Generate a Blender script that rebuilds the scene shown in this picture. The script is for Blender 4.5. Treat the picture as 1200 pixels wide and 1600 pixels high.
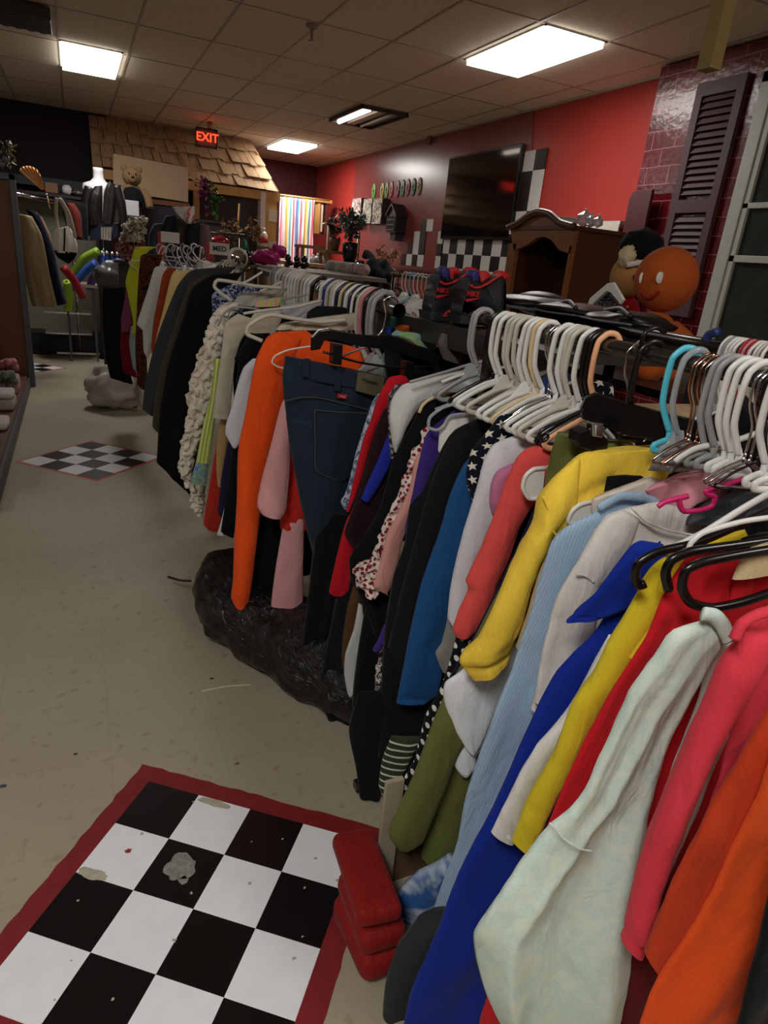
import bpy, bmesh, math, random
from mathutils import Vector, Matrix, noise
random.seed(7)
for o in list(bpy.data.objects): bpy.data.objects.remove(o)
S = bpy.context.scene
COL = S.collection

# ---------------------------------------------------------------- camera
FOC = 1016.683; CAMH = 1.65
FW = Vector((0.40715257, 0.8407223, -0.35694929))
RT = Vector((0.91091593, -0.40234144, 0.09139767))
UP = Vector((0.06677544, 0.36236359, 0.92964169))
cd = bpy.data.cameras.new('camera'); cam = bpy.data.objects.new('camera', cd); COL.objects.link(cam)
cd.sensor_fit = 'HORIZONTAL'; cd.sensor_width = 36; cd.lens = FOC / 1200 * 36; cd.clip_start = .02; cd.clip_end = 60
M4 = Matrix.Identity(4)
for i in range(3):
    M4[i][0] = RT[i]; M4[i][1] = UP[i]; M4[i][2] = -FW[i]
M4[0][3] = 0; M4[1][3] = 0; M4[2][3] = CAMH
cam.matrix_world = M4
S.camera = cam
# ---------------------------------------------------------------- world, exposure
S.view_settings.view_transform = 'Standard'; S.view_settings.look = 'None'
S.view_settings.gamma = 1; S.view_settings.use_curve_mapping = False
S.view_settings.exposure = 0.0
W = bpy.data.worlds.new('world'); S.world = W; W.use_nodes = True
W.node_tree.nodes['Background'].inputs[0].default_value = (.02, .02, .025, 1)
W.node_tree.nodes['Background'].inputs[1].default_value = 1

def area(name, loc, sx, sy, power, col):
    l = bpy.data.lights.new(name, 'AREA'); l.shape = 'RECTANGLE'; l.size = sx; l.size_y = sy; l.energy = power; l.color = col
    o = bpy.data.objects.new(name, l); COL.objects.link(o); o.location = loc
    return o
CEIL = 3.45
# light of the recessed fixtures (each lamp sits just under its own diffuser)
LAMPS = [  # x0, y0, strength in W, kind
    (3.375, 5.0, 22, 'bright recessed ceiling light above the red wall, nearest of the lit fixtures'),
    (3.375, 12.25, 58, 'bright recessed ceiling light near the far red corner'),
    (0.0, 8.6, 34, 'square-looking recessed ceiling light over the far left aisle'),
    (-1.33, -1.15, 60, None), (-3.33, 2.54, 10, None), (1.33, -2.38, 36, None),
]
for x0, y0, p, lb in LAMPS:
    area('fixture_light', (x0 + .3, y0 + .6, CEIL - .055), .56, 1.16, p, (1, .98, .95))

# ---------------------------------------------------------------- projection helpers
def ray(x, y): return FW * FOC + RT * (x - 600) - UP * (y - 800)
C0 = Vector((0, 0, CAMH))
def atX(x, y, X): d = ray(x, y); return C0 + d * (X / d.x)
def atY(x, y, Y): d = ray(x, y); return C0 + d * (Y / d.y)
def atZ(x, y, Z): d = ray(x, y); return C0 + d * ((Z - CAMH) / d.z)
def atP(x, y, Y0, k, Xr=1.0):      # plane Y = Y0 + k*(Xr - X)
    d = ray(x, y); t = (Y0 + k * Xr) / (d.y + k * d.x); return C0 + d * t

# ---------------------------------------------------------------- colour and materials
def lin(c):
    f = lambda v: v / 12.92 if v <= .04045 else ((v + .055) / 1.055) ** 2.4
    return (f(c[0] / 255), f(c[1] / 255), f(c[2] / 255), 1)
MATS = {}
def newmat(name):
    m = bpy.data.materials.new(name); m.use_nodes = True
    return m, m.node_tree.nodes, m.node_tree.links, m.node_tree.nodes['Principled BSDF']
def bump(N, L, b, scale, strength, dist=.002, coord='Object', detail=4):
    tc = N.new('ShaderNodeTexCoord'); n = N.new('ShaderNodeTexNoise'); n.inputs['Scale'].default_value = scale; n.inputs['Detail'].default_value = detail
    L.new(tc.outputs[coord], n.inputs['Vector'])
    bp = N.new('ShaderNodeBump'); bp.inputs['Strength'].default_value = strength; bp.inputs['Distance'].default_value = dist
    L.new(n.outputs[0], bp.inputs['Height']); L.new(bp.outputs[0], b.inputs['Normal'])
    return n, bp
def mixc(N, L, fac, c1, c2, to):
    mx = N.new('ShaderNodeMix'); mx.data_type = 'RGBA'
    if fac is not None: L.new(fac, mx.inputs[0])
    for v, i in ((c1, 6), (c2, 7)):
        if isinstance(v, tuple): mx.inputs[i].default_value = v
        else: L.new(v, mx.inputs[i])
    if to is not None: L.new(mx.outputs[2], to)
    return mx.outputs[2]
def plain(name, c, rough=.5, metal=0, coat=0, trans=0, nb=True, spec=.5, var=.12, nscale=30):
    if name in MATS: return MATS[name]
    m, N, L, b = newmat(name)
    col = lin(c); b.inputs['Roughness'].default_value = rough; b.inputs['Metallic'].default_value = metal
    b.inputs['Coat Weight'].default_value = coat; b.inputs['Specular IOR Level'].default_value = spec
    if trans: b.inputs['Transmission Weight'].default_value = trans; b.inputs['IOR'].default_value = 1.3
    n, bp = bump(N, L, b, nscale, .12 if nb else .02)
    dark = tuple(v * (1 - var) for v in col[:3]) + (1,)
    lite = tuple(min(1, v * (1 + var)) for v in col[:3]) + (1,)
    mixc(N, L, n.outputs[0], dark, lite, b.inputs['Base Color'])
    MATS[name] = m; return m
def cloth(name, c, c2=None, pat=None, scale=1.0, rough=.92, sheen=.05):
    if name in MATS: return MATS[name]
    m, N, L, b = newmat(name)
    b.inputs['Roughness'].default_value = rough; b.inputs['Sheen Weight'].default_value = sheen; b.inputs['Specular IOR Level'].default_value = .2
    tc = N.new('ShaderNodeTexCoord')
    big = N.new('ShaderNodeTexNoise'); big.inputs['Scale'].default_value = 13; big.inputs['Detail'].default_value = 4; big.inputs['Distortion'].default_value = .9
    mp = N.new('ShaderNodeMapping'); mp.inputs['Scale'].default_value = (1, 1, .38); L.new(tc.outputs['Object'], mp.inputs[0])
    fine = N.new('ShaderNodeTexNoise'); fine.inputs['Scale'].default_value = 260; fine.inputs['Detail'].default_value = 1
    L.new(mp.outputs[0], big.inputs['Vector']); L.new(tc.outputs['Object'], fine.inputs['Vector'])
    b1 = N.new('ShaderNodeBump'); b1.inputs['Strength'].default_value = .6; b1.inputs['Distance'].default_value = .022
    b2 = N.new('ShaderNodeBump'); b2.inputs['Strength'].default_value = .25; b2.inputs['Distance'].default_value = .001
    L.new(big.outputs[0], b1.inputs['Height']); L.new(fine.outputs[0], b2.inputs['Height']); L.new(b1.outputs[0], b2.inputs['Normal']); L.new(b2.outputs[0], b.inputs['Normal'])
    a = lin(c); d = tuple(v * .84 for v in a[:3]) + (1,)
    base = mixc(N, L, fine.outputs[0], d, tuple(min(1, v * 1.1) for v in a[:3]) + (1,), None)
    if pat is None: L.new(base, b.inputs['Base Color'])
    else:
        u = tc.outputs['UV']; e = lin(c2)
        def math_(op, x, y=None, clamp=False):
            q = N.new('ShaderNodeMath'); q.operation = op; q.use_clamp = clamp
            for v, i in ((x, 0), (y, 1)):
                if v is None: continue
                if isinstance(v, (int, float)): q.inputs[i].default_value = v
                else: L.new(v, q.inputs[i])
            return q.outputs[0]
        if pat in ('star', 'dot'):
            sp = N.new('ShaderNodeSeparateXYZ'); L.new(u, sp.inputs[0])
            gx = math_('MULTIPLY', sp.outputs[0], scale); gy = math_('MULTIPLY', sp.outputs[1], scale)
            row = math_('FLOOR', gy); off = math_('MULTIPLY', math_('MODULO', row, 2), .5)
            gx = math_('ADD', gx, off)
            px_ = math_('SUBTRACT', math_('FRACT', gx), .5); py_ = math_('SUBTRACT', math_('FRACT', gy), .5)
            r = math_('SQRT', math_('ADD', math_('MULTIPLY', px_, px_), math_('MULTIPLY', py_, py_)))
            if pat == 'dot': fac = math_('LESS_THAN', r, .27)
            else:
                th = math_('ARCTAN2', px_, py_); th = math_('ADD', th, 2 * math.pi)
                a_ = math_('SUBTRACT', math_('MODULO', th, 2 * math.pi / 5), math.pi / 5); a_ = math_('ABSOLUTE', a_)
                # outer point at a_=pi/5, inner at 0
                R1, R0 = .40, .17
                P1 = (R1 * math.cos(math.pi / 5), R1 * math.sin(math.pi / 5)); P0 = (R0, 0)
                nx, ny = (P1[1] - P0[1]), -(P1[0] - P0[0]); c_ = nx * P0[0] + ny * P0[1]
                f = math_('ADD', math_('MULTIPLY', math_('MULTIPLY', r, math_('COSINE', a_)), nx), math_('MULTIPLY', math_('MULTIPLY', r, math_('SINE', a_)), ny))
                fac = math_('LESS_THAN', f, c_)
        elif pat == 'stripe':
            sp = N.new('ShaderNodeSeparateXYZ'); L.new(u, sp.inputs[0])
            fac = math_('GREATER_THAN', math_('FRACT', math_('MULTIPLY', sp.outputs[0], scale)), .6)
        elif pat == 'hstripe':
            sp = N.new('ShaderNodeSeparateXYZ'); L.new(u, sp.inputs[0])
            fac = math_('GREATER_THAN', math_('FRACT', math_('MULTIPLY', sp.outputs[1], scale)), .75)
        elif pat == 'spots':
            v = N.new('ShaderNodeTexVoronoi'); v.inputs['Scale'].default_value = scale; L.new(tc.outputs['Object'], v.inputs['Vector'])
            fac = math_('LESS_THAN', v.outputs['Distance'], .42)
        else:
            n = N.new('ShaderNodeTexNoise'); n.inputs['Scale'].default_value = scale; n.inputs['Detail'].default_value = 2; n.inputs['Distortion'].default_value = 1.5
            L.new(tc.outputs['Object'], n.inputs['Vector'])
            rp = N.new('ShaderNodeValToRGB'); rp.color_ramp.elements[0].position = .45; rp.color_ramp.elements[1].position = .58; L.new(n.outputs[0], rp.inputs[0]); fac = rp.outputs[0]
        mixc(N, L, fac, base, e, b.inputs['Base Color'])
    MATS[name] = m; return m
def emit(name, c, s):
    if name in MATS: return MATS[name]
    m, N, L, b = newmat(name)
    b.inputs['Base Color'].default_value = lin(c); b.inputs['Emission Color'].default_value = lin(c); b.inputs['Emission Strength'].default_value = s
    MATS[name] = m; return m

# ---------------------------------------------------------------- object helpers
def finish(bm, name, mat, parent=None, smooth=True, label=None):
    me = bpy.data.meshes.new(name)
    bmesh.ops.recalc_face_normals(bm, faces=bm.faces)
    vs = [v.co for v in bm.verts]
    lo = Vector((min(v.x for v in vs), min(v.y for v in vs), min(v.z for v in vs))); hi = Vector((max(v.x for v in vs), max(v.y for v in vs), max(v.z for v in vs)))
    org = Vector(((lo.x + hi.x) / 2, (lo.y + hi.y) / 2, lo.z))
    for v in bm.verts: v.co -= org
    bm.to_mesh(me); bm.free()
    for p in me.polygons: p.use_smooth = smooth
    mats = mat if isinstance(mat, (list, tuple)) else [mat]
    for q in mats: me.materials.append(q)
    o = bpy.data.objects.new(name, me); COL.objects.link(o)
    o.location = org
    if parent is not None:
        o.parent = parent
        off = parent.location.copy(); pp = parent.parent
        while pp is not None: off += pp.location; pp = pp.parent
        o.location = org - off
    if label: o['label'] = label
    return o
def tag(o, label=None, cat=None, group=None, kind=None):
    if label: o['label'] = label
    if cat: o['category'] = cat
    if group: o['group'] = group
    if kind: o['kind'] = kind
    return o
def thing(name, loc, label, cat, group=None):
    e = bpy.data.objects.new(name, None); e.empty_display_size = .05; COL.objects.link(e); e.location = Vector(loc)
    return tag(e, label, cat, group)
def box(bm, x0, x1, y0, y1, z0, z1, bev=0):
    r = bmesh.ops.create_cube(bm, size=1)
    for v in r['verts']: v.co = Vector((x0 + (v.co.x + .5) * (x1 - x0), y0 + (v.co.y + .5) * (y1 - y0), z0 + (v.co.z + .5) * (z1 - z0)))
    if bev:
        es = list({e for v in r['verts'] for e in v.link_edges})
        bmesh.ops.bevel(bm, geom=es, offset=bev, segments=2, profile=.5, affect='EDGES')
def boxo(name, b, mat, parent=None, bev=0, label=None):
    bm = bmesh.new(); box(bm, *b, bev=bev); return finish(bm, name, mat, parent, smooth=False, label=label)
def catmull(P, n):
    if len(P) == 2: return [P[0].lerp(P[1], i / n) for i in range(n + 1)]
    Q = [P[0] * 2 - P[1]] + list(P) + [P[-1] * 2 - P[-2]]
    # uniform in arc length of control polygon
    ds = [0]
    for i in range(len(P) - 1): ds.append(ds[-1] + max(1e-6, (P[i + 1] - P[i]).length))
    out = []
    for j in range(n + 1):
        s = ds[-1] * j / n; i = 0
        while i < len(P) - 2 and ds[i + 1] < s: i += 1
        t = min(1, max(0, (s - ds[i]) / (ds[i + 1] - ds[i])))
        a, b, c, d = Q[i], Q[i + 1], Q[i + 2], Q[i + 3]
        t0 = (c - a) * .35; t1 = (d - b) * .35
        # clamp the tangents so uneven spacing does not overshoot
        L_ = (c - b).length
        if t0.length > L_: t0 = t0.normalized() * L_
        if t1.length > L_: t1 = t1.normalized() * L_
        h00 = 2 * t ** 3 - 3 * t * t + 1; h10 = t ** 3 - 2 * t * t + t; h01 = -2 * t ** 3 + 3 * t * t; h11 = t ** 3 - t * t
        out.append(b * h00 + t0 * h10 + c * h01 + t1 * h11)
    return out
def tube(bm, P, r, n=None, seg=8, ends=True, smooth=True, flat=1.0):
    P = [Vector(p) for p in P]
    pts = catmull(P, n or max(2, 6 * (len(P) - 1))) if smooth and len(P) > 2 else P
    rs = r if isinstance(r, (list, tuple)) else None
    rings = []; up = None
    for i, p in enumerate(pts):
        t = (pts[min(i + 1, len(pts) - 1)] - pts[max(i - 1, 0)])
        if t.length < 1e-9: t = Vector((0, 0, 1))
        t.normalize()
        if up is None:
            up = Vector((0, 1, 0)) if abs(t.y) < .9 else Vector((1, 0, 0))
        a = (up - t * up.dot(t)); a.normalize(); b = t.cross(a); up = a
        if rs:
            f = i / max(1, len(pts) - 1) * (len(rs) - 1); q = min(int(f), len(rs) - 2); rr = rs[q] + (rs[q + 1] - rs[q]) * (f - q)
        else: rr = r
        rings.append([bm.verts.new(p + a * (math.cos(2 * math.pi * k / seg) * rr * flat) + b * (math.sin(2 * math.pi * k / seg) * rr)) for k in range(seg)])
    for i in range(len(rings) - 1):
        for k in range(seg):
            bm.faces.new((rings[i][k], rings[i][(k + 1) % seg], rings[i + 1][(k + 1) % seg], rings[i + 1][k]))
    if ends:
        bm.faces.new(rings[0]); bm.faces.new(rings[-1])
def tubeo(name, P, r, mat, parent=None, **kw):
    lb = kw.pop('label', None)
    bm = bmesh.new(); tube(bm, P, r, **kw); return finish(bm, name, mat, parent, label=lb)
def prism(bm, pts, off, bev=0):
    """closed outline of 3D points pushed along the vector off"""
    a = [bm.verts.new(p) for p in pts]; b = [bm.verts.new(p + off) for p in pts]
    fs = [bm.faces.new(a), bm.faces.new(b[::-1])]
    for i in range(len(a)):
        j = (i + 1) % len(a); fs.append(bm.faces.new((a[i], b[i], b[j], a[j])))
    if bev:
        es = [e for e in fs[0].edges] + [e for e in fs[1].edges]
        bmesh.ops.bevel(bm, geom=es, offset=bev, segments=3, profile=.5, affect='EDGES')
def slab(name, px, Y, thick, mat, parent=None, bev=0, k=0, smooth=False, rnd=0, label=None):
    P = [atP(x, y, Y, k) for x, y in px]
    if rnd:
        Q = catmull(P + [P[0]], rnd * len(P)); P = Q[:-1]
    n = Vector((k, 1, 0)).normalized()
    bm = bmesh.new(); prism(bm, P, n * thick, bev); return finish(bm, name, mat, parent, smooth=smooth, label=label)
def ball(bm, c, r, seg=20, sx=1, sy=1, sz=1, nz=0, ns=3, seed=0, rot=None):
    q = bmesh.ops.create_uvsphere(bm, u_segments=seg, v_segments=max(6, seg // 2 + 2), radius=1)
    for v in q['verts']:
        p = v.co.copy()
        if nz: p *= 1 + nz * noise.noise(p * ns + Vector((seed, seed * 1.3, 0)))
        p = Vector((p.x * sx, p.y * sy, p.z * sz)) * r
        if rot: p = rot @ p
        v.co = p + Vector(c)
def ballo(name, c, r, mat, parent=None, **kw):
    lb = kw.pop('label', None)
    bm = bmesh.new(); ball(bm, c, r, **kw); return finish(bm, name, mat, parent, label=lb)
def lathe(name, c, prof, mat, parent=None, seg=20, label=None):
    bm = bmesh.new(); rings = []
    for r, z in prof:
        rings.append([bm.verts.new(Vector(c) + Vector((math.cos(2 * math.pi * k / seg) * r, math.sin(2 * math.pi * k / seg) * r, z))) for k in range(seg)])
    for i in range(len(rings) - 1):
        for k in range(seg): bm.faces.new((rings[i][k], rings[i][(k + 1) % seg], rings[i + 1][(k + 1) % seg], rings[i + 1][k]))
    bm.faces.new(rings[0]); bm.faces.new(rings[-1])
    return finish(bm, name, mat, parent, label=label)
def text(name, s, size, mat, loc, xdir, ydir, parent=None, depth=.001, bold=.0):
    c = bpy.data.curves.new('lettering', 'FONT'); c.body = s; c.size = size; c.extrude = depth; c.align_x = 'CENTER'; c.align_y = 'CENTER'; c.offset = bold
    t = bpy.data.objects.new('lettering', c); COL.objects.link(t)
    me = bpy.data.meshes.new_from_object(t); bpy.data.objects.remove(t); bpy.data.curves.remove(c)
    xd = Vector(xdir).normalized(); yd = Vector(ydir); yd = (yd - xd * yd.dot(xd)).normalized(); zd = xd.cross(yd)
    R_ = Matrix((xd, yd, zd)).transposed()
    bm = bmesh.new(); bm.from_mesh(me); bpy.data.meshes.remove(me)
    for v in bm.verts: v.co = R_ @ v.co + Vector(loc)
    return finish(bm, name, mat, parent, smooth=False)

# ---------------------------------------------------------------- garment sheet
def sheet(L, Rr, d=.014, folds=(), seed=0, n=44, m=26, wr=.004, dtop=.25, puff=0, hem=.0, nrm=None, ruf=0, gather=1.0):
    """a hanging double layer of cloth between two edge curves L and Rr (3D points, top to bottom)"""
    A = catmull(L, n); B = catmull(Rr, n)
    bm = bmesh.new(); uvl = bm.loops.layers.uv.new('UVMap')
    rings = []; uvs = {}
    v0 = 0; prev = None
    mb = 10
    Wm = sum((B[i] - A[i]).length for i in range(n + 1)) / (n + 1)
    if not seed: seed = random.random() * 40
    for i in range(n + 1):
        t = i / n; a, b = A[i], B[i]; w = (b - a); wid = max(.004, w.length)
        mid = (a + b) / 2
        if prev is not None: v0 += (mid - prev).length
        prev = mid
        dd = d * (dtop + (1 - dtop) * min(1, t / .12) ** .6) * min(1, wid / (2.2 * d) + .15)
        if hem and t > 1 - hem: dd *= .82
        if hem and abs(t - (1 - hem)) < .6 / n: dd *= .72
        ring = []
        ss = [-math.cos(math.pi * (j / (m - 1))) * .5 + (2 * j / (m - 1) - 1) * .5 for j in range(m)]
        sb = [1 - 2 * (j + 1) / (mb + 1) for j in range(mb)]
        for s, sd in [(s, 1) for s in ss] + [(s, -1) for s in sb]:
            p = a.lerp(b, (s + 1) / 2)
            off = 0
            for amp, fr, ph in folds:
                xq = s * Wm * .5 * fr * 2.3
                nz_ = noise.noise(Vector((xq + ph * 7 + t * .5, v0 * 1.5 + ph, ph * 5 + seed * .37)))
                rg = 1 - 2.6 * abs(noise.noise(Vector((xq * 1.1 - ph * 3 + t * .8, v0 * 1.1, ph * 2 + 11 + seed * .37))))
                off += amp * (1.7 * nz_ + .45 * rg) * (t ** .6) * min(1, wid / .16)
            off += wr * noise.noise(Vector((p.x * 14 + seed, p.y * 6, p.z * 5 + seed * 2))) * 2
            off += wr * .6 * noise.noise(Vector((p.x * 30 + p.z * 22, seed, p.z * 12)))
            if ruf: off += ruf * noise.noise(Vector((p.x * 45, seed, p.z * 60))) * 2
            th = dd * (max(0, 1 - s * s)) ** .45 * (1 + puff * (1 - s * s))
            q = p - nrm * (off + sd * th)
            if ruf: q += Vector((noise.noise(p * 50) * ruf, 0, noise.noise(p * 50 + Vector((9, 9, 9))) * ruf))
            v = bm.verts.new(q); ring.append(v); uvs[v] = (s * wid / 2, v0)
        rings.append(ring)
    K = len(rings[0])
    for i in range(n):
        for k in range(K):
            k2 = (k + 1) % K
            bm.faces.new((rings[i][k], rings[i][k2], rings[i + 1][k2], rings[i + 1][k]))
    bm.faces.new(rings[0])
    cen = sum((v.co for v in rings[-1]), Vector()) / K
    upv = (A[-3] + B[-3]) / 2 - (A[-1] + B[-1]) / 2
    if upv.length > 1e-6: upv.normalize()
    lip = []; ins = []
    for v in rings[-1]:
        w1 = bm.verts.new(v.co + upv * .0004); w2 = bm.verts.new(cen + (v.co - cen) * .9 + upv * .018)
        lip.append(w1); ins.append(w2); uvs[w1] = uvs[v]; uvs[w2] = uvs[v]
    lip2 = [bm.verts.new(cen + (v.co - cen) * .93 + upv * .001) for v in rings[-1]]
    for v, q in zip(rings[-1], lip2): uvs[q] = uvs[v]
    for k in range(K):
        k2 = (k + 1) % K
        bm.faces.new((lip[k], lip[k2], lip2[k2], lip2[k])); bm.faces.new((lip2[k], lip2[k2], ins[k2], ins[k]))
    bm.faces.new(ins)
    for f in bm.faces:
        for lp in f.loops: lp[uvl].uv = uvs[lp.vert]
    return bm
def px_sheet(Lp, Rp, Y0, k=.3, Xr=1.0, wb=None, **kw):
    """Lp / Rp: image points; None in Rp tail -> hem width wb metres from the last left point"""
    L = [atP(x, y, Y0, k, Xr) for x, y in Lp]
    R_ = [atP(x, y, Y0, k, Xr) for x, y in Rp]
    if wb is not None:
        dirx = Vector((1, -k, 0)).normalized()
        R_.append(L[-1] + dirx * wb + Vector((0, 0, -.01)))
    return sheet(L, R_, nrm=Vector((k, 1, 0)).normalized(), **kw)
def garment(name, label, cat, mat, Y0, parts, k=.3, Xr=1.0, group=None):
    """parts: list of (part name, left px, right px, kwargs); one part -> a single mesh"""
    if len(parts) == 1:
        pn, L, R_, kw = parts[0]; kw = dict(kw); dy = kw.pop('dy', 0); mt = kw.pop('mat', mat)
        o = finish(px_sheet(L, R_, Y0 + dy, k, Xr, **kw), name, mt)
        return tag(o, label, cat, group)
    base = atP(*parts[0][1][-1], Y0, k, Xr)
    e = thing(name, base, label, cat, group)
    for pn, L, R_, kw in parts:
        kw = dict(kw); dy = kw.pop('dy', 0); mt = kw.pop('mat', mat)
        if pn == 'TUBE':
            tubeo(kw['nm'], [atP(x, y, Y0 + dy, k, Xr) for x, y in L], kw['r'], mt, e, flat=kw.get('flat', 1))
        else: finish(px_sheet(L, R_, Y0 + dy, k, Xr, **kw), pn, mt, e)
    return e

# ================================================================ SETTING
def floor_mat():
    m, N, L, b = newmat('painted_concrete')
    g = N.new('ShaderNodeNewGeometry')
    n1 = N.new('ShaderNodeTexNoise'); n1.inputs['Scale'].default_value = 1.6; n1.inputs['Detail'].default_value = 6
    n2 = N.new('ShaderNodeTexNoise'); n2.inputs['Scale'].default_value = 22; n2.inputs['Detail'].default_value = 5
    n3 = N.new('ShaderNodeTexVoronoi'); n3.inputs['Scale'].default_value = 5; n3.inputs['Randomness'].default_value = 1
    for n in (n1, n2, n3): L.new(g.outputs['Position'], n.inputs['Vector'])
    c = mixc(N, L, n1.outputs[0], lin((150, 141, 120)), lin((170, 162, 140)), None)
    r = N.new('ShaderNodeValToRGB'); r.color_ramp.elements[0].position = .60; r.color_ramp.elements[1].position = .80; L.new(n2.outputs[0], r.inputs[0])
    c = mixc(N, L, r.outputs[0], c, lin((128, 116, 94)), None)
    r2 = N.new('ShaderNodeValToRGB'); r2.color_ramp.elements[0].position = .0; r2.color_ramp.elements[1].position = .012
    r2.color_ramp.elements[0].color = (1, 1, 1, 1); r2.color_ramp.elements[1].color = (0, 0, 0, 1); L.new(n3.outputs['Distance'], r2.inputs[0])
    c = mixc(N, L, r2.outputs[0], c, lin((120, 96, 72)), None)
    # faint tile joints under the paint
    bt = N.new('ShaderNodeTexBrick'); bt.offset = 0; bt.inputs['Scale'].default_value = 1; bt.inputs['Brick Width'].default_value = .36; bt.inputs['Row Height'].default_value = .36; bt.inputs['Mortar Size'].default_value = .002
    bt.inputs['Color1'].default_value = (0, 0, 0, 1); bt.inputs['Color2'].default_value = (0, 0, 0, 1); bt.inputs['Mortar'].default_value = (.22, .22, .22, 1)
    L.new(g.outputs['Position'], bt.inputs['Vector'])
    mixc(N, L, bt.outputs['Color'], c, lin((120, 112, 95)), b.inputs['Base Color'])
    b.inputs['Roughness'].default_value = .55; b.inputs['Specular IOR Level'].default_value = .35
    bp = N.new('ShaderNodeBump'); bp.inputs['Strength'].default_value = .25; bp.inputs['Distance'].default_value = .003; L.new(n2.outputs[0], bp.inputs['Height']); L.new(bp.outputs[0], b.inputs['Normal'])
    return m
def ceil_mat():
    m, N, L, b = newmat('ceiling_tile')
    g = N.new('ShaderNodeNewGeometry')
    n1 = N.new('ShaderNodeTexNoise'); n1.inputs['Scale'].default_value = .7; n1.inputs['Detail'].default_value = 3
    n2 = N.new('ShaderNodeTexNoise'); n2.inputs['Scale'].default_value = 90; n2.inputs['Detail'].default_value = 3
    for n in (n1, n2): L.new(g.outputs['Position'], n.inputs['Vector'])
    c = mixc(N, L, n1.outputs[0], lin((222, 206, 182)), lin((236, 224, 206)), None)
    r = N.new('ShaderNodeValToRGB'); r.color_ramp.elements[0].position = .3; r.color_ramp.elements[1].position = .45; L.new(n2.outputs[0], r.inputs[0])
    mixc(N, L, r.outputs[0], lin((190, 174, 150)), c, b.inputs['Base Color'])
    b.inputs['Roughness'].default_value = .95
    return m
def wall_mat(name, c, rough=.33):
    m, N, L, b = newmat(name)
    g = N.new('ShaderNodeNewGeometry')
    n1 = N.new('ShaderNodeTexNoise'); n1.inputs['Scale'].default_value = 1.1; n1.inputs['Detail'].default_value = 4
    n2 = N.new('ShaderNodeTexNoise'); n2.inputs['Scale'].default_value = 60
    for n in (n1, n2): L.new(g.outputs['Position'], n.inputs['Vector'])
    a = lin(c); mixc(N, L, n1.outputs[0], tuple(v * .85 for v in a[:3]) + (1,), tuple(min(1, v * 1.12) for v in a[:3]) + (1,), b.inputs['Base Color'])
    b.inputs['Roughness'].default_value = rough
    bp = N.new('ShaderNodeBump'); bp.inputs['Strength'].default_value = .12; bp.inputs['Distance'].default_value = .002; L.new(n2.outputs[0], bp.inputs['Height']); L.new(bp.outputs[0], b.inputs['Normal'])
    return m
RED = wall_mat('red_wall_paint', (180, 58, 50)); DRED = wall_mat('dark_red_wall_paint', (88, 18, 22), .5)
RED_SHEEN = wall_mat('red_wall_sheen_tone', (140, 66, 62), .28)  # red wall again, darker greyish sheen put into the colour
def struct(name, b, mat): return tag(boxo(name, b, mat), kind='structure')
struct('floor', (-4.2, 5.1, -3.6, 15.4, -.1, 0), floor_mat())
struct('ceiling', (-4.2, 5.1, -3.6, 15.4, CEIL, CEIL + .1), ceil_mat())
WX = 4.95
# right wall: all red paint; its dull reflected light is coloured in round the television
struct('wall_right', (WX, WX + .1, -3.6, 15.3, 0, CEIL), RED)
def quad_trim(name, pts, mat, off=Vector((.012, 0, 0))):
    bm = bmesh.new(); prism(bm, [Vector(p) for p in pts], off); return tag(finish(bm, name, mat, smooth=False), kind='structure')
quad_trim('trim_1', [(WX - .012, 6.6, 0), (WX - .012, 12.9, 0), (WX - .012, 12.9, CEIL), (WX - .012, 7.3, CEIL), (WX - .012, 7.25, 3.18)], RED_SHEEN)
struct('wall_back', (-4.2, 5.0, 15.2, 15.3, 0, CEIL), DRED)
struct('wall_left', (-4.2, -4.1, -3.6, 15.3, 0, CEIL), wall_mat('dark_left_paint', (70, 30, 32), .6))
struct('wall_front', (-4.2, 5.0, -3.6, -3.5, 0, CEIL), wall_mat('cream_front_paint', (180, 160, 140), .6))
struct('wall_end', (-4.1, .62, 13.0, 13.1, 0, CEIL), wall_mat('dark_end_paint', (24, 11, 14), .7))
# ceiling grid
tbar = plain('grid_bar', (176, 160, 142), .5)
bm = bmesh.new()
x = -.0 - .665 * 6
while x < WX: box(bm, x - .011, x + .011, -3.5, 15.2, CEIL - .006, CEIL + .01); x += .665
y = 5.0 - 1.23 * 6
while y < 15.2: box(bm, -4.1, WX, y - .009, y + .009, CEIL - .005, CEIL + .01); y += 1.23
tag(finish(bm, 'trim_2', tbar, smooth=False), kind='structure')
# slightly sagging edge tiles are left to the stained tile material; wall angle
struct('trim_3', (WX - .03, WX, -3.5, 15.2, CEIL - .02, CEIL), tbar)

# ---- lamps
white_em = emit('lamp_diffuser', (255, 250, 242), 6.0)
for x0, y0, p, lb in LAMPS:
    if lb is None: lb = None
    e = thing('ceiling_light', (x0 + .3, y0 + .6, CEIL - .03), lb or 'recessed ceiling light behind the photographer', 'ceiling light', 'recessed ceiling lights')
    bm = bmesh.new()
    for b in ((x0, x0 + .02, y0, y0 + 1.22), (x0 + .59, x0 + .61, y0, y0 + 1.22), (x0, x0 + .61, y0, y0 + .02), (x0, x0 + .61, y0 + 1.2, y0 + 1.22)): box(bm, *b, CEIL - .012, CEIL - .001)
    finish(bm, 'frame', plain('lamp_frame', (225, 222, 212), .4), e, smooth=False)
    boxo('diffuser', (x0 + .02, x0 + .59, y0 + .02, y0 + 1.2, CEIL - .05, CEIL - .008), white_em, e)
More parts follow.
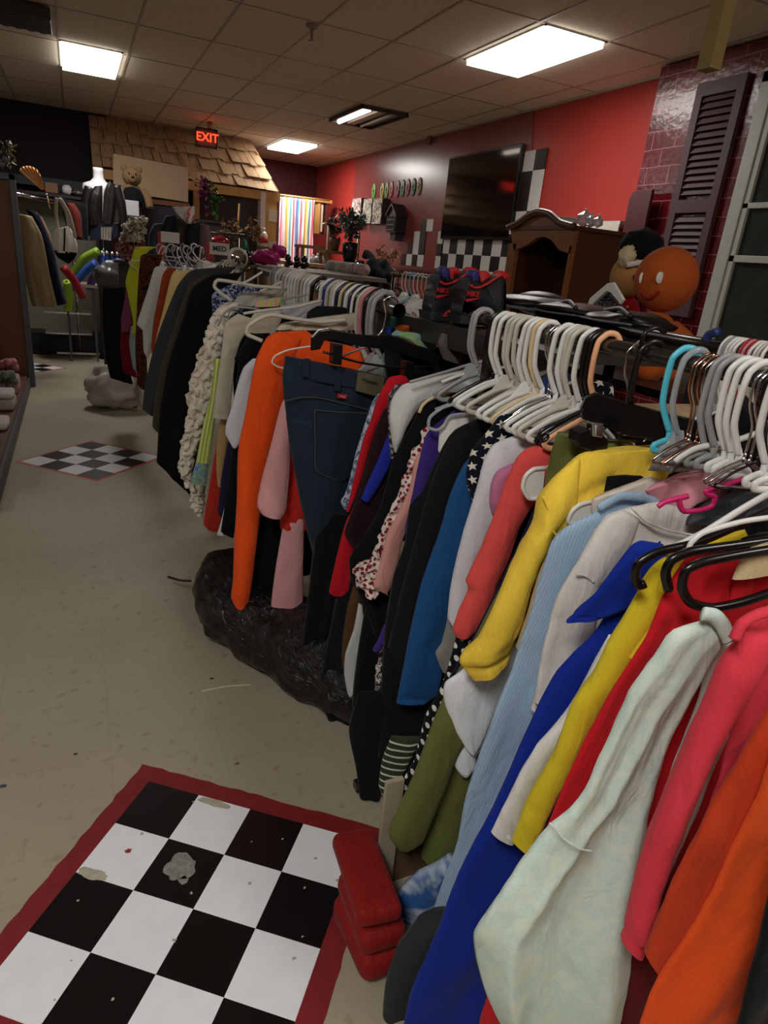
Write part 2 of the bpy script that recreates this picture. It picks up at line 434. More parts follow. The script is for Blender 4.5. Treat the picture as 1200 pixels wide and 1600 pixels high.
# the open troffer with one working tube
e = thing('ceiling_light', (3.68, 9.3, CEIL - .03), 'open troffer with only its left tube lit, between the two bright lights', 'ceiling light', 'recessed ceiling lights')
bm = bmesh.new()
for b in ((3.36, 3.385, 8.7, 9.92), (3.985, 4.01, 8.7, 9.92), (3.36, 4.01, 8.7, 8.725), (3.36, 4.01, 9.9, 9.92)): box(bm, *b, CEIL - .05, CEIL - .001)
finish(bm, 'frame', plain('troffer_dark', (66, 62, 58), .5), e, smooth=False)
boxo('reflector', (3.385, 3.985, 8.725, 9.9, CEIL - .012, CEIL - .004), plain('reflector_white', (150, 140, 130), .4), e)
tubeo('lamp_tube', [(3.49, 8.76, CEIL - .035), (3.49, 9.86, CEIL - .035)], .03, emit('tube_glow', (255, 240, 225), 5), e, label='lit fluorescent tube')
tubeo('lamp_tube', [(3.82, 8.76, CEIL - .035), (3.82, 9.86, CEIL - .035)], .022, plain('dead_tube', (190, 185, 180), .3), e, label='unlit tube')
boxo('ballast_cover', (3.62, 3.72, 8.74, 9.88, CEIL - .04, CEIL - .012), plain('reflector_white', (150, 140, 130), .4), e)
# projector mount, detector, sprinkler pipe, exit sign
def bboxo(n, c, s, mat, p=None, bev=0, label=None): return boxo(n, (c[0] - s[0] / 2, c[0] + s[0] / 2, c[1] - s[1] / 2, c[1] + s[1] / 2, c[2] - s[2] / 2, c[2] + s[2] / 2), mat, p, bev, label)
c = atZ(25, 22, CEIL - .07)
e = thing('air_vent', c, 'dark metal ceiling vent at the upper left corner', 'vent')
blk = plain('black_metal', (22, 22, 24), .4); chrome = plain('chrome', (205, 205, 208), .16, 1, var=.03)
bboxo('vent_box', c, (.55, .5, .1), plain('vent_grey', (52, 52, 56), .5), e, .01)
for i in range(5): bboxo('vent_blade', c + Vector((-.2 + i * .1, 0, -.055)), (.05, .46, .008), plain('vent_grey', (52, 52, 56), .5), e)
c = Vector((1.95, 6.32, CEIL))
e = thing('smoke_detector', c, 'small grey sprinkler head on the ceiling grid', 'sprinkler')
lathe('cup', c + Vector((0, 0, -.03)), [(.055, .03), (.05, .01), (.02, 0)], plain('sprinkler_grey', (150, 140, 128), .4), e)
lathe('sprinkler_head', c + Vector((0, 0, -.12)), [(.03, 0), (.03, .01), (.012, .015), (.014, .06), (.02, .09)], plain('sprinkler_grey', (150, 140, 128), .4), e)
c = atY(323, 216, 11.9)
e = thing('exit_sign', c, 'black exit sign with glowing red letters hung from the ceiling', 'exit sign')
bboxo('sign_box', c, (.33, .10, .27), blk, e, .008)
_sf = bboxo('sign_face', c + Vector((0, -.054, 0)), (.29, .006, .23), plain('sign_black', (20, 6, 6), .4), e)
text('lettering', 'EXIT', .17, emit('exit_red', (255, 52, 30), 3.5), c + Vector((0, -.062, 0)), (1, 0, 0), (0, 0, 1), _sf, .003, .002)
tubeo('stem', [c + Vector((.05, 0, .13)), Vector((c.x + .05, c.y, CEIL - .0))], .035, plain('stem_grey', (120, 110, 100), .5), e)
area('exit_glow', c + Vector((0, -.12, .0)), .28, .2, .4, (1, .15, .08)).rotation_euler = (math.pi / 2, 0, 0)
tag(boxo('ceiling_post', (2.1, 2.155, 2.05, 2.11, 2.40, CEIL), plain('yellowed_tape', (150, 130, 82), .6)), 'yellowish wooden strip hanging down from the ceiling beside the brick panel', 'strip')
bpy.data.objects['ceiling_post'].location.x += 0

# ---- painted brick panel, shutters, window at the right
BX = 4.72; BY = 5.14
def brick_mat():
    m, N, L, b = newmat('painted_brick')
    g = N.new('ShaderNodeNewGeometry'); mp = N.new('ShaderNodeMapping'); mp.inputs['Rotation'].default_value = (0, 0, 0)
    sp = N.new('ShaderNodeSeparateXYZ'); cb = N.new('ShaderNodeCombineXYZ'); L.new(g.outputs['Position'], sp.inputs[0]); L.new(sp.outputs[1], cb.inputs[0]); L.new(sp.outputs[2], cb.inputs[1])
    ns = N.new('ShaderNodeTexNoise'); ns.inputs['Scale'].default_value = 6; L.new(cb.outputs[0], ns.inputs['Vector'])
    ad = N.new('ShaderNodeVectorMath'); ad.operation = 'MULTIPLY_ADD'; L.new(ns.outputs['Color'], ad.inputs[0]); ad.inputs[1].default_value = (.02, .02, 0); L.new(cb.outputs[0], ad.inputs[2])
    bt = N.new('ShaderNodeTexBrick'); bt.inputs['Scale'].default_value = 1; bt.inputs['Brick Width'].default_value = .26; bt.inputs['Row Height'].default_value = .14; bt.inputs['Mortar Size'].default_value = .004; bt.inputs['Mortar Smooth'].default_value = .3
    bt.inputs['Color1'].default_value = lin((108, 15, 22)); bt.inputs['Color2'].default_value = lin((84, 10, 17)); bt.inputs['Mortar'].default_value = lin((170, 104, 108))
    L.new(ad.outputs[0], bt.inputs['Vector']); L.new(bt.outputs['Color'], b.inputs['Base Color'])
    b.inputs['Roughness'].default_value = .25
    n2 = N.new('ShaderNodeTexNoise'); n2.inputs['Scale'].default_value = 18; L.new(cb.outputs[0], n2.inputs['Vector'])
    bp = N.new('ShaderNodeBump'); bp.inputs['Strength'].default_value = .5; bp.inputs['Distance'].default_value = .006; L.new(n2.outputs[0], bp.inputs['Height']); L.new(bp.outputs[0], b.inputs['Normal'])
    return m
struct('wall_brick', (BX, WX, .5, BY, 0, CEIL - .02), brick_mat())
shut = plain('shutter_brown', (84, 58, 60), .65)
def shutter(pa, pb, z0, z1, label):
    e = thing('window_shutter', (BX - .03, (pa + pb) / 2, z0), label, 'shutter', 'louvred shutters')
    bm = bmesh.new()
    for b in ((pa, pa + .07, z0, z1), (pb - .07, pb, z0, z1), (pa + .07, pb - .07, z0, z0 + .1), (pa + .07, pb - .07, z1 - .1, z1), (pa + .07, pb - .07, z0 + (z1 - z0) * .46, z0 + (z1 - z0) * .46 + .1)):
        box(bm, BX - .045, BX - .002, b[0], b[1], b[2], b[3])
    finish(bm, 'frame', shut, e, smooth=False)
    bm = bmesh.new(); z = z0 + .12
    while z < z1 - .12:
        if not (z0 + (z1 - z0) * .46 - .03 < z < z0 + (z1 - z0) * .46 + .1):
            P = [Vector((BX - .04, pa + .06, z)), Vector((BX - .012, pa + .06, z + .045)), Vector((BX - .004, pa + .06, z + .045)), Vector((BX - .03, pa + .06, z))]
            prism(bm, P, Vector((0, pb - pa - .12, 0)))
        z += .052
    finish(bm, 'louvres', shut, e, smooth=False)
s1 = atX(1036, 400, BX).y; s2 = atX(1104, 400, BX).y
shutter(s2, s1, 1.45, 3.22, 'dark brown louvred shutter on the painted brick beside the window')
# window
wy1 = atX(1142, 402, BX).y
e = tag(thing('window_1', (BX - .02, wy1 - .6, 1.3), None, None), kind='structure')
wf = plain('window_paint', (196, 198, 186), .5)
bm = bmesh.new()
for b in ((wy1 - .02, wy1 + .09, 1.28, 3.2), (wy1 - 1.3, wy1 - 1.2, 1.28, 3.2), (wy1 - 1.3, wy1 + .09, 1.2, 1.30), (wy1 - 1.3, wy1 + .09, 3.12, 3.22)):
    box(bm, BX - .055, BX - .001, b[0], b[1], b[2], b[3], .006)
o = finish(bm, 'window_frame', wf, e, smooth=False)
bm = bmesh.new()
for b in ((wy1 - 1.2, wy1 - .02, 1.90, 1.95), (wy1 - 1.2, wy1 - .02, 2.28, 2.32), (wy1 - .07, wy1 - .02, 1.3, 3.12), (wy1 - .62, wy1 - .58, 1.95, 3.12)): box(bm, BX - .045, BX - .012, b[0], b[1], b[2], b[3], .004)
finish(bm, 'window_sash', wf, e, smooth=False)
boxo('window_pane', (BX - .02, BX - .012, wy1 - 1.2, wy1 - .05, 1.3, 3.12), plain('dusty_glass', (58, 66, 62), .12, var=.4, nscale=6), e)
# dark board leaning at the edge of the brick panel
bz = atX(1000, 297, 4.6)
bm = bmesh.new(); y0 = atX(1012, 330, 4.60).y; y1 = atX(976, 345, 4.60).y
P = [Vector((4.6, y0, 0)), Vector((4.6, y1, 0)), Vector((4.6, y1, bz.z - .06)), Vector((4.6, y1 - .03, bz.z - .015)), Vector((4.6, y1 - .08, bz.z)), Vector((4.6, y0, bz.z))]
prism(bm, P, Vector((.03, 0, 0)), .004)
tag(finish(bm, 'rounded_board', plain('board_maroon', (86, 40, 44), .3), smooth=False), 'dark maroon board with a rounded corner at the edge of the painted brick', 'board')

# ---- television and painted wall checks
e = thing('television', (WX - .06, 8.35, 2.03), 'large black flat television mounted on the red wall', 'television')
P = [atX(*q, WX - .07) for q in ((698, 243), (812, 229), (797, 378), (692, 371))]
ys = (P[0].y + P[3].y) / 2, (P[1].y + P[2].y) / 2; zs = (P[2].z + P[3].z) / 2, (P[0].z + P[1].z) / 2
boxo('casing', (WX - .07, WX - .02, ys[1], ys[0], zs[0], zs[1]), plain('tv_black', (10, 10, 12), .25), e, .006)
boxo('screen', (WX - .074, WX - .069, ys[1] + .025, ys[0] - .025, zs[0] + .04, zs[1] - .025), plain('tv_screen', (14, 13, 14), .08, var=.02, nb=False), e)
cw = plain('check_white', (214, 212, 206), .4); ck = plain('check_black', (18, 18, 20), .35)
def check_panel(name, label, cells, cy, cz, y0, z0, mirror=1):
    """cells: rows of 'w','b',' ' from the top; y runs toward smaller Y (right in the photo)"""
    bm = bmesh.new()
    for r, row in enumerate(cells):
        for q, ch in enumerate(row):
            if ch == ' ': continue
            n0 = len(bm.faces)
            box(bm, WX - .022, WX - .013, y0 - (q + 1) * cy, y0 - q * cy, z0 - (r + 1) * cz, z0 - r * cz)
            bm.faces.ensure_lookup_table()
            for f in bm.faces[n0:]: f.material_index = 0 if ch == 'w' else 1
    return tag(finish(bm, name, [cw, ck], smooth=False), label, 'checkerboard', 'painted checks on the wall')
a = atX(858, 232, WX - .02)
a = atX(821, 237, WX - .02)
check_panel('wall_checkerboard', 'tall black and white check strip on the wall right of the television', ['wb', 'bw', 'bw', 'wb', 'wb', 'wb'], .215, .215, a.y, a.z)
a = atX(692, 374, WX - .02)
check_panel('wall_checkerboard', 'black and white checks on the wall under the television', ['wbwbwbwb', 'bwbwbwbw', 'wbwbwbwb'], .225, .19, a.y, a.z)
a = atX(629, 342, WX - .02)
check_panel('wall_checkerboard', 'stepped black and white checks climbing the wall left of the television', ['   bw', '  wb ', ' bwb ', 'bwbw '], .2, .17, atX(629, 400, WX).y, atX(665, 343, WX).z)
check_panel('wall_checkerboard', 'single column of black and white checks on the wall just left of the television', ['w', 'b', 'w'], .2, .17, atX(629, 400, WX).y - 1.2, atX(665, 343, WX).z - .17)
check_panel('wall_checkerboard', 'narrow black and white checks on the wall behind the wooden hutch', ['bw', 'wb', 'bw'], .2, .2, atX(868, 392, WX).y, atX(880, 392, WX).z)
# dado line
struct('trim_4', (WX - .05, WX - .012, 9.0, 12.8, 1.56, 1.60), wall_mat('ledge_paint', (96, 48, 42), .4))
# nine coloured ovals
ovc = [(88, 170, 60), (170, 150, 40), (80, 150, 60), (190, 60, 50), (150, 50, 80), (40, 120, 70), (150, 50, 60), (40, 110, 80), (130, 110, 50)]
ovx = [584, 597, 604, 611, 621, 629, 637, 646, 655]
ovn = ['lime green', 'yellow', 'green', 'red', 'plum', 'dark green', 'crimson', 'teal green', 'olive yellow']
for i, (x_, c_) in enumerate(zip(ovx, ovc)):
    p = atX(x_, 299 - i * .95, WX - .02)
    e = thing('oval_plaque', p, '%s oval plaque, %s in the row of ovals on the wall' % (ovn[i], ['first', 'second', 'third', 'fourth', 'fifth', 'sixth', 'seventh', 'eighth', 'last'][i]), 'plaque', 'row of coloured oval plaques')
    bm = bmesh.new(); ball(bm, p, 1, 20, .012, .085, .13); finish(bm, 'oval', plain('oval_%d' % i, c_, .5), e)
    bm = bmesh.new(); tube(bm, [p + Vector((-.014, .02, .045)), p + Vector((-.016, -.02, .02)), p + Vector((-.016, .015, -.005)), p + Vector((-.014, -.02, -.045))], .008, seg=6); finish(bm, 'painted_mark', plain('oval_mark', (205, 190, 150), .6), e)
# three small canvases
for i, (xa, xb, ya, yb) in enumerate(((557, 571, 315, 344), (575, 588, 316, 346), (590, 604, 315, 347))):
    p = atX((xa + xb) / 2, (ya + yb) / 2, WX - .05); w = atX(xa, 330, WX).y - atX(xb, 330, WX).y
    e = thing('small_canvas', p, ['small painted canvas on the red wall, left of three', 'small painted canvas on the red wall, middle of three', 'small painted canvas on the wall next to the dark birdhouse shelf'][i], 'picture', 'three small canvases')
    boxo('canvas_edge', (WX - .14, WX - .013, p.y - w / 2, p.y + w / 2, p.z - .2, p.z + .2), plain('canvas_side', (70, 58, 54), .7), e)
    boxo('painted_face', (WX - .150, WX - .140, p.y - w / 2, p.y + w / 2, p.z - .2, p.z + .2), cloth('canvas_%d' % i, (214, 204, 188), ((120, 70, 90), (110, 110, 100), (90, 80, 70))[i], 'blot', 14), e)
# dark house-shaped shelf
p = atX(620, 350, WX - .1); w = .36; ex = p.y
e = thing('house_shelf', (WX - .1, ex, 1.98), 'dark house shaped shadow box on the wall right of the canvases', 'wall shelf')
hm = plain('house_dark', (52, 44, 46), .5)
zt = atX(622, 321, WX - .15).z; zb = atX(622, 376, WX - .15).z
bm = bmesh.new(); prism(bm, [Vector((WX - .2, ex - w / 2, zb + .12)), Vector((WX - .2, ex + w / 2, zb + .12)), Vector((WX - .2, ex + w / 2, zt - .14)), Vector((WX - .2, ex, zt)), Vector((WX - .2, ex - w / 2, zt - .14))], Vector((.187, 0, 0)), .006)
finish(bm, 'body', plain('house_side', (30, 26, 30), .5), e, smooth=False)
bm = bmesh.new()
for r in range(3):
    z = zb + .15 + r * (zt - zb - .3) / 3
    box(bm, WX - .215, WX - .2, ex - w / 2 + .02, ex + w / 2 - .02, z, z + .02)
for q in range(5): box(bm, WX - .215, WX - .2, ex - w / 2 + .02 + q * .077, ex - w / 2 + .035 + q * .077, zb + .15, zt - .16)
finish(bm, 'lattice', plain('house_lattice', (98, 90, 92), .5), e, smooth=False)
bm = bmesh.new()
for s_ in (-1, 1): prism(bm, [Vector((WX - .23, ex, zt + .03)), Vector((WX - .23, ex + s_ * (w / 2 + .03), zt - .13)), Vector((WX - .23, ex + s_ * (w / 2 + .03), zt - .16)), Vector((WX - .23, ex, zt))], Vector((.217, 0, 0)))
finish(bm, 'roof', hm, e, smooth=False)
boxo('base', (WX - .16, WX - .013, ex - .1, ex + .1, zb, zb + .12), hm, e)
# small white block near ceiling and white shelf behind the hutch
tag(bboxo('junction_box', atX(672, 217, WX - .03), (.06, .1, .14), plain('box_brown', (120, 80, 70), .6)), 'small painted box high on the wall near the ceiling left of the television', 'box')
sz = atX(950, 350, 4.8).z
e = thing('wall_shelf', (4.8, 5.9, sz), 'white shelf on the red wall behind the wooden hutch', 'shelf')
boxo('shelf_board', (4.66, WX - .001, 5.2, 7.0, sz - .02, sz + .01), plain('shelf_white', (214, 206, 194), .5), e)
boxo('shelf_rail', (4.655, 4.67, 5.2, 7.0, sz - .11, sz - .02), plain('shelf_white', (214, 206, 194), .5), e)
for y_ in (5.5, 6.6): bboxo('bracket', (4.8, y_, sz - .1), (.22, .03, .12), plain('shelf_white', (214, 206, 194), .5), e)

# ---- shingled hut at the back
HY = 12.5
shin = plain('wood_shingle', (190, 156, 118), .8, var=.35, nscale=7); pine = plain('pine_wood', (214, 162, 92), .5, var=.18, nscale=9)
e = thing('shingled_hut', (2.0, HY, 0), 'indoor hut front with shingled roof and pine window frame at the back', 'hut')
def rp(u, v):   # roof surface: u along, v 0 eave .. 1 ridge ; slanted right end
    xa = .35 + u * (3.37 - .35); xb = .35 + u * (2.98 - .35)
    return Vector((xa * (1 - v) + xb * v, HY - .02 + v * .55, 2.62 + v * (CEIL - 2.64)))
bm = bmesh.new(); prism(bm, [rp(0, 0), rp(1, 0), rp(1, 1), rp(0, 1)], Vector((0, .04, .0)))
finish(bm, 'roof_deck', plain('roof_deck_dark', (50, 38, 30), .9), e, smooth=False)
bm = bmesh.new(); rnd = random.Random(4); rows = 4
for r in range(rows):
    u = 0
    while u < .995:
        w = rnd.uniform(.042, .075); w = min(w, .999 - u); v0 = r / rows - rnd.uniform(0, .07) * (r > 0); v1 = min(1, (r + 1.25) / rows)
        g = .002
        n = Vector((0, -1, .6)).normalized(); l0 = rnd.uniform(.04, .075); 
        A = [rp(u + g, v0) + n * l0, rp(u + w - g, v0 + rnd.uniform(-.01, .01)) + n * l0, rp(u + w - g, v1) + n * .012, rp(u + g, v1) + n * .012]
        prism(bm, A, -n * .016); u += w
finish(bm, 'shingles', shin, e, smooth=False)
bm = bmesh.new(); prism(bm, [rp(.51, -.01) + Vector((0, -.07, 0)), rp(.55, -.01) + Vector((0, -.07, 0)), rp(.50, 1) + Vector((0, -.05, 0)), rp(.46, 1) + Vector((0, -.05, 0))], Vector((0, .03, .01)))
finish(bm, 'roof_batten', plain('batten_light', (190, 148, 104), .6), e, smooth=False)
boxo('eave_beam', (.35, 3.40, HY - .03, HY + .06, 2.48, 2.62), pine, e)
boxo('hut_wall', (.63, 3.3, HY + .14, HY + .2, 0, 2.6), plain('hut_dark', (46, 36, 34), .8), e)
boxo('lower_panel', (.63, 3.3, HY + .05, HY + .12, 0, 1.5), plain('hut_panel', (110, 78, 52), .7), e)
for xa in (1.9, 3.12):
    boxo('post', (xa, xa + (.10 if xa < 3 else .22), HY - .02, HY + .08, 0, 2.5), pine, e)
boxo('window_pane', (1.98, 3.1, HY + .08, HY + .10, 1.52, 2.46), plain('hut_glass', (60, 54, 52), .06, var=.5, nscale=3, nb=False), e)
boxo('window_rail', (1.9, 3.12, HY + .0, HY + .08, 1.5, 1.56), pine, e)
boxo('window_stile', (3.02, 3.08, HY + .0, HY + .08, 1.55, 2.46), plain('stile_grey', (170, 158, 140), .5), e)
for i, (za, zb_) in enumerate(((2.14, 2.34), (1.66, 1.82))):
    tag(bboxo('light_switch_plate', (3.27, HY - .04, (za + zb_) / 2), (.15, .02, zb_ - za), plain('plate_cream', (226, 214, 186), .4)), ['upper cream plate on the pine post beside the striped curtain', 'lower cream plate on the pine post beside the striped curtain'][i], 'plate')
tag(bboxo('paper_sign', atY(411, 332, HY - .04), (.09, .01, .66), plain('paper_pinkish', (226, 200, 190), .6)), 'narrow white paper strip pinned to the pine post', 'paper')
c = atY(411, 374, 12.2)
e = thing('spray_can', c - Vector((0, 0, .12)), 'red and white canister standing before the pine post', 'canister')
lathe('can', c - Vector((0, 0, .12)), [(.07, 0), (.075, .02), (.075, .2), (.04, .25)], plain('can_white', (220, 214, 206), .4), e)
lathe('label_band', c - Vector((0, 0, .06)), [(.077, 0), (.077, .1)], plain('can_red', (200, 40, 36), .4), e)
lathe('cap', c + Vector((0, 0, .13)), [(.035, 0), (.035, .06)], plain('can_white', (220, 214, 206), .4), e)
# interior reflections: shelf pieces seen behind the hut glass are real boards
tag(boxo('hut_counter', (1.95, 3.0, HY - .14, HY - .03, 1.44, 1.49), plain('counter_wood', (150, 104, 62), .5)), 'wooden ledge under the hut window', 'ledge')
# striped curtain
def curtain_mat():
    m, N, L, b = newmat('striped_curtain'); tc = N.new('ShaderNodeTexCoord'); sp = N.new('ShaderNodeSeparateXYZ'); L.new(tc.outputs['UV'], sp.inputs[0])
    mt = N.new('ShaderNodeMath'); mt.operation = 'MULTIPLY'; mt.inputs[1].default_value = 2.6; L.new(sp.outputs[0], mt.inputs[0])
    fr = N.new('ShaderNodeMath'); fr.operation = 'FRACT'; L.new(mt.outputs[0], fr.inputs[0])
    r = N.new('ShaderNodeValToRGB'); r.color_ramp.interpolation = 'CONSTANT'
    cols = [(60, 160, 205), (235, 235, 235), (235, 110, 150), (250, 200, 210), (240, 240, 235), (245, 170, 60), (250, 220, 130), (235, 235, 235), (90, 190, 190), (245, 245, 240), (230, 90, 110), (250, 240, 240), (150, 120, 190)]
    for i, c_ in enumerate(cols):
        el = r.color_ramp.elements[i] if i < 2 else r.color_ramp.elements.new(i / len(cols))
        el.position = i / len(cols); el.color = lin(c_)
    L.new(fr.outputs[0], r.inputs[0]); L.new(r.outputs[0], b.inputs['Base Color']); b.inputs['Roughness'].default_value = .8
    b.inputs['Subsurface Weight'].default_value = 0
    return m
ca, cb_ = atY(437, 307, 13.4), atY(492, 313, 13.4)
bmc = sheet([ca, ca + Vector((0, 0, -.7)), ca + Vector((0, 0, -2.45))], [cb_, cb_ + Vector((0, 0, -.7)), cb_ + Vector((0, 0, -2.45))], d=.02, folds=[(.05, 9, .4), (.02, 17, 1)], nrm=Vector((0, 1, 0)), m=60, dtop=1)
tag(finish(bmc, 'striped_curtain', curtain_mat()), 'rainbow striped curtain hanging by the far red corner', 'curtain')
tubeo('x', [ca + Vector((-.1, 0, .03)), cb_ + Vector((.3, 0, .03))], .015, pine); o = bpy.data.objects['x']; o.name = 'curtain_pole'; tag(o, 'thin wooden pole carrying the striped curtain', 'pole')
# little wooden wall cabinet right of the curtain
p = atY(503, 340, 13.8)
e = thing('wall_cabinet', p, 'small wooden frame shelf standing right of the striped curtain', 'shelf')
bboxo('side_panel', p + Vector((.06, 0, 0)), (.06, .2, .62), plain('cab_dark', (96, 50, 34), .5), e)
bboxo('side_panel', p + Vector((-.1, 0, -.03)), (.05, .2, .56), pine, e)
bboxo('top_board', p + Vector((0, 0, .30)), (.32, .24, .06), pine, e)
bboxo('white_strip', p + Vector((-.04, -.11, -.02)), (.04, .01, .5), plain('plate_cream', (226, 214, 186), .4), e)
# wooden table frames at the far right corner
fr = plain('frame_wood', (130, 98, 66), .5)
def frame_table(px0, px1, pyt, Y, label, zt=None):
    A = atY(px0, pyt, Y); B = atY(px1, pyt, Y); z = (A.z + B.z) / 2
    e = thing('wooden_stand', (A.x, Y, 0), label, 'stand', 'wooden stands in the far corner')
    boxo('table_top', (A.x, B.x, Y - .02, Y + .4, z - .05, z), fr, e)
    for X in (A.x + .02, B.x - .07):
        for yy in (Y, Y + .33): boxo('leg', (X, X + .05, yy, yy + .05, 0, z - .05), fr, e)
    boxo('stretcher', (A.x + .05, B.x - .05, Y, Y + .03, z - .4, z - .34), fr, e)
    return A, B, z
frame_table(470, 512, 384, 12.0, 'low wooden stand with pale ornaments in front of the striped curtain')
A, B, zt_ = frame_table(508, 560, 393, 11.2, 'wooden stand carrying the potted plants by the red wall')
# upright chair-like rail
tag(tubeo('wooden_upright', [atY(514, 352, 11.7), Vector((atY(514, 352, 11.7).x, 11.7, 0))], .03, fr), 'slim wooden upright behind the plant stand', 'post')
tag(tubeo('wooden_upright', [atY(561, 362, 11.9), Vector((atY(561, 362, 11.9).x, 11.9, 0))], .03, fr), 'slim wooden upright right of the tall black vase', 'post')
# plants
def pedestal(x, y, w, zt, label, cc=(46, 38, 36), d=None):
    d = d or w
    e = thing('display_stand', (x, y, 0), label, 'display stand', 'display stands between the racks')
    m_ = plain('stand_%d' % cc[0], cc, .6)
    boxo('stand_top', (x - w / 2, x + w / 2, y - d / 2, y + d / 2, zt - .03, zt), m_, e)
    boxo('stand_column', (x - w * .36, x + w * .36, y - d * .36, y + d * .36, .03, zt - .03), m_, e)
    boxo('stand_foot', (x - w / 2, x + w / 2, y - d / 2, y + d / 2, 0, .03), m_, e)
leafm = [plain('leaf_dark', (40, 62, 44), .6, var=.4), plain('leaf_grey', (96, 112, 104), .6, var=.3), plain('leaf_tan', (150, 112, 70), .7, var=.3), plain('leaf_purple', (96, 34, 70), .6, var=.3), plain('leaf_green', (70, 110, 50), .5, var=.3)]
def plant(name, base, pot, potm, h, spread, nleaf, lm, label, cat='plant', seed=1, lsize=.05, stems=True):
    rn = random.Random(seed); e = thing(name, base, label, cat)
    b = Vector(base)
    if pot: lathe('pot', b, [(pot[0] * .7, 0), (pot[0], pot[1] * .6), (pot[0] * 1.05, pot[1])], potm, e)
    ph = pot[1] if pot else 0
    bm = bmesh.new(); tips = []
    for i in range(9):
        a = rn.uniform(0, 6.28); s = rn.uniform(.2, 1) * spread; tp = b + Vector((math.cos(a) * s, math.sin(a) * s, ph + h * rn.uniform(.6, 1)))
        tube(bm, [b + Vector((0, 0, ph * .8)), b + Vector((math.cos(a) * s * .3, math.sin(a) * s * .3, ph + h * .4)), tp], .004, n=6, seg=5); tips.append(tp)
    finish(bm, 'stems', leafm[0], e)
    bm = bmesh.new()
    for i in range(nleaf):
        tp = rn.choice(tips); q = tp.lerp(b + Vector((0, 0, ph)), rn.random() ** 1.6 * .75) + Vector((rn.gauss(0, .02), rn.gauss(0, .02), rn.gauss(0, .02)))
        d = Vector((rn.gauss(0, 1), rn.gauss(0, 1), rn.gauss(0, .8))).normalized(); s = d.cross(Vector((0, 0, 1))).normalized(); u_ = d.cross(s); L_ = lsize * rn.uniform(.6, 1.2)
        vs = [bm.verts.new(q), bm.verts.new(q + d * L_ * .5 + s * L_ * .3 + u_ * .004), bm.verts.new(q + d * L_), bm.verts.new(q + d * L_ * .5 - s * L_ * .3 + u_ * .004)]
        bm.faces.new(vs)
    tag(finish(bm, 'foliage', lm, e), kind='stuff')
    return e
terr = plain('pot_brown', (96, 62, 50), .6); vblk = plain('vase_black', (18, 18, 24), .25)
plant('potted_plant', Vector((atY(524, 392, 11.3).x, 11.35, zt_)), (.09, .2), terr, .34, .2, 220, leafm[0], 'dark leafy plant in a brown pot on the far wooden stand', seed=2, lsize=.09)
plant('flower_vase', atY(545, 412, 10.6), (.12, .32), vblk, .48, .26, 420, leafm[1], 'grey green bouquet in a tall black vase by the red wall', 'vase', seed=3, lsize=.11)
plant('dried_bouquet', atX(600, 440, 3.3), None, None, .36, .16, 160, leafm[2], 'dry tan flower spray in front of the red wall', 'flowers', seed=5, lsize=.07)
plant('orchid_stem', atY(322, 345, 11.0), None, None, .62, .12, 120, leafm[3], 'purple orchid spray rising above the back rack', 'flowers', seed=6, lsize=.12)
plant('leafy_sprig', atY(335, 345, 10.9), None, None, .45, .1, 90, leafm[4], 'small green sprig beside the purple orchid', 'flowers', seed=7, lsize=.1)
v_ = atY(545, 412, 10.6)
pedestal(v_.x, 10.6, .3, v_.z, 'dark stand under the tall black vase')
v_ = atX(600, 440, 3.3); pedestal(3.3, v_.y, .3, v_.z, 'dark stand under the dry tan flower spray')
v_ = atX(561, 413, 3.4); pedestal(3.42, v_.y + .03, .25, v_.z - .05, 'dark stand under the small glowing lamp')
v_ = atY(328, 345, 11.0); pedestal(v_.x, 11.0, .4, v_.z, 'tall dark stand under the purple orchid', d=.3)
v_ = atY(411, 374, 12.2); pedestal(v_.x, 12.2, .2, v_.z - .12, 'slim stand under the red and white canister', (120, 90, 60))
# camera-like flash lamp glow near the plants
c = atX(561, 413, 3.4)
e = thing('desk_lamp', c, 'small glowing bluish white lamp beside the black vase', 'lamp')
ballo('bulb', c, .032, emit('blue_white_glow', (215, 225, 255), 8), e, sx=1.3)
lathe('shade', c + Vector((.02, .03, -.05)), [(.06, 0), (.075, .05), (.05, .1)], blk, e)

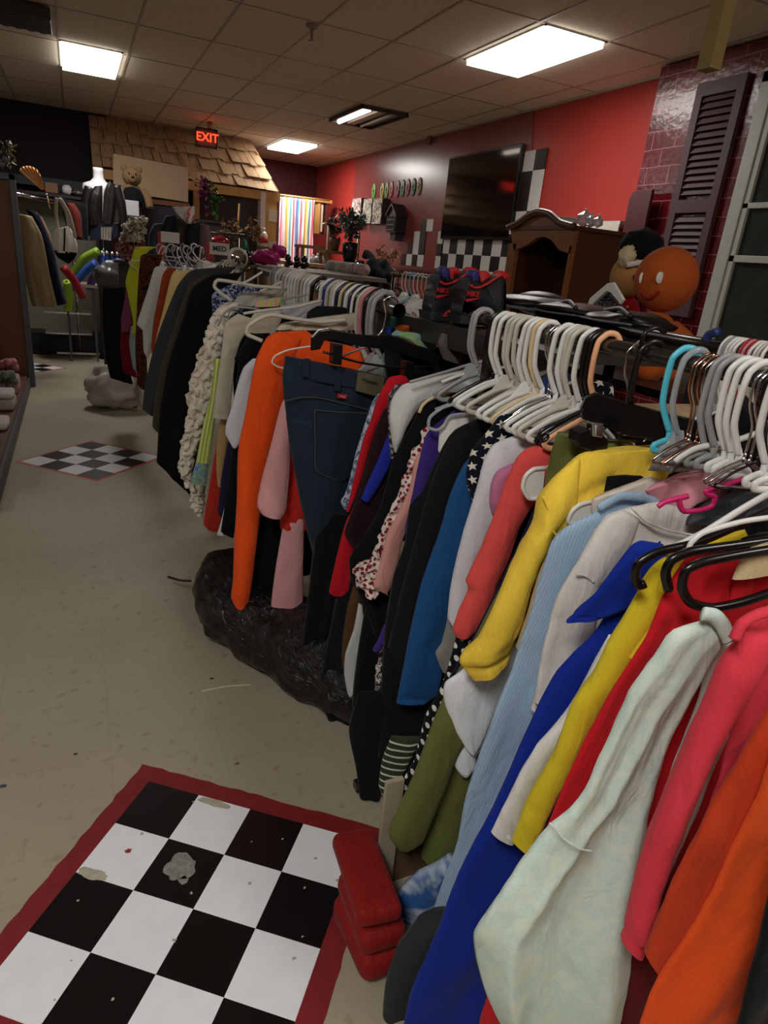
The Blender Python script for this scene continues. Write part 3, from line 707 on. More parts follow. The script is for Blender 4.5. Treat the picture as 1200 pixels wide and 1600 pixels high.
# ================================================================ FLOOR CHECKERS
tw = plain('floor_white', (232, 236, 238), .35, var=.08, nscale=14)
tk = plain('floor_black', (14, 14, 16), .3, var=.5, nscale=14)
bor = plain('floor_border_red', (122, 24, 30), .6, var=.3, nscale=18); bor2 = plain('floor_border_orange', (186, 78, 48), .6, var=.2, nscale=18)
def floor_checks(c, ang, T, bw, bmat, label, n=4, wear=False):
    cx, cy = c; ca_, sa = math.cos(ang), math.sin(ang)
    f = lambda i, j: Vector((cx + (i - 2) * T * ca_ + (j - 2) * T * sa, cy + (i - 2) * T * sa - (j - 2) * T * ca_, 0))
    e = thing('painted_checkerboard', (cx, cy, 0), label, 'painted floor pattern', 'painted checkerboards along the aisle floor')
    bm = bmesh.new(); b = bw / T
    rn = random.Random(3)
    def edge(i0, j0, i1, j1, m=24, amp=.02):
        return [f(i0 + (i1 - i0) * q / m + rn.uniform(-amp, amp), j0 + (j1 - j0) * q / m + rn.uniform(-amp, amp)) for q in range(m)]
    out = edge(-b, -b, 4 + b, -b) + edge(4 + b, -b, 4 + b, 4 + b) + edge(4 + b, 4 + b, -b, 4 + b) + edge(-b, 4 + b, -b, -b)
    prism(bm, [p + Vector((0, 0, .0004)) for p in out], Vector((0, 0, .0012)))
    finish(bm, 'border', bmat, e, smooth=False)
    bm = bmesh.new()
    for i in range(n):
        for j in range(n):
            n0 = len(bm.faces)
            P = [f(i, j), f(i + 1, j), f(i + 1, j + 1), f(i, j + 1)]
            prism(bm, [p + Vector((0, 0, .0018)) for p in P], Vector((0, 0, .0014)))
            bm.faces.ensure_lookup_table()
            for q in bm.faces[n0:]: q.material_index = (i + j + 1) % 2
    finish(bm, 'tiles', [tw, tk], e, smooth=False)
    if wear:
        rn = random.Random(8)
        def blob(u, v, r, mat, nm, z=.0036, asp=1, am=.35):
            bm = bmesh.new(); P = []
            for q in range(26):
                a = 6.283 * q / 26; rr = r * (1 + am * noise.noise(Vector((math.cos(a) * 2, math.sin(a) * 2, u * 5 + v))))
                P.append(f(u + rr * math.cos(a), v + rr * asp * math.sin(a)) + Vector((0, 0, z)))
            prism(bm, P, Vector((0, 0, .0004))); finish(bm, nm, mat, e, smooth=False)
        gum = plain('gum_grey', (128, 128, 122), .8, var=.75, nscale=60)
        blob(1.45, 1.42, .24, gum, 'worn_patch'); blob(1.62, 1.62, .07, gum, 'worn_patch')
        scuff = plain('scuff_tan', (172, 166, 148), .8, var=.4, nscale=50)
        blob(.25, 1.95, .26, scuff, 'scuff_mark', asp=.35); blob(1.35, .08, .3, scuff, 'scuff_mark', asp=.25)
        blob(.52, 1.42, .05, plain('scuff_red', (150, 30, 40), .6), 'paint_fleck', am=1.2)
        for q in range(16):
            u, v = rn.uniform(.1, 3.9), rn.uniform(.1, 3.8)
            blob(u, v, rn.uniform(.012, .03), scuff, 'paint_fleck', am=.8)
    return e
B3 = .451
def rot_xy(x, y):  # camera-fit frame -> room frame
    dx = (math.cos(B3), math.sin(B3)); return (x * dx[0] + y * dx[1], -x * dx[1] + y * dx[0])
K = 1.65 / 2.82
m1 = rot_xy(-.687 * K, 2.093 * K); m2 = rot_xy(-3.957 * K, 8.286 * K)
floor_checks(m1, -.206 - B3, .3048 * K, .062, bor, 'largest painted checkerboard with a dark red border in the foreground aisle', wear=True)
floor_checks(m2, -.319 - B3, .3048 * K, .025, bor2, 'painted checkerboard diamond with an orange border in the middle of the aisle')
m3 = atZ(66, 577, 0)
floor_checks((m3.x - .26, m3.y + .1), -.319 - B3, .3048 * K, .025, bor2, 'farthest painted checkerboard with an orange border, partly behind the shelf end')
# little bits on the floor
for i, (x_, y_, s_, c_, lb) in enumerate(((331, 1060, .006, (20, 18, 16), 'small black crumb on the floor beside the black bag'), (118, 1178, .005, (60, 50, 40), 'thin dark splinter on the bare floor left of the large checkerboard'), (370, 1193, .006, (110, 90, 60), 'tiny tan chip on the floor above the large checkerboard'), (4, 1228, .008, (70, 76, 90), 'grey blue speck at the left edge of the floor'))):
    p = atZ(x_, y_, .003); bm = bmesh.new(); ball(bm, p, s_, 8, 1.4, .8, .4, nz=.5, seed=i)
    tag(finish(bm, 'floor_crumb', plain('crumb%d' % i, c_, .8)), lb, 'debris')
p0, p1 = atZ(315, 1080, .001), atZ(392, 1070, .001)
tag(tubeo('floor_scratch', [p0, (p0 + p1) / 2 + Vector((0, .01, 0)), p1], .003, plain('scratch_white', (214, 208, 190), .7), flat=.3), 'pale scratch line on the floor beside the black bag', 'scratch')

# ================================================================ RACKS
RAILZ = 1.53
steel = plain('rack_steel', (96, 92, 86), .25, .9, var=.1)
def rack(label, xa, ya, xb, yb, z, r, ext=0):
    e = thing('clothes_rack', ((xa + xb) / 2, (ya + yb) / 2, 0), label, 'clothes rack')
    bm = bmesh.new(); tube(bm, [(xa, ya, z), (xb, yb, z)], r, n=1, seg=20, ends=False, smooth=False)
    tube(bm, [(xb, yb, z), (xa, ya, z)], r * .86, n=1, seg=20, ends=False, smooth=False)
    finish(bm, 'rail', steel, e)
    for (x, y) in ((xa + (xb - xa) * .06, ya + (yb - ya) * .06), (xb, yb - .1)):
        bm = bmesh.new(); box(bm, x - .015, x + .015, y - .015, y + .015, .06, z - r); finish(bm, 'upright', steel, e, smooth=False)
        bm = bmesh.new(); box(bm, x - .28, x + .28, y - .018, y + .018, .03, .06, .004); finish(bm, 'foot', steel, e, smooth=False)
    return e
rack('thick steel clothes rail of the nearest rack', 1.0, 1.62, 1.0, -.3, RAILZ, .0165)
rack('hollow steel clothes rail ending open beside the jeans', 1.0, 2.1, 1.32, 5.4, 1.50, .024)

HM = {
 'white': plain('hanger_white', (226, 226, 222), .35, var=.04), 'grey': plain('hanger_grey', (150, 152, 152), .4, var=.05), 'warm': plain('hanger_warm', (196, 192, 178), .4, var=.05),
 'black': plain('hanger_black', (14, 14, 15), .25), 'cream': plain('hanger_cream', (222, 196, 150), .4), 'peach': plain('hanger_peach', (236, 176, 132), .4),
 'cyan': plain('hanger_cyan', (88, 200, 224), .35), 'chrome': chrome, 'copper': plain('hanger_copper', (200, 140, 110), .2, 1), 'navy': plain('hanger_navy', (30, 34, 66), .3),
 'blue': plain('hanger_blue', (36, 42, 140), .35), 'pink': plain('hanger_pink', (196, 128, 132), .4), 'magenta': plain('hanger_magenta', (206, 34, 110), .4), 'teal': plain('hanger_teal', (20, 52, 54), .35),
 'yellow': plain('hanger_yellow', (214, 176, 40), .4), 'red': plain('hanger_red', (176, 30, 40), .4), 'clear': plain('hanger_clear', (200, 206, 210), .12, trans=.55), 'dgrey': plain('hanger_dark_grey', (92, 92, 94), .4)}
HNAME = {'white': 'white plastic', 'grey': 'grey plastic', 'warm': 'off-white plastic', 'black': 'black plastic', 'cream': 'cream', 'peach': 'peach coloured', 'cyan': 'bright cyan', 'chrome': 'chrome wire', 'copper': 'copper coloured wire', 'navy': 'navy', 'blue': 'blue', 'pink': 'dusty pink', 'magenta': 'magenta', 'teal': 'dark teal', 'yellow': 'yellow', 'red': 'red', 'clear': 'clear plastic', 'dgrey': 'dark grey'}
HCACHE = {}
def hanger_mesh(style, r, mat, slim=False):
    key = (style, r, mat, slim)
    if key in HCACHE: return HCACHE[key]
    bm = bmesh.new(); h = r + .006
    if style == 'wire':
        w = .0022
        hook = [(h * .95, 0, -.012), (h * .9, 0, .008), (0, 0, h), (-h, 0, 0), (-h * .9, 0, -.04), (-.004, 0, -.075), (0, 0, -.12)]
        tube(bm, hook, w, n=28, seg=6)
        q = {0: 1, 1: .62, 2: .35}[int(slim)]; z_ = lambda v: -.12 + (v + .12) * q
        tube(bm, [(x_ * q, 0, z_(v_)) for x_, v_ in ((0, -.12), (0, -.15), (-.09, -.205), (-.17, -.275), (-.16, -.287), (0, -.29), (.16, -.287), (.17, -.275), (.09, -.205), (0, -.15))], w, n=48, seg=6)
    else:
        w = .0066 if slim else .0052
        hook = [(h * 1.05, 0, -.012), (h * .98, 0, .012), (h * .5, 0, h * 1.08), (-h * .3, 0, h * 1.12), (-h * 1.1, 0, h * .35), (-h * 1.25, 0, -.03), (-h * 1.15, 0, -.075), (-h * .5, 0, -.108), (0, 0, -.128)]
        tube(bm, hook, w, n=34, seg=8, flat=.7)
        ww = {0: (.18, .298), 1: (.105, .215), 2: (.026, .158)}[int(slim)]
        W_, D_ = ww; m_ = (D_ - .145)
        sh = [(0, 0, -.125), (0, 0, -.145), (-.28 * W_, 0, -.145 - .17 * m_), (-.66 * W_, 0, -.145 - .52 * m_), (-.97 * W_, 0, -.145 - .88 * m_), (-W_, 0, -D_), (-.88 * W_, 0, -D_ - .008), (0, 0, -D_ - .008), (.88 * W_, 0, -D_ - .008), (W_, 0, -D_), (.97 * W_, 0, -.145 - .88 * m_), (.66 * W_, 0, -.145 - .52 * m_), (.28 * W_, 0, -.145 - .17 * m_), (0, 0, -.145)]
        tube(bm, sh, w, n=60, seg=8, flat=.7)
        if style == 'plate':
            pw_ = .5 if int(slim) == 2 else 1
            P = [Vector((p[0] * pw_, p[1], p[2])) for p in ((-.02, -.0015, -.12), (.02, -.0015, -.12), (.05, -.0015, -.165), (.085, -.0015, -.2), (-.085, -.0015, -.2), (-.05, -.0015, -.165))]
            prism(bm, P, Vector((0, .003, 0)))
    me = bpy.data.meshes.new('clothes_hanger'); bmesh.ops.recalc_face_normals(bm, faces=bm.faces); bm.to_mesh(me); bm.free()
    for p in me.polygons: p.use_smooth = True
    me.materials.append(HM[mat]); HCACHE[key] = me; return me
ORD = ['first', 'second', 'third', 'fourth', 'fifth', 'sixth', 'seventh', 'eighth', 'ninth', 'tenth', 'eleventh', 'twelfth', 'thirteenth', 'fourteenth', 'fifteenth', 'sixteenth', 'seventeenth', 'eighteenth', 'nineteenth', 'twentieth']
HCOUNT = {}
def put_hanger(style, mat, X, Y, Z, r, rz, place, group, name='clothes_hanger', sc=1, roll=0, slim=False):
    me = hanger_mesh(style, r, mat, slim)
    o = bpy.data.objects.new(name, me); COL.objects.link(o)
    o.location = (X, Y, Z); o.rotation_euler = (0, roll, rz); o.scale = (sc, sc, sc)
    kk = (mat, place); HCOUNT[kk] = HCOUNT.get(kk, 0) + 1; n = HCOUNT[kk]
    o['label'] = '%s hanger on %s, %s such from its far end' % (HNAME[mat], place, ORD[n - 1])
    o['category'] = 'hanger'; o['group'] = group
    return o
def proj(p):
    d = Vector(p) - C0; w = d.dot(FW); return 600 + FOC * d.dot(RT) / w, 800 - FOC * d.dot(UP) / w
def solve_y(fx, target, a, b):
    for _ in range(50):
        m = (a + b) / 2
        if proj(fx(m))[0] > target: a = m
        else: b = m
    return (a + b) / 2
rn = random.Random(11)
# hangers of the nearest rack, from its far end to the photographer
seqA = [(748, 'plate', 'grey'), (752, 'plate', 'grey'), (776, 'tub', 'black'), (783, 'tub', 'white'), (792, 'tub', 'white'), (804, 'plate', 'warm'), (811, 'tub', 'warm'), (818, 'tub', 'warm'), (830, 'tub', 'white'), (838, 'plate', 'white'), (846, 'tub', 'cream'), (853, 'tub', 'white'),
        (864, 'wire', 'chrome'), (869, 'wire', 'chrome'), (874, 'wire', 'chrome'), (880, 'tub', 'white'), (893, 'tub', 'white'), (900, 'tub', 'warm'), (906, 'plate', 'warm'), (920, 'tub', 'white'), (931, 'tub', 'black'), (937, 'tub', 'black'), (946, 'tub', 'peach'),
        (992, 'wire', 'chrome'), (1014, 'tub', 'black'), (1066, 'tub', 'cyan'), (1082, 'plate', 'clear'), (1096, 'wire', 'copper'), (1103, 'wire', 'chrome'), (1110, 'wire', 'copper'), (1118, 'wire', 'chrome'), (1130, 'tub', 'grey'), (1142, 'tub', 'grey'), (1158, 'tub', 'white'), (1170, 'tub', 'white'),
        (1186, 'tub', 'white'), (1198, 'wire', 'chrome'), (1206, 'wire', 'chrome'), (1214, 'wire', 'black'), (1228, 'tub', 'white'), (1250, 'tub', 'white')]
for px_, st, mt in seqA:
    y = solve_y(lambda t: (.985, t, RAILZ + .02), px_, .2, 1.75)
    put_hanger(st, mt, 1.0, y, RAILZ, .0165, rn.uniform(-.36, -.22), slim=(2 if px_ > 950 else 1), place='the nearest rail', group='hangers on the nearest rail', roll=rn.uniform(-.05, .05))
# hangers of the middle rack
def railB(t): return Vector((1.0 + .32 * t, 2.1 + 3.3 * t, 1.50))
seqB = [(432, 'grey'), (437, 'grey'), (441, 'white'), (447, 'warm'), (453, 'warm'), (458, 'white'), (463, 'white'), (468, 'white'), (473, 'white'), (478, 'warm'), (484, 'warm'), (489, 'white'), (495, 'white'), (501, 'black'), (505, 'chrome'), (510, 'chrome'), (515, 'white'), (521, 'blue'), (526, 'warm'), (532, 'warm'), (537, 'white'), (542, 'navy'), (547, 'cream'), (552, 'teal'), (557, 'white'), (562, 'navy'), (567, 'white'), (572, 'black'), (577, 'warm'), (582, 'pink'), (588, 'black'), (594, 'grey'), (600, 'grey')]
for px_, mt in seqB:
    t = solve_y(lambda q: railB(q) + Vector((-.01, 0, .03)), px_, -.01, 1.0); p = railB(t)
    put_hanger('wire' if mt == 'chrome' else ('plate' if mt in ('grey', 'warm') and rn.random() < .5 else 'tub'), mt, p.x, p.y, p.z, .024, rn.uniform(-.15, .1), 'the middle rail', 'hangers on the middle rail', sc=1.42, slim=True)

# ---- garments of the nearest rack
def H(px, Y0, k, r, mat, label, flat=.8, closed=False, name='clothes_hanger', grp='hangers on the nearest rail'):
    P = [atP(x, y, Y0, k) for x, y in px]
    if closed: P.append(P[0])
    o = tubeo(name, P, r, HM[mat], n=8 * len(P), seg=10, flat=flat)
    return tag(o, label, 'hanger', grp)
def F(*a): return list(a)
gp = 'garments on the nearest rack'
f1 = [(.018, 6, .3), (.008, 11, 1.2)]; f2 = [(.024, 4.2, 1.0), (.008, 9, .2)]; f3 = [(.026, 5, 2.2), (.01, 9, .6)]; f0 = [(.011, 7, .5), (.004, 13, 1.1)]

orange = cloth('cloth_bright_orange', (232, 84, 30)); 
garment('long_blouse', 'bright orange draped blouse filling the bottom right corner', 'blouse', orange, .30, [
    ('body', [(1235, 1040), (1190, 1230), (1110, 1420), (1020, 1560), (985, 1640)], [(1330, 1030), (1400, 1250), (1330, 1500), (1200, 1680)], dict(folds=[(.022, 5, .4), (.012, 9, 2)], d=.02)),
    ('sleeve', [(1222, 1075), (1160, 1170), (1100, 1275), (1040, 1400), (1006, 1487)], [(1260, 1080), (1225, 1190), (1185, 1300), (1110, 1440), (1034, 1524)], dict(folds=[(.008, 3, .4)], d=.016, dy=.035, mat=cloth('cloth_rust_orange', (196, 62, 28)))),
], group=gp)
garment('black_skirt', 'black garment edge at the lower right behind the orange blouse', 'skirt', cloth('cloth_black', (12, 12, 14)), .24, [
    ('skirt', [(1230, 1300), (1190, 1420), (1150, 1540), (1130, 1640)], [(1330, 1300), (1320, 1420), (1260, 1540), (1200, 1640)], dict(folds=f1))], group=gp)
coral = cloth('cloth_coral_pink', (222, 62, 78))
garment('long_sleeve_top', 'coral pink long sleeve top beside the mint tee at the right edge', 'top', coral, .38, [
    ('body', [(1172, 969), (1150, 1040), (1128, 1180), (1080, 1330), (1045, 1420)], [(1290, 900), (1330, 1100), (1290, 1320), (1240, 1500)], dict(folds=f2, dy=.02)),
    ('sleeve', [(1160, 985), (1126, 1037), (1100, 1105), (1070, 1169), (1032, 1262), (1002, 1356), (971, 1469)], [(1215, 985), (1168, 1085), (1120, 1160), (1085, 1246), (1058, 1320), (1030, 1400), (1003, 1488)], dict(folds=[(.006, 2.4, .8)], d=.02, puff=.3, hem=.05)),
    ('TUBE', [(1147, 998), (1160, 974), (1185, 960), (1230, 948)], [], dict(nm='neckband', r=.007, dy=-.02)),
], group=gp)
garment('maroon_skirt', 'dark maroon skirt below the coral sleeve', 'skirt', cloth('cloth_maroon', (104, 22, 30)), .47, [
    ('skirt', [(1000, 1380), (975, 1500), (945, 1640)], [(1120, 1380), (1090, 1500), (1060, 1660)], dict(folds=f1))], group=gp)
mint = cloth('cloth_mint', (208, 230, 220), (216, 230, 216), 'blot', 22)
garment('mint_tee', 'large pale mint flared top with faint mottling in the foreground', 'top', mint, .48, [
    ('body', [(1106, 962), (1047, 981), (1021, 1022), (987, 1075), (950, 1157), (905, 1244), (862, 1287), (822, 1337), (775, 1400), (742, 1457), (746, 1506), (762, 1562), (800, 1640)],
             [(1140, 990), (1112, 1030), (1078, 1100), (1050, 1170), (1030, 1235), (1014, 1300), (1004, 1360), (992, 1420), (975, 1490), (958, 1560), (944, 1640)], dict(folds=[(.05, 4.0, 2.1), (.012, 9, .6)], d=.02, n=60, m=48, wr=.005)),
    ('back_panel', [(1112, 985), (1090, 1090), (1050, 1200), (1020, 1330), (985, 1450)], [(1190, 990), (1160, 1100), (1110, 1210), (1060, 1330), (1010, 1450)], dict(folds=f0, dy=.03)),
    ('TUBE', [(1098, 959), (1115, 962), (1128, 975), (1140, 1000)], [], dict(nm='neckband', r=.011, dy=-.022, flat=.5)),
    ('TUBE', [(859, 1286), (880, 1310), (905, 1326), (926, 1330)], [], dict(nm='sleeve_seam', r=.0016, dy=-.034)),
], group=gp)
red = cloth('cloth_red', (204, 28, 38))
garment('red_polo', 'red polo seen through the loop of the black hanger at the right edge', 'polo shirt', red, .555, [
    ('body', [(1075, 868), (1037, 922), (1003, 994), (946, 1082), (905, 1160), (875, 1225), (841, 1311), (838, 1380)], [(1119, 857), (1172, 843), (1240, 850), (1230, 1050), (1100, 1350)], dict(folds=f2, d=.016)),
    ('placket', [(1150, 870), (1135, 960), (1105, 1050)], [(1185, 868), (1170, 960), (1140, 1050)], dict(d=.004, dy=-.02)),
], group=gp)
yel2 = cloth('cloth_mustard_yellow', (218, 196, 44))
garment('mustard_tee', 'mustard yellow tee with long sleeve beside the narrow white one', 'tee', yel2, .61, [
    ('body', [(1060, 862), (1031, 875), (1003, 903), (985, 950), (960, 1010)], [(1162, 826), (1190, 900), (1100, 1010)], dict(folds=f1)),
    ('sleeve', [(1020, 885), (985, 945), (950, 1000), (925, 1050), (894, 1094), (860, 1180), (826, 1244), (800, 1313)], [(1060, 900), (1030, 965), (990, 1030), (952, 1090), (915, 1165), (882, 1220), (852, 1285), (834, 1330)], dict(folds=f0, d=.016, puff=.2, hem=.06, dy=-.01)),
], group=gp)
garment('white_tee', 'narrow strip of white sleeve between royal blue and mustard yellow', 'tee', cloth('cloth_white', (226, 224, 220)), .645, [
    ('sleeve', [(950, 990), (900, 1090), (868, 1130), (837, 1161), (805, 1215), (785, 1255), (766, 1296)], [(980, 1000), (930, 1085), (900, 1140), (870, 1190), (838, 1240), (820, 1290), (800, 1313)], dict(folds=f0, hem=.06))], group=gp)
garment('khaki_collar', 'beige and blush collar pieces tucked under the black hanger loop', 'shirt', cloth('cloth_blush', (214, 184, 172)), .60, [
    ('collar', [(1012, 915), (990, 940), (978, 972)], [(1040, 905), (1030, 940), (1010, 968)], dict(folds=f0, d=.01)),
], group=gp)
blue = cloth('cloth_royal_blue', (16, 44, 148))
garment('blue_dress', 'long royal blue dress reaching the bottom of the picture', 'dress', blue, .69, [
    ('body', [(960, 930), (930, 985), (897, 1020), (870, 1050), (849, 1086), (811, 1161), (770, 1255), (725, 1337), (687, 1431), (665, 1480), (639, 1544), (618, 1640), (600, 1740)], [(1034, 846), (1060, 1000), (1000, 1150), (930, 1290), (880, 1400), (800, 1550), (780, 1660), (770, 1760)], dict(folds=[(.02, 4.2, 1.4), (.006, 9, .2)], d=.02, n=60)),
    ('sleeve', [(1000, 845), (985, 853), (958, 885), (925, 930), (884, 972)], [(1036, 850), (1050, 880), (1020, 920), (985, 945), (934, 966)], dict(folds=f0, hem=.08, dy=-.02)),
], group=gp)
sheer = cloth('cloth_offwhite_sheer', (224, 218, 212))
garment('offwhite_blouse', 'off-white short sleeve blouse with a curved neckline seam', 'blouse', sheer, .80, [
    ('body', [(987, 793), (945, 808), (915, 860), (880, 930), (860, 1000), (845, 1060), (830, 1110)], [(1028, 784), (1103, 809), (1110, 900), (1040, 1050), (960, 1200)], dict(folds=f0, d=.014)),
    ('sleeve', [(975, 797), (947, 806), (925, 831), (900, 877), (884, 905), (868, 937), (856, 984), (846, 1020), (834, 1094)], [(1000, 810), (985, 850), (960, 890), (940, 920), (935, 960), (925, 1000), (905, 1050), (880, 1110)], dict(folds=f0, d=.018, puff=.15, dy=-.015)),
    ('TUBE', [(987, 794), (1010, 815), (1050, 830), (1095, 838)], [], dict(nm='neck_seam', r=.0022, dy=-.03)),
    ('TUBE', [(900, 897), (915, 900), (928, 910)], [], dict(nm='sleeve_seam', r=.002, dy=-.04)),
], group=gp)
lblue = cloth('cloth_light_blue_knit', (164, 192, 218), (150, 176, 204), 'stripe', 160)
garment('blue_cardigan', 'long light blue ribbed cardigan between yellow tee and royal blue dress', 'cardigan', lblue, .86, [
    ('body', [(975, 772), (935, 795), (900, 812), (875, 828), (859, 850), (843, 900), (830, 950), (815, 997), (800, 1045), (777, 1094), (750, 1170), (727, 1250), (714, 1319), (687, 1394), (668, 1458)], [(1009, 775), (1030, 786), (1020, 900), (950, 1000), (900, 1080), (850, 1170), (800, 1270), (745, 1360), (700, 1440)], dict(folds=[(.012, 3.4, .7), (.004, 9, 1)], d=.018, n=60)),
    ('TUBE', [(935, 795), (970, 776), (1005, 778), (1028, 786)], [], dict(nm='neckband', r=.010, dy=-.02, flat=.5)),
], group=gp)
garment('beige_tee', 'tan shadowed sleeve just behind the bright yellow tee', 'tee', cloth('cloth_tan', (190, 168, 128)), .90, [
    ('sleeve', [(866, 840), (840, 900), (822, 960), (805, 1010)], [(890, 840), (868, 900), (845, 960), (825, 1010)], dict(folds=f0))], group=gp)
garment('cream_blouse', 'cream folded neckline between the yellow tee and the light blue cardigan', 'top', cloth('cloth_cream', (226, 216, 204)), .88, [
    ('body', [(925, 781), (925, 795), (930, 830)], [(1016, 744), (1031, 750), (1040, 790)], dict(folds=f0, d=.012, dtop=1))], group=gp)
garment('pink_shirt', 'pale pink shirt shoulder with a black collar on a white hanger', 'shirt', cloth('cloth_pale_pink', (222, 150, 160)), .84, [
    ('shoulder', [(1006, 766), (1012, 775), (1030, 800)], [(1150, 711), (1152, 735), (1150, 770)], dict(folds=f0, d=.012, dtop=1)),
    ('collar', [(1149, 706), (1150, 722), (1154, 742)], [(1172, 676), (1205, 700), (1190, 715)], dict(mat=cloth('cloth_black', (12, 12, 14)), d=.016, dtop=1, dy=-.01)),
], group=gp)
yel = cloth('cloth_bright_yellow', (250, 210, 72))
garment('yellow_tee', 'bright yellow tee with a drooping short sleeve, centre right', 'tee', yel, .94, [
    ('body', [(931, 703), (905, 710), (871, 737), (850, 765), (845, 800)], [(1000, 699), (1049, 696), (1050, 722), (1034, 750), (960, 785), (900, 822), (860, 850)], dict(folds=f0, d=.02, wr=.005)),
    ('sleeve', [(905, 712), (871, 737), (843, 772), (834, 812), (815, 850), (796, 890), (765, 953), (743, 1000), (721, 1026), (719, 1038), (738, 1062)], [(900, 800), (880, 815), (862, 835), (852, 860), (840, 885), (830, 915), (822, 950), (815, 985), (806, 1000), (800, 1022), (796, 1034)], dict(folds=[(.012, 2.6, .9), (.005, 6, .3)], d=.026, puff=.25, hem=.07, dy=-.02, wr=.006)),
    ('TUBE', [(848, 775), (858, 800), (862, 825), (872, 840)], [], dict(nm='shoulder_seam', r=.0022, dy=-.05)),
], group=gp)
olive = cloth('cloth_olive', (104, 110, 56))
garment('olive_trousers', 'olive green trousers folded over the black clip hanger', 'trousers', olive, 1.02, [
    ('waist', [(871, 676), (862, 700), (850, 758), (852, 800)], [(905, 682), (985, 690), (985, 760), (960, 820)], dict(folds=[(.012, 3, .3)], d=.02, dtop=1)),
    ('leg', [(790, 900), (735, 1010), (700, 1075), (680, 1120), (661, 1169), (639, 1225), (612, 1281), (606, 1300), (614, 1310)], [(850, 900), (800, 1020), (760, 1090), (735, 1140), (712, 1180), (696, 1225), (676, 1275), (660, 1312), (642, 1320)], dict(folds=[(.014, 3, .5), (.006, 7, 1.3)], d=.03)),
    ('leg', [(830, 950), (770, 1060), (730, 1130), (705, 1180), (690, 1240), (668, 1300), (658, 1338)], [(870, 950), (820, 1080), (775, 1150), (750, 1200), (735, 1250), (716, 1310), (700, 1345)], dict(folds=[(.010, 3, .5)], d=.026, dy=.04)),
], group=gp)
garment('white_tee', 'white tee with a rounded hem below the yellow sleeve', 'tee', cloth('cloth_bright_white', (236, 240, 246)), 1.00, [
    ('hem_flap', [(760, 1000), (725, 1045), (696, 1068), (694, 1095), (705, 1130), (722, 1158)], [(830, 1000), (810, 1040), (790, 1080), (770, 1120), (752, 1160), (742, 1178)], dict(folds=[(.010, 3, 1)], d=.02, dtop=1)),
    ('sleeve', [(735, 1120), (716, 1150), (708, 1170), (708, 1192), (716, 1206)], [(775, 1130), (757, 1160), (745, 1180), (742, 1195), (732, 1210)], dict(folds=[(.008, 3, 1)], d=.022, dy=.02)),
], group=gp)
cor2 = cloth('cloth_salmon', (228, 84, 80))
garment('salmon_tee', 'salmon coral tee with folded sleeve edge left of the yellow tee', 'tee', cor2, 1.10, [
    ('body', [(845, 697), (827, 700), (809, 712), (790, 750), (774, 797), (749, 859), (727, 905), (731, 919), (715, 953), (706, 981), (711, 992)], [(862, 694), (880, 760), (835, 785), (812, 825), (797, 870), (780, 905), (768, 935), (762, 958), (750, 975), (736, 987)], dict(folds=[(.012, 3.1, .2), (.005, 7, .5)], d=.022, puff=.15, n=56)),
], group=gp)
garment('navy_blouse', 'dark navy top in the gap between the salmon and yellow tees', 'top', cloth('cloth_dark_navy', (22, 20, 48)), 1.06, [
    ('body', [(840, 780), (815, 835), (790, 890), (765, 945), (735, 1000), (700, 1060)], [(880, 780), (860, 840), (830, 900), (800, 950), (780, 1010), (740, 1060)], dict(folds=f1))], group=gp)
garment('polka_scarf', 'black and white polka dot fabric strip beside the olive trousers', 'scarf', cloth('cloth_dots', (16, 16, 18), (222, 222, 218), 'dot', 38), 1.10, [
    ('fabric', [(715, 985), (700, 1040), (685, 1080), (665, 1115), (655, 1150), (645, 1190), (625, 1225), (606, 1275)], [(745, 1000), (725, 1045), (700, 1090), (685, 1130), (672, 1165), (660, 1200), (645, 1240), (618, 1290)], dict(folds=f1, d=.012))], group=gp)
garment('striped_skirt', 'green skirt edge with thin white stripes beside the polka dot strip', 'skirt', cloth('cloth_green_stripe', (52, 62, 42), (206, 206, 190), 'hstripe', 44), 1.18, [
    ('skirt', [(612, 1150), (598, 1188), (592, 1230), (596, 1240)], [(660, 1150), (640, 1190), (618, 1230), (610, 1240)], dict(folds=f0))], group=gp)
garment('white_long_tee', 'white long sleeve tee left of the salmon tee', 'tee', cloth('cloth_cool_white', (216, 216, 222)), 1.20, [
    ('body', [(834, 672), (800, 682), (771, 694), (756, 719), (743, 766), (724, 828), (709, 891), (703, 925), (699, 966), (703, 971)], [(840, 680), (850, 730), (800, 760), (785, 800), (760, 860), (745, 900), (735, 940), (720, 975), (712, 985)], dict(folds=[(.008, 3, .2)], d=.02, puff=.1)),
    ('lining', [(712, 900), (700, 960), (690, 1005), (680, 1020), (692, 1050), (700, 1040)], [(745, 900), (725, 960), (718, 1010), (712, 1030), (712, 1050), (708, 1056)], dict(mat=cloth('cloth_grey', (138, 140, 132)), dy=.03)),
], group=gp)
garment('pink_hat', 'small translucent lilac pink fabric lump beside the salmon shoulder', 'fabric', cloth('cloth_lilac', (196, 120, 158)), 1.165, [
    ('fabric', [(778, 735), (766, 755), (764, 785), (768, 800)], [(805, 722), (800, 750), (790, 780), (775, 805)], dict(folds=f1, d=.02))], group=gp)
garment('star_blouse', 'navy blouse printed with white stars', 'blouse', cloth('cloth_stars', (16, 18, 36), (226, 222, 206), 'star', 31), 1.26, [
    ('body', [(800, 645), (780, 650), (768, 666), (750, 690), (738, 705), (729, 744), (735, 775), (748, 800)], [(877, 648), (860, 700), (830, 740), (800, 770), (790, 800), (770, 830)], dict(folds=[(.007, 3, .2)], d=.018, dtop=1)),
    ('shoulder', [(875, 628), (880, 645), (878, 665)], [(925, 592), (955, 600), (960, 620)], dict(folds=f0, d=.016, dtop=1, dy=-.02)),
], group=gp)
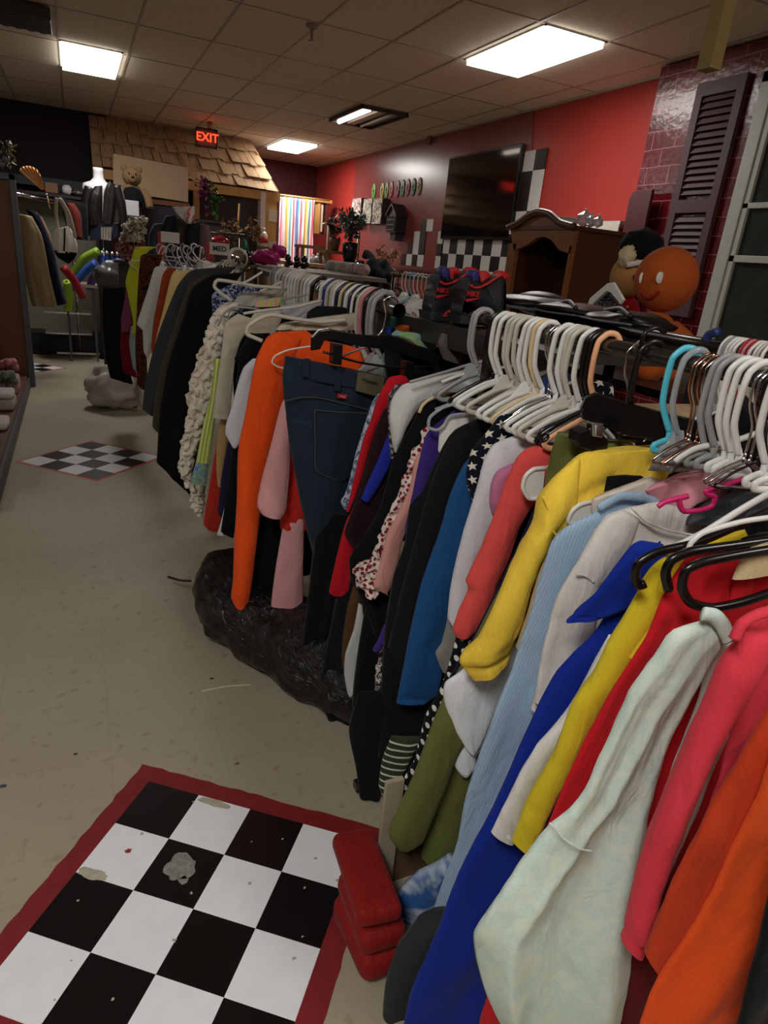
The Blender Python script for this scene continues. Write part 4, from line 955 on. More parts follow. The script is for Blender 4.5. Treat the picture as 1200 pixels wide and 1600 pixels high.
garment('denim_dress', 'long denim blue dress hanging under the black blazer', 'dress', cloth('cloth_denim_blue', (30, 84, 140)), 1.33, [
    ('body', [(760, 690), (724, 727), (702, 775), (687, 828), (659, 906), (640, 987), (630, 1040), (619, 1096)], [(800, 700), (770, 760), (745, 850), (722, 930), (705, 1000), (692, 1048), (684, 1085), (665, 1100)], dict(folds=[(.012, 3.6, .7)], d=.018, hem=.03, n=52)),
], group=gp)
blackc = cloth('cloth_black', (12, 12, 14)); blackb = cloth('cloth_charcoal_black', (18, 18, 21))
garment('black_blazer', 'black blazer with a long sleeve left of the denim dress', 'blazer', blackb, 1.40, [
    ('body', [(899, 612), (774, 644), (709, 672), (681, 719), (659, 769), (640, 790), (632, 850), (614, 900), (600, 987), (595, 1080), (590, 1180)], [(905, 640), (860, 700), (800, 760), (760, 850), (720, 950), (690, 1100), (660, 1220)], dict(folds=[(.010, 4, .1)], d=.02, n=52)),
    ('sleeve', [(720, 672), (700, 690), (678, 740), (660, 800), (640, 870), (622, 940), (606, 1010)], [(760, 690), (745, 720), (715, 800), (690, 870), (672, 950), (655, 1030), (640, 1070)], dict(folds=[(.006, 3, .1)], d=.03, puff=.2, dy=-.02)),
], group=gp)
garment('olive_shirt', 'pale grey green collar under the wooden toned hanger', 'shirt', cloth('cloth_sage', (140, 146, 118)), 1.44, [
    ('collar', [(780, 596), (768, 612), (745, 632)], [(870, 575), (865, 600), (820, 630)], dict(folds=f1, d=.014, dtop=1))], group=gp)
garment('velvet_blouse', 'dark blue velvet shoulder behind the white hanger bars', 'top', cloth('cloth_blue_velvet', (34, 48, 96)), 1.36, [
    ('shoulder', [(830, 600), (822, 612), (815, 622)], [(882, 572), (888, 590), (870, 612)], dict(folds=f1, d=.016, dtop=1))], group=gp)
garment('white_blouse', 'small white shoulder between the black blazer and the purple top', 'top', cloth('cloth_white', (226, 224, 220)), 1.46, [
    ('shoulder', [(740, 640), (705, 652), (688, 668), (684, 703)], [(800, 632), (760, 660), (720, 690), (700, 730)], dict(folds=f0))], group=gp)
garment('purple_blouse', 'deep purple top left of the black blazer', 'top', cloth('cloth_purple', (64, 46, 128)), 1.50, [
    ('body', [(720, 632), (701, 647), (667, 675), (655, 715), (648, 750), (640, 790), (632, 830)], [(760, 640), (720, 670), (700, 710), (690, 750), (680, 800), (660, 850)], dict(folds=f1)),
    ('lower_edge', [(600, 975), (590, 1000), (582, 1015)], [(615, 980), (605, 1000), (595, 1015)], dict(folds=f0)),
], group=gp)
garment('dusty_pink_blouse', 'dusty pink long sleeve top behind the ruffled scarf', 'top', cloth('cloth_dusty_pink', (214, 154, 146)), 1.54, [
    ('sleeve', [(690, 690), (651, 712), (640, 760), (622, 800), (605, 830), (595, 870), (585, 905), (583, 915), (604, 928)], [(700, 700), (665, 740), (655, 780), (640, 812), (628, 850), (620, 890), (612, 915), (606, 925), (606, 930)], dict(folds=f0, d=.016, hem=.06))], group=gp)
sq = cloth('cloth_ruffle_print', (226, 214, 204), (132, 26, 40), 'spots', 70)
sq2 = cloth('cloth_ruffle_dark', (216, 206, 198), (40, 30, 30), 'blot', 60)
garment('ruffled_scarf', 'ruffled scarf of white, red and brown petals hanging beside the pink sleeve', 'scarf', sq, 1.56, [
    ('ruffle', [(664, 668), (655, 690), (639, 722), (620, 775), (601, 812), (590, 845), (578, 872), (550, 888), (560, 916), (574, 932)], [(672, 670), (664, 694), (654, 726), (640, 775), (622, 815), (606, 850), (600, 880), (596, 900), (594, 918), (588, 930)], dict(d=.014, ruf=.012, n=90, m=30)),
    ('lower_tuft', [(594, 1010), (588, 1050), (586, 1080), (588, 1104)], [(600, 1010), (596, 1050), (594, 1080), (590, 1105)], dict(d=.01, ruf=.008, mat=sq2, n=50)),
], group=gp)
garment('black_coat', 'black coat hanging between the white tee and the ruffled scarf', 'coat', blackc, 1.62, [
    ('body', [(760, 600), (664, 628), (645, 660), (614, 716), (602, 760), (590, 800), (572, 830), (552, 860), (545, 872), (548, 905), (562, 930), (575, 960), (584, 990)], [(770, 620), (700, 660), (665, 700), (640, 760), (625, 820), (615, 870), (610, 930), (606, 980), (600, 1000)], dict(folds=f1, d=.02, n=52))], group=gp)
garment('white_shoulder_tee', 'white tee shoulder under the pale wooden toned hanger', 'tee', cloth('cloth_soft_white', (206, 206, 206)), 1.68, [
    ('body', [(668, 592), (630, 601), (613, 622), (608, 650), (612, 690), (616, 706)], [(738, 575), (700, 615), (668, 626), (650, 645), (635, 670), (622, 700)], dict(folds=f1, d=.02, dtop=1))], group=gp)
garment('floral_blouse', 'dark floral strip beside the white tee shoulder', 'top', cloth('cloth_floral', (44, 40, 46), (170, 160, 160), 'blot', 45), 1.71, [
    ('strip', [(618, 600), (607, 619), (606, 650), (608, 690), (610, 716)], [(628, 600), (618, 625), (614, 655), (616, 695), (615, 716)], dict(folds=f0))], group=gp)
garment('cobalt_blouse', 'bright blue sleeve tip left of the black coat', 'top', cloth('cloth_bright_blue', (34, 48, 160)), 1.73, [
    ('sleeve', [(612, 660), (606, 680), (592, 715), (576, 750), (564, 778)], [(622, 670), (618, 690), (610, 725), (592, 760), (576, 784)], dict(folds=f0))], group=gp)
garment('burgundy_blouse', 'black top with a burgundy tint beside the red blouse', 'top', cloth('cloth_black_burgundy', (38, 16, 22)), 1.75, [
    ('body', [(625, 630), (600, 640), (584, 680), (570, 730), (556, 780), (545, 810), (538, 835), (560, 870), (570, 930)], [(640, 640), (622, 680), (610, 730), (594, 790), (585, 840), (590, 880), (590, 940)], dict(folds=f1))], group=gp)
rd2 = cloth('cloth_cherry_red', (190, 22, 38))
garment('red_blouse', 'cherry red blouse with narrow sleeve between jeans and black coat', 'blouse', rd2, 1.79, [
    ('sleeve', [(625, 586), (607, 591), (589, 625), (578, 660), (567, 687), (554, 744), (548, 770), (541, 798)], [(634, 588), (640, 600), (612, 630), (590, 665), (578, 700), (566, 745), (556, 775), (545, 800)], dict(folds=f0, d=.014)),
    ('body', [(552, 790), (539, 819), (528, 860), (514, 924), (520, 930)], [(580, 800), (560, 830), (552, 870), (545, 920), (538, 929)], dict(folds=f0, d=.014, dy=.03)),
], group=gp)
garment('patterned_shirt', 'pale blue patterned shirt edge right against the jeans', 'shirt', cloth('cloth_pale_pattern', (186, 194, 214), (70, 96, 120), 'blot', 40), 1.83, [
    ('edge', [(590, 615), (580, 632), (557, 703), (546, 750), (538, 775), (532, 784), (538, 796)], [(602, 615), (592, 640), (568, 705), (558, 750), (552, 775), (546, 790), (541, 797)], dict(folds=f0))], group=gp)
low = [('brown_trousers', 'brown corduroy trouser leg low between the jeans and the white sleeve', 'trousers', (86, 60, 34), [(552, 915), (542, 950), (535, 1000), (534, 1040)], [(580, 915), (570, 950), (556, 1000), (548, 1050)], 1.80),
       ('grey_white_shirt', 'white shirt tail hanging low among the dark trousers', 'shirt', (196, 200, 198), [(560, 942), (552, 985), (540, 1022), (538, 1055), (546, 1100)], [(566, 945), (570, 985), (562, 1030), (558, 1060), (556, 1101)], 1.74),
       ('dark_green_shirt', 'dark grey green shirt tail low beside the white one', 'shirt', (56, 62, 48), [(566, 972), (562, 1020), (558, 1080), (556, 1120), (568, 1130)], [(590, 975), (592, 1020), (582, 1080), (578, 1110), (572, 1130)], 1.72),
       ('dark_navy_trousers', 'dark navy trousers whose hems hang lowest near the floor', 'trousers', (13, 14, 24), [(560, 1080), (545, 1140), (556, 1200), (562, 1245)], [(620, 1080), (610, 1140), (600, 1200), (592, 1248)], 1.40)]
for nm, lb, ct, cc, L_, R_, Y0 in low:
    garment(nm, lb, ct, cloth('cloth_' + nm, cc), Y0, [('x', L_, R_, dict(folds=f1, d=.014))], group=gp)
# a dark mass of long black trousers and skirts behind, each its own garment
dk = [((495, 800), (480, 940), (470, 1040), (505, 1120)), ((545, 830), (520, 960), (500, 1080), (530, 1165)), ((580, 900), (560, 1010), (550, 1100), (560, 1190)), ((625, 930), (600, 1040), (590, 1130), (585, 1210)), ((665, 1040), (640, 1120), (620, 1180), (605, 1225))]
dn = ['leftmost', 'second', 'third', 'fourth', 'last']
for i, L_ in enumerate(dk):
    garment('black_trousers', '%s of the long black trousers hanging in shadow under the nearest rack' % dn[i], 'trousers', [blackc, cloth('cloth_ink', (16, 18, 28))][i % 2], 1.95 - i * .12, [('leg', list(L_), [(x + 75, y + 8) for x, y in L_], dict(folds=f1, d=.025))], group='black trousers under the rack')

# ---- foreground hangers whose bars show
H([(1215, 732), (1150, 752), (1120, 763), (1103, 767), (1105, 772), (1117, 776), (1113, 790), (1095, 797), (1070, 799), (1063, 792), (1062, 780), (1075, 775), (1040, 784), (1028, 792)], .70, .3, .0048, 'magenta', 'magenta plastic hanger with a notch over the off-white blouse')
H([(1230, 755), (1160, 795), (1100, 832), (1040, 862)], .60, .3, .0062, 'white', 'thick white hanger arm crossing above the royal blue dress')
H([(1240, 780), (1150, 822), (1090, 848), (1030, 862), (998, 880), (992, 900), (998, 915), (1008, 912)], .565, .3, .0075, 'black', 'glossy black hanger arm curling above the mustard tee')
H([(1230, 805), (1160, 815), (1100, 832), (1080, 848), (1074, 865)], .555, .3, .0045, 'white', 'thin white hanger arm above the red polo')
H([(1250, 838), (1150, 852), (1080, 862), (1050, 875), (1040, 895), (1045, 922)], .53, .3, .0078, 'black', 'second black hanger arm, outside the closed black loop')
H([(1260, 850), (1160, 866), (1100, 878), (1072, 892), (1066, 920), (1080, 942), (1115, 950), (1170, 938), (1260, 905)], .50, .3, .0075, 'black', 'black tubular hanger loop framing the red polo at the right edge')
garment('cream_trim', 'cream hanger padding over the red polo at the right edge', 'hanger pad', cloth('cloth_cream2', (214, 194, 150)), .52, [('pad', [(1158, 862), (1148, 885), (1141, 903)], [(1260, 830), (1260, 860), (1260, 880)], dict(d=.01, dtop=1))])
H([(1055, 722), (1062, 715), (1090, 700), (1150, 688), (1185, 676)], .78, .3, .006, 'white', 'white hanger arm above the pale pink shirt')
H([(1046, 740), (1052, 732), (1075, 722), (1120, 710), (1160, 700)], .80, .3, .004, 'dgrey', 'grey hanger arm beside the yellow tee hem')
def tip(px, Y0, label):
    e = thing('clothes_hanger', atP(px[0][0], px[0][1], Y0, .3), label, 'hanger', 'hangers on the nearest rail')
    P = catmull([atP(x, y, Y0, .3) for x, y in px], 30)
    bm = bmesh.new(); prism(bm, P, Vector((.001, .004, 0))); finish(bm, 'web', HM['white'], e, smooth=False)
    tubeo('rim', P, .0048, HM['white'], e, smooth=False)
    tubeo('arm', [atP(px[0][0], px[0][1], Y0 + .003, .3), atP(px[0][0] + 90, px[0][1] - 38, Y0 + .003, .3)], .0035, HM['white'], e)
tip([(926, 783), (905, 789), (892, 801), (888, 815), (898, 819), (925, 808)], .905, 'white rounded hanger tip poking out below the yellow tee')
tip([(852, 731), (834, 733), (821, 744), (817, 762), (827, 779), (847, 778)], 1.04, 'white rounded hanger tip between the salmon and yellow tees')
H([(770, 590), (735, 600), (700, 614), (672, 624), (660, 634), (655, 645)], 1.60, .3, .005, 'cream', 'cream hanger arm running down toward the ruffled scarf')
H([(830, 576), (795, 592), (770, 598)], 1.58, .3, .005, 'cream', 'cream hanger neck beside the white hangers')
for i, (P_, mt, lb) in enumerate([
    ([(780, 560), (740, 568), (700, 580), (665, 590), (640, 597)], 'grey', 'long grey hanger arm above the white tee shoulder'),
    ([(800, 572), (760, 578), (720, 586), (690, 597)], 'white', 'white hanger arm above the white tee shoulder, second from the far end'),
    ([(815, 585), (780, 592), (750, 603), (725, 618), (700, 632), (680, 640)], 'clear', 'clear plastic hanger arm with a curled notch above the purple top'),
    ([(840, 600), (800, 612), (770, 622), (740, 628), (715, 630), (690, 638), (672, 652), (670, 668), (684, 672), (694, 664), (704, 650), (740, 645)], 'clear', 'clear plastic hanger with a hooked end over the purple top'),
    ([(900, 596), (860, 606), (820, 618), (790, 628)], 'white', 'white hanger arm above the black blazer'),
    ([(905, 620), (880, 635), (850, 645)], 'peach', 'peach hanger arm crossing the star blouse')]):
    H(P_, 1.62 - i * .06, .3, .0045, mt, lb)
# black clip hanger over the olive trousers
e = thing('clip_hanger', atP(930, 650, .97, .3), 'large glossy black clip hanger with a chrome spring over the olive trousers', 'hanger', 'hangers on the nearest rail')
bm = bmesh.new()
P = [atP(x, y, .90, 1.7) for x, y in ((908, 640), (916, 622), (935, 614), (975, 632), (1060, 652), (1150, 672), (1200, 690), (1200, 705), (1150, 700), (1060, 690), (980, 682), (945, 668), (925, 662), (910, 655))]
prism(bm, P, Vector((.01, .018, 0)), .003); finish(bm, 'bar', HM['black'], e, smooth=False)
tubeo('hook', [atP(x, y, .97, .2) for x, y in ((1040, 520), (1025, 512), (1008, 520), (1000, 545), (992, 590), (984, 625))], .0045, HM['black'], e, n=24)
tubeo('side_arm', [atP(x, y, .96, .2) for x, y in ((912, 640), (880, 656), (850, 670), (842, 680), (848, 690), (856, 684), (855, 676))], .0035, HM['black'], e, n=30)
bm = bmesh.new(); P = [atP(x, y, .945, .2) for x, y in ((902, 690), (904, 676), (918, 670), (940, 676), (952, 690), (950, 702), (925, 706), (908, 700))]; prism(bm, P, Vector((0, .03, 0)), .003); finish(bm, 'clip', HM['black'], e, smooth=False)
bm = bmesh.new(); P = [atP(x, y, .935, .2) for x, y in ((926, 660), (944, 662), (942, 684), (927, 682))]; prism(bm, P, Vector((0, .02, 0)), .002); finish(bm, 'spring', chrome, e, smooth=False, label='chrome spring plate')
tubeo('spring_pin', [atP(x, y, .93, .2) for x, y in ((931, 664), (930, 682))], .002, HM['clear'], e)
garment('black_jacket', 'black jacket shoulders beneath the hooks at the right end of the nearest rail', 'jacket', blackb, .88, [
    ('shoulders', [(1092, 668), (1094, 682), (1096, 696)], [(1164, 617), (1196, 655), (1200, 700)], dict(folds=f2, d=.018, dtop=.6))], group=gp)
garment('black_vest', 'black garment lying right of the pink shirt collar', 'top', blackc, .80, [
    ('body', [(1150, 745), (1130, 780), (1100, 800), (1110, 830)], [(1230, 680), (1240, 740), (1240, 780), (1240, 830)], dict(folds=f1, d=.02, dtop=1))], group=gp)
garment('slate_jacket', 'slate grey shiny jacket shoulder under the magenta hanger', 'jacket', cloth('cloth_slate', (58, 60, 68), rough=.5), .77, [
    ('body', [(1090, 795), (1075, 812), (1070, 820)], [(1215, 742), (1220, 770), (1200, 800)], dict(folds=f0, d=.012, dtop=1))], group=gp)

# ================================================================ MIDDLE RACK GARMENTS
gb = 'garments on the middle rack'
jm = cloth('cloth_denim_dark', (30, 43, 58)); thread = plain('thread_tan', (74, 72, 56), .8)
jn = garment('jeans', 'dark blue jeans hung upside right by the waistband from a black clip hanger', 'jeans', jm, 2.06, [
    ('hip', [(445, 557), (440, 590), (443, 625), (447, 655), (451, 690)], [(607, 592), (600, 640), (596, 700)], dict(folds=[(.012, 2, .4)], d=.03, dtop=1)),
    ('leg', [(447, 650), (452, 690), (467, 772), (479, 828), (495, 891), (507, 937), (522, 1000), (535, 1050)], [(540, 660), (545, 700), (545, 772), (540, 828), (540, 891), (545, 940), (560, 1000), (565, 1050)], dict(folds=[(.014, 2.4, .2), (.004, 9, 1)], d=.045, dtop=.8)),
    ('leg', [(510, 665), (515, 750), (500, 850), (490, 930), (480, 1020), (490, 1060)], [(598, 665), (590, 750), (560, 850), (540, 930), (520, 1020), (520, 1060)], dict(folds=[(.014, 2.4, .2)], d=.045, dtop=.8, dy=.06)),
    ('waistband', [(445, 556), (443, 585)], [(607, 590), (603, 612)], dict(d=.036, dtop=1, m=30, wr=.003, dy=-.004)),
    ('pocket', [(492, 640), (493, 690), (495, 735), (528, 750)], [(585, 645), (578, 700), (572, 735), (535, 752)], dict(d=.012, dtop=1, wr=.002, dy=-.036)),
    ('TUBE', [(445, 627), (470, 621), (500, 622), (545, 633), (598, 645)], [], dict(nm='yoke_stitching', r=.0018, mat=thread, dy=-.04)),
    ('TUBE', [(492, 640), (493, 690), (495, 735), (530, 752)], [], dict(nm='pocket_stitching', r=.0016, mat=thread, dy=-.05)),
    ('TUBE', [(492, 641), (530, 644), (585, 647)], [], dict(nm='pocket_stitching', r=.0016, mat=thread, dy=-.05)),
], k=0, group=gb)
e = jn
bm = bmesh.new(); prism(bm, [atP(x, y, 2.008, 0) for x, y in ((560, 582), (602, 590), (596, 622), (556, 611))], Vector((0, .01, 0)), .002); finish(bm, 'leather_patch', plain('patch_leather', (88, 84, 58), .6), e, smooth=False, label='olive brown leather patch'); _pt = bpy.context.scene.collection.objects[-1]
p = atP(578, 596, 2.004, 0); xd = (atP(600, 601, 2.0, 0) - atP(560, 591, 2.0, 0))
text('patch_lettering', 'Wrangler', .016, plain('patch_ink', (40, 38, 28), .8), p, xd, (0, 0, 1), _pt, .0006)
bm = bmesh.new(); prism(bm, [atP(x, y, 2.012, 0) for x, y in ((528, 615), (543, 617), (542, 624), (528, 622))], Vector((0, .01, 0)), .001); finish(bm, 'red_tab', plain('tab_red', (160, 24, 40), .6), e, smooth=False, label='small red label tab'); _pt = bpy.context.scene.collection.objects[-1]
text('tab_lettering', 'Wrangler', .0055, plain('tab_ink', (220, 200, 200), .8), atP(535.5, 619.5, 2.009, 0), xd, (0, 0, 1), _pt, .0004)
for q in ((530, 572, 527, 612), (480, 560, 478, 590)):
    bm = bmesh.new(); prism(bm, [atP(x, y, 2.016, 0) for x, y in ((q[0] - 4, q[1]), (q[0] + 5, q[1] + 1), (q[2] + 5, q[3]), (q[2] - 4, q[3] - 1))], Vector((0, .01, 0)), .001); finish(bm, 'belt_loop', jm, e, smooth=False)
e = thing('clip_hanger', atP(580, 560, 2.03, 0), 'broad black clip hanger holding the jeans', 'hanger', 'hangers on the middle rail')
bm = bmesh.new(); P = [atP(x, y, 2.0, 0) for x, y in ((488, 548), (489, 528), (500, 516), (515, 514), (560, 523), (580, 527), (596, 521), (620, 527), (640, 536), (688, 553), (690, 562), (684, 570), (640, 556), (600, 546), (560, 541), (520, 528), (506, 530), (501, 546))]
prism(bm, P, Vector((0, .024, 0)), .004); finish(bm, 'bar', HM['black'], e, smooth=False)
tubeo('lower_rod', [atP(x, y, 2.01, 0) for x, y in ((505, 550), (560, 566), (620, 574), (680, 572))], .004, HM['black'], e)
for q in ((528, 537), (640, 565)):
    bm = bmesh.new(); prism(bm, [atP(x, y, 1.985, 0) for x, y in ((q[0] - 6, q[1]), (q[0] + 8, q[1] + 2), (q[0] + 6, q[1] + 34), (q[0] - 8, q[1] + 32))], Vector((0, .04, 0)), .002); finish(bm, 'clip', HM['black'], e, smooth=False)
tubeo('hook', [atP(x, y, 2.0, 0) for x, y in ((590, 525), (598, 515), (603, 490), (600, 470), (612, 463), (622, 472))], .0035, chrome, e)

def gB(name, label, cat, mat, Y0, parts, k=.2): return garment(name, label, cat, mat, Y0, parts, k=k, Xr=1.05, group=gb)
pinkm = cloth('cloth_rose_pink', (216, 158, 160))
gB('rose_blouse', 'rose pink top with ruffled short sleeve just left of the jeans', 'top', pinkm, 2.16, [
    ('sleeve', [(470, 590), (441, 628), (425, 687), (412, 735), (403, 775), (402, 790), (408, 801)], [(500, 600), (470, 640), (455, 690), (452, 740), (449, 775), (447, 796), (440, 808)], dict(folds=[(.018, 2.6, .5)], d=.024, puff=.3)),
    ('body', [(447, 800), (441, 828), (430, 891), (424, 940), (423, 977)], [(475, 800), (475, 837), (474, 891), (474, 935), (473, 970)], dict(folds=[(.012, 3, 1.5)], d=.02, dy=.05))])
gB('red_shorts', 'red orange garment with a gathered hem between the pink top and jeans', 'top', cloth('cloth_scarlet', (196, 44, 34)), 2.22, [
    ('body', [(460, 680), (450, 740), (440, 790), (437, 822), (442, 832)], [(480, 680), (482, 740), (482, 790), (480, 825), (468, 837)], dict(folds=f1, ruf=.003))])
orb = cloth('cloth_orange_sweater', (236, 84, 24))
gB('orange_sweater', 'bright orange long sleeve sweater left of the jeans', 'sweater', orb, 2.30, [
    ('body', [(430, 520), (416, 528), (405, 560), (410, 620), (420, 680)], [(478, 516), (500, 530), (560, 545), (570, 580), (560, 640), (520, 700)], dict(folds=f0, d=.022, dtop=1)),
    ('sleeve', [(437, 517), (416, 528), (400, 560), (394, 587), (384, 641), (372, 703), (370, 781), (366, 844), (364, 906), (361, 934), (370, 951)], [(470, 530), (460, 560), (450, 600), (437, 650), (421, 712), (412, 760), (407, 800), (400, 860), (394, 910), (389, 938), (386, 953)], dict(folds=[(.014, 2.2, .3), (.005, 6, 1)], d=.028, puff=.25, hem=.04, dy=-.03))])
H([(500, 540), (478, 542), (450, 547), (430, 556), (425, 566), (432, 572), (445, 576)], 2.2, .2, .0028, 'white', 'thin white hanger loop over the orange sweater beside the jeans', grp='hangers on the middle rail')
H([(610, 545), (580, 540), (555, 548), (535, 556)], 2.1, .2, .0045, 'pink', 'dusty pink hanger arm behind the black clip hanger', grp='hangers on the middle rail')
gB('long_black_garment', 'black long garment hanging between the orange sleeve and the pink body', 'dress', blackc, 2.36, [
    ('body', [(415, 700), (405, 800), (395, 880), (390, 970)], [(470, 700), (445, 800), (440, 880), (430, 985)], dict(folds=f1))])
gB('white_sleeve_tee', 'white tee with a ruffled short sleeve left of the orange sweater', 'tee', cloth('cloth_bluish_white', (206, 210, 220)), 2.42, [
    ('sleeve', [(395, 560), (380, 575), (370, 605), (362, 637), (354, 660), (352, 678), (358, 690), (364, 700)], [(415, 560), (400, 580), (395, 620), (388, 650), (384, 670), (378, 688), (370, 700)], dict(folds=f1, puff=.2))])
gB('folded_black_blouse', 'black top with a square folded sleeve beside the cream sleeve', 'top', blackc, 2.50, [
    ('sleeve', [(392, 520), (378, 540), (366, 560), (372, 570), (368, 600)], [(415, 525), (400, 545), (392, 565), (385, 580), (378, 610)], dict(folds=f0)), 
    ('body', [(380, 560), (372, 600), (366, 640), (358, 740), (345, 830)], [(400, 560), (392, 620), (388, 680), (378, 760), (365, 840)], dict(folds=f0, dy=.04))])
gB('white_hem_shirt', 'white shirt with a hem low beside the orange cuff', 'shirt', cloth('cloth_soft_white', (206, 206, 206)), 2.58, [
    ('tail', [(368, 710), (358, 760), (345, 815), (339, 834)], [(385, 715), (378, 770), (368, 815), (365, 838)], dict(folds=f0, hem=.08))])
gB('cream_cardigan', 'cream cardigan sleeve left of the black folded top', 'cardigan', cloth('cloth_cream_knit', (190, 182, 164)), 2.68, [
    ('sleeve', [(372, 490), (352, 505), (347, 540), (342, 580), (336, 620), (332, 652)], [(400, 500), (378, 530), (368, 560), (364, 600), (360, 640), (356, 655)], dict(folds=f0, hem=.05)),
    ('shoulder', [(400, 485), (390, 500), (380, 520)], [(440, 480), (440, 500), (430, 520)], dict(dtop=1))])
H([(540, 500), (500, 503), (460, 498), (425, 492), (405, 498), (388, 510), (386, 522), (396, 527), (410, 533)], 2.4, .2, .0075, 'warm', 'broad off-white hanger loop above the orange sweater', grp='hangers on the middle rail')
gB('tan_sleeve', 'tan sleeve with a frayed end under the cream cardigan', 'top', cloth('cloth_tan_knit', (166, 138, 92)), 2.74, [
    ('sleeve', [(345, 650), (339, 690), (338, 730), (340, 758)], [(358, 650), (355, 690), (350, 730), (347, 762)], dict(folds=f0))])
gB('indigo_dress', 'dark indigo garment strip beside the tan sleeve', 'dress', cloth('cloth_indigo', (32, 26, 60)), 2.70, [
    ('strip', [(360, 670), (354, 700), (346, 745), (340, 800)], [(372, 670), (366, 700), (360, 745), (352, 815)], dict(folds=f0))])
gB('red_skirt', 'brick red skirt low beside the green striped dress', 'skirt', cloth('cloth_brick_red', (172, 46, 34)), 2.84, [
    ('skirt', [(340, 680), (334, 719), (325, 770), (318, 818), (325, 827)], [(352, 690), (352, 730), (350, 780), (345, 825), (338, 831)], dict(folds=f0))])
gB('green_striped_dress', 'green striped dress with a blue floral hem beside the white ruffle dress', 'dress', cloth('cloth_green_stripes', (164, 184, 74), (210, 216, 150), 'stripe', 60), 2.95, [
    ('body', [(336, 560), (328, 622), (316, 670), (306, 722)], [(346, 560), (340, 622), (334, 670), (326, 724)], dict(folds=f0)),
    ('hem_band', [(306, 722), (301, 740), (298, 756)], [(326, 724), (324, 740), (322, 757)], dict(folds=f0, dtop=1, mat=cloth('cloth_blue_floral', (150, 180, 120), (90, 130, 190), 'blot', 50)))])
ruff = cloth('cloth_white_ruffle', (226, 218, 202))
gB('ruffled_white_dress', 'white ruffled lace dress at the aisle edge of the middle rack', 'dress', ruff, 3.10, [
    ('body', [(358, 470), (335, 485), (325, 510), (308, 560), (295, 603), (291, 650), (286, 675), (281, 703), (279, 737), (287, 752), (297, 765)], [(380, 475), (356, 500), (345, 545), (335, 600), (322, 650), (312, 690), (303, 720), (300, 745), (304, 758), (306, 768)], dict(d=.03, ruf=.017, n=110, m=36, folds=[(.01, 5, 1)])),
    ('lower_ruffle', [(300, 755), (297, 780), (301, 797), (309, 806)], [(322, 758), (320, 780), (318, 797), (316, 806)], dict(d=.03, ruf=.014, n=50, dy=.03))])
gB('blue_floral_dress', 'dark blue and white floral dress behind the white ruffled dress', 'dress', cloth('cloth_navy_floral', (28, 34, 66), (150, 160, 190), 'blot', 55), 3.35, [
    ('body', [(360, 445), (332, 460), (332, 500), (320, 540), (312, 575)], [(410, 450), (390, 470), (360, 520), (340, 560), (330, 600)], dict(dtop=1, folds=f1))])
H([(440, 450), (400, 447), (360, 440), (340, 438), (335, 448), (345, 458), (362, 470)], 3.1, .2, .008, 'warm', 'off-white hanger loop above the floral dress', grp='hangers on the middle rail')
H([(420, 488), (395, 482), (365, 480), (350, 490), (340, 510)], 2.9, .2, .005, 'grey', 'grey hanger arm above the cream cardigan', grp='hangers on the middle rail')
for i, (P_, mt, lb) in enumerate([
    ([(500, 470), (460, 480), (420, 484), (380, 490)], 'warm', 'off-white hanger arm lying across the middle rack shoulders'),
    ([(505, 482), (480, 490), (450, 497)], 'white', 'short white hanger arm above the black shoulder on the middle rack'),
    ([(480, 460), (450, 466), (420, 474)], 'grey', 'grey hanger arm nearest the yellow tag on the middle rack'),
    ([(410, 425), (385, 440), (362, 446)], 'white', 'white hanger arm beside the round chrome lamp disc'),
    ([(440, 440), (415, 452), (385, 458), (360, 462)], 'white', 'white hanger arm below the chrome lamp disc')]):
    H(P_, 2.55 + i * .3, .2, .0055, mt, lb, grp='hangers on the middle rail')
for i, (L_, R_, cc, lb, Y0) in enumerate([
    ([(470, 500), (440, 505), (430, 515)], [(560, 488), (570, 500), (560, 515)], (196, 188, 168), 'cream shirt shoulders below the cream hanger hooks', 2.45),
    ([(440, 478), (425, 486), (410, 500)], [(505, 468), (500, 480), (480, 495)], (168, 170, 174), 'light grey shirt shoulder under the yellow tagged hangers', 2.75),
    ([(495, 478), (480, 488), (478, 500)], [(540, 480), (550, 492), (540, 505)], (24, 24, 26), 'black shoulder peeking under the chrome wire hangers', 2.6),
    ([(385, 458), (370, 465), (362, 478)], [(450, 450), (440, 462), (420, 478)], (176, 174, 164), 'pale grey shoulder near the round chrome disc', 3.2),
    ([(400, 470), (398, 474), (398, 480)], [(440, 464), (440, 470), (436, 478)], (190, 200, 110), 'lime and pink striped strap over the grey shoulders', 3.0)]):
    gB('shirt_shoulder', lb, 'shirt', cloth('cloth_shoulder%d' % i, cc, (226, 160, 180), 'stripe' if i == 4 else None, 25), Y0, [('s', L_, R_, dict(dtop=1, folds=f0, d=.02))])

# coats of the far part of the rack
gf = 'coats and tops on the far part of the rack'
def gF(name, label, cat, c_, Y0, L_, R_, k=.2, **kw):
    mt = c_ if not isinstance(c_, tuple) else cloth('cloth_' + name, c_)
    return garment(name, label, cat, mt, Y0, [('x', L_, R_, dict(dict(folds=f1, d=.03), **kw))], k=k, Xr=1.15, group=gf)
gF('black_coat', 'long black coat at the end of the far coats', 'coat', blackc, 3.75, [(330, 430), (300, 450), (285, 500), (262, 570), (250, 640), (245, 720)], [(380, 425), (350, 470), (335, 540), (325, 620), (315, 700), (305, 780)])
gF('charcoal_blazer', 'charcoal blazer with broad shoulder beside the long black coat', 'blazer', (52, 54, 56), 3.95, [(310, 420), (296, 424), (278, 445), (262, 482), (248, 520), (236, 560), (225, 610), (222, 640)], [(370, 416), (345, 440), (320, 470), (300, 520), (285, 570), (270, 620), (262, 660)])
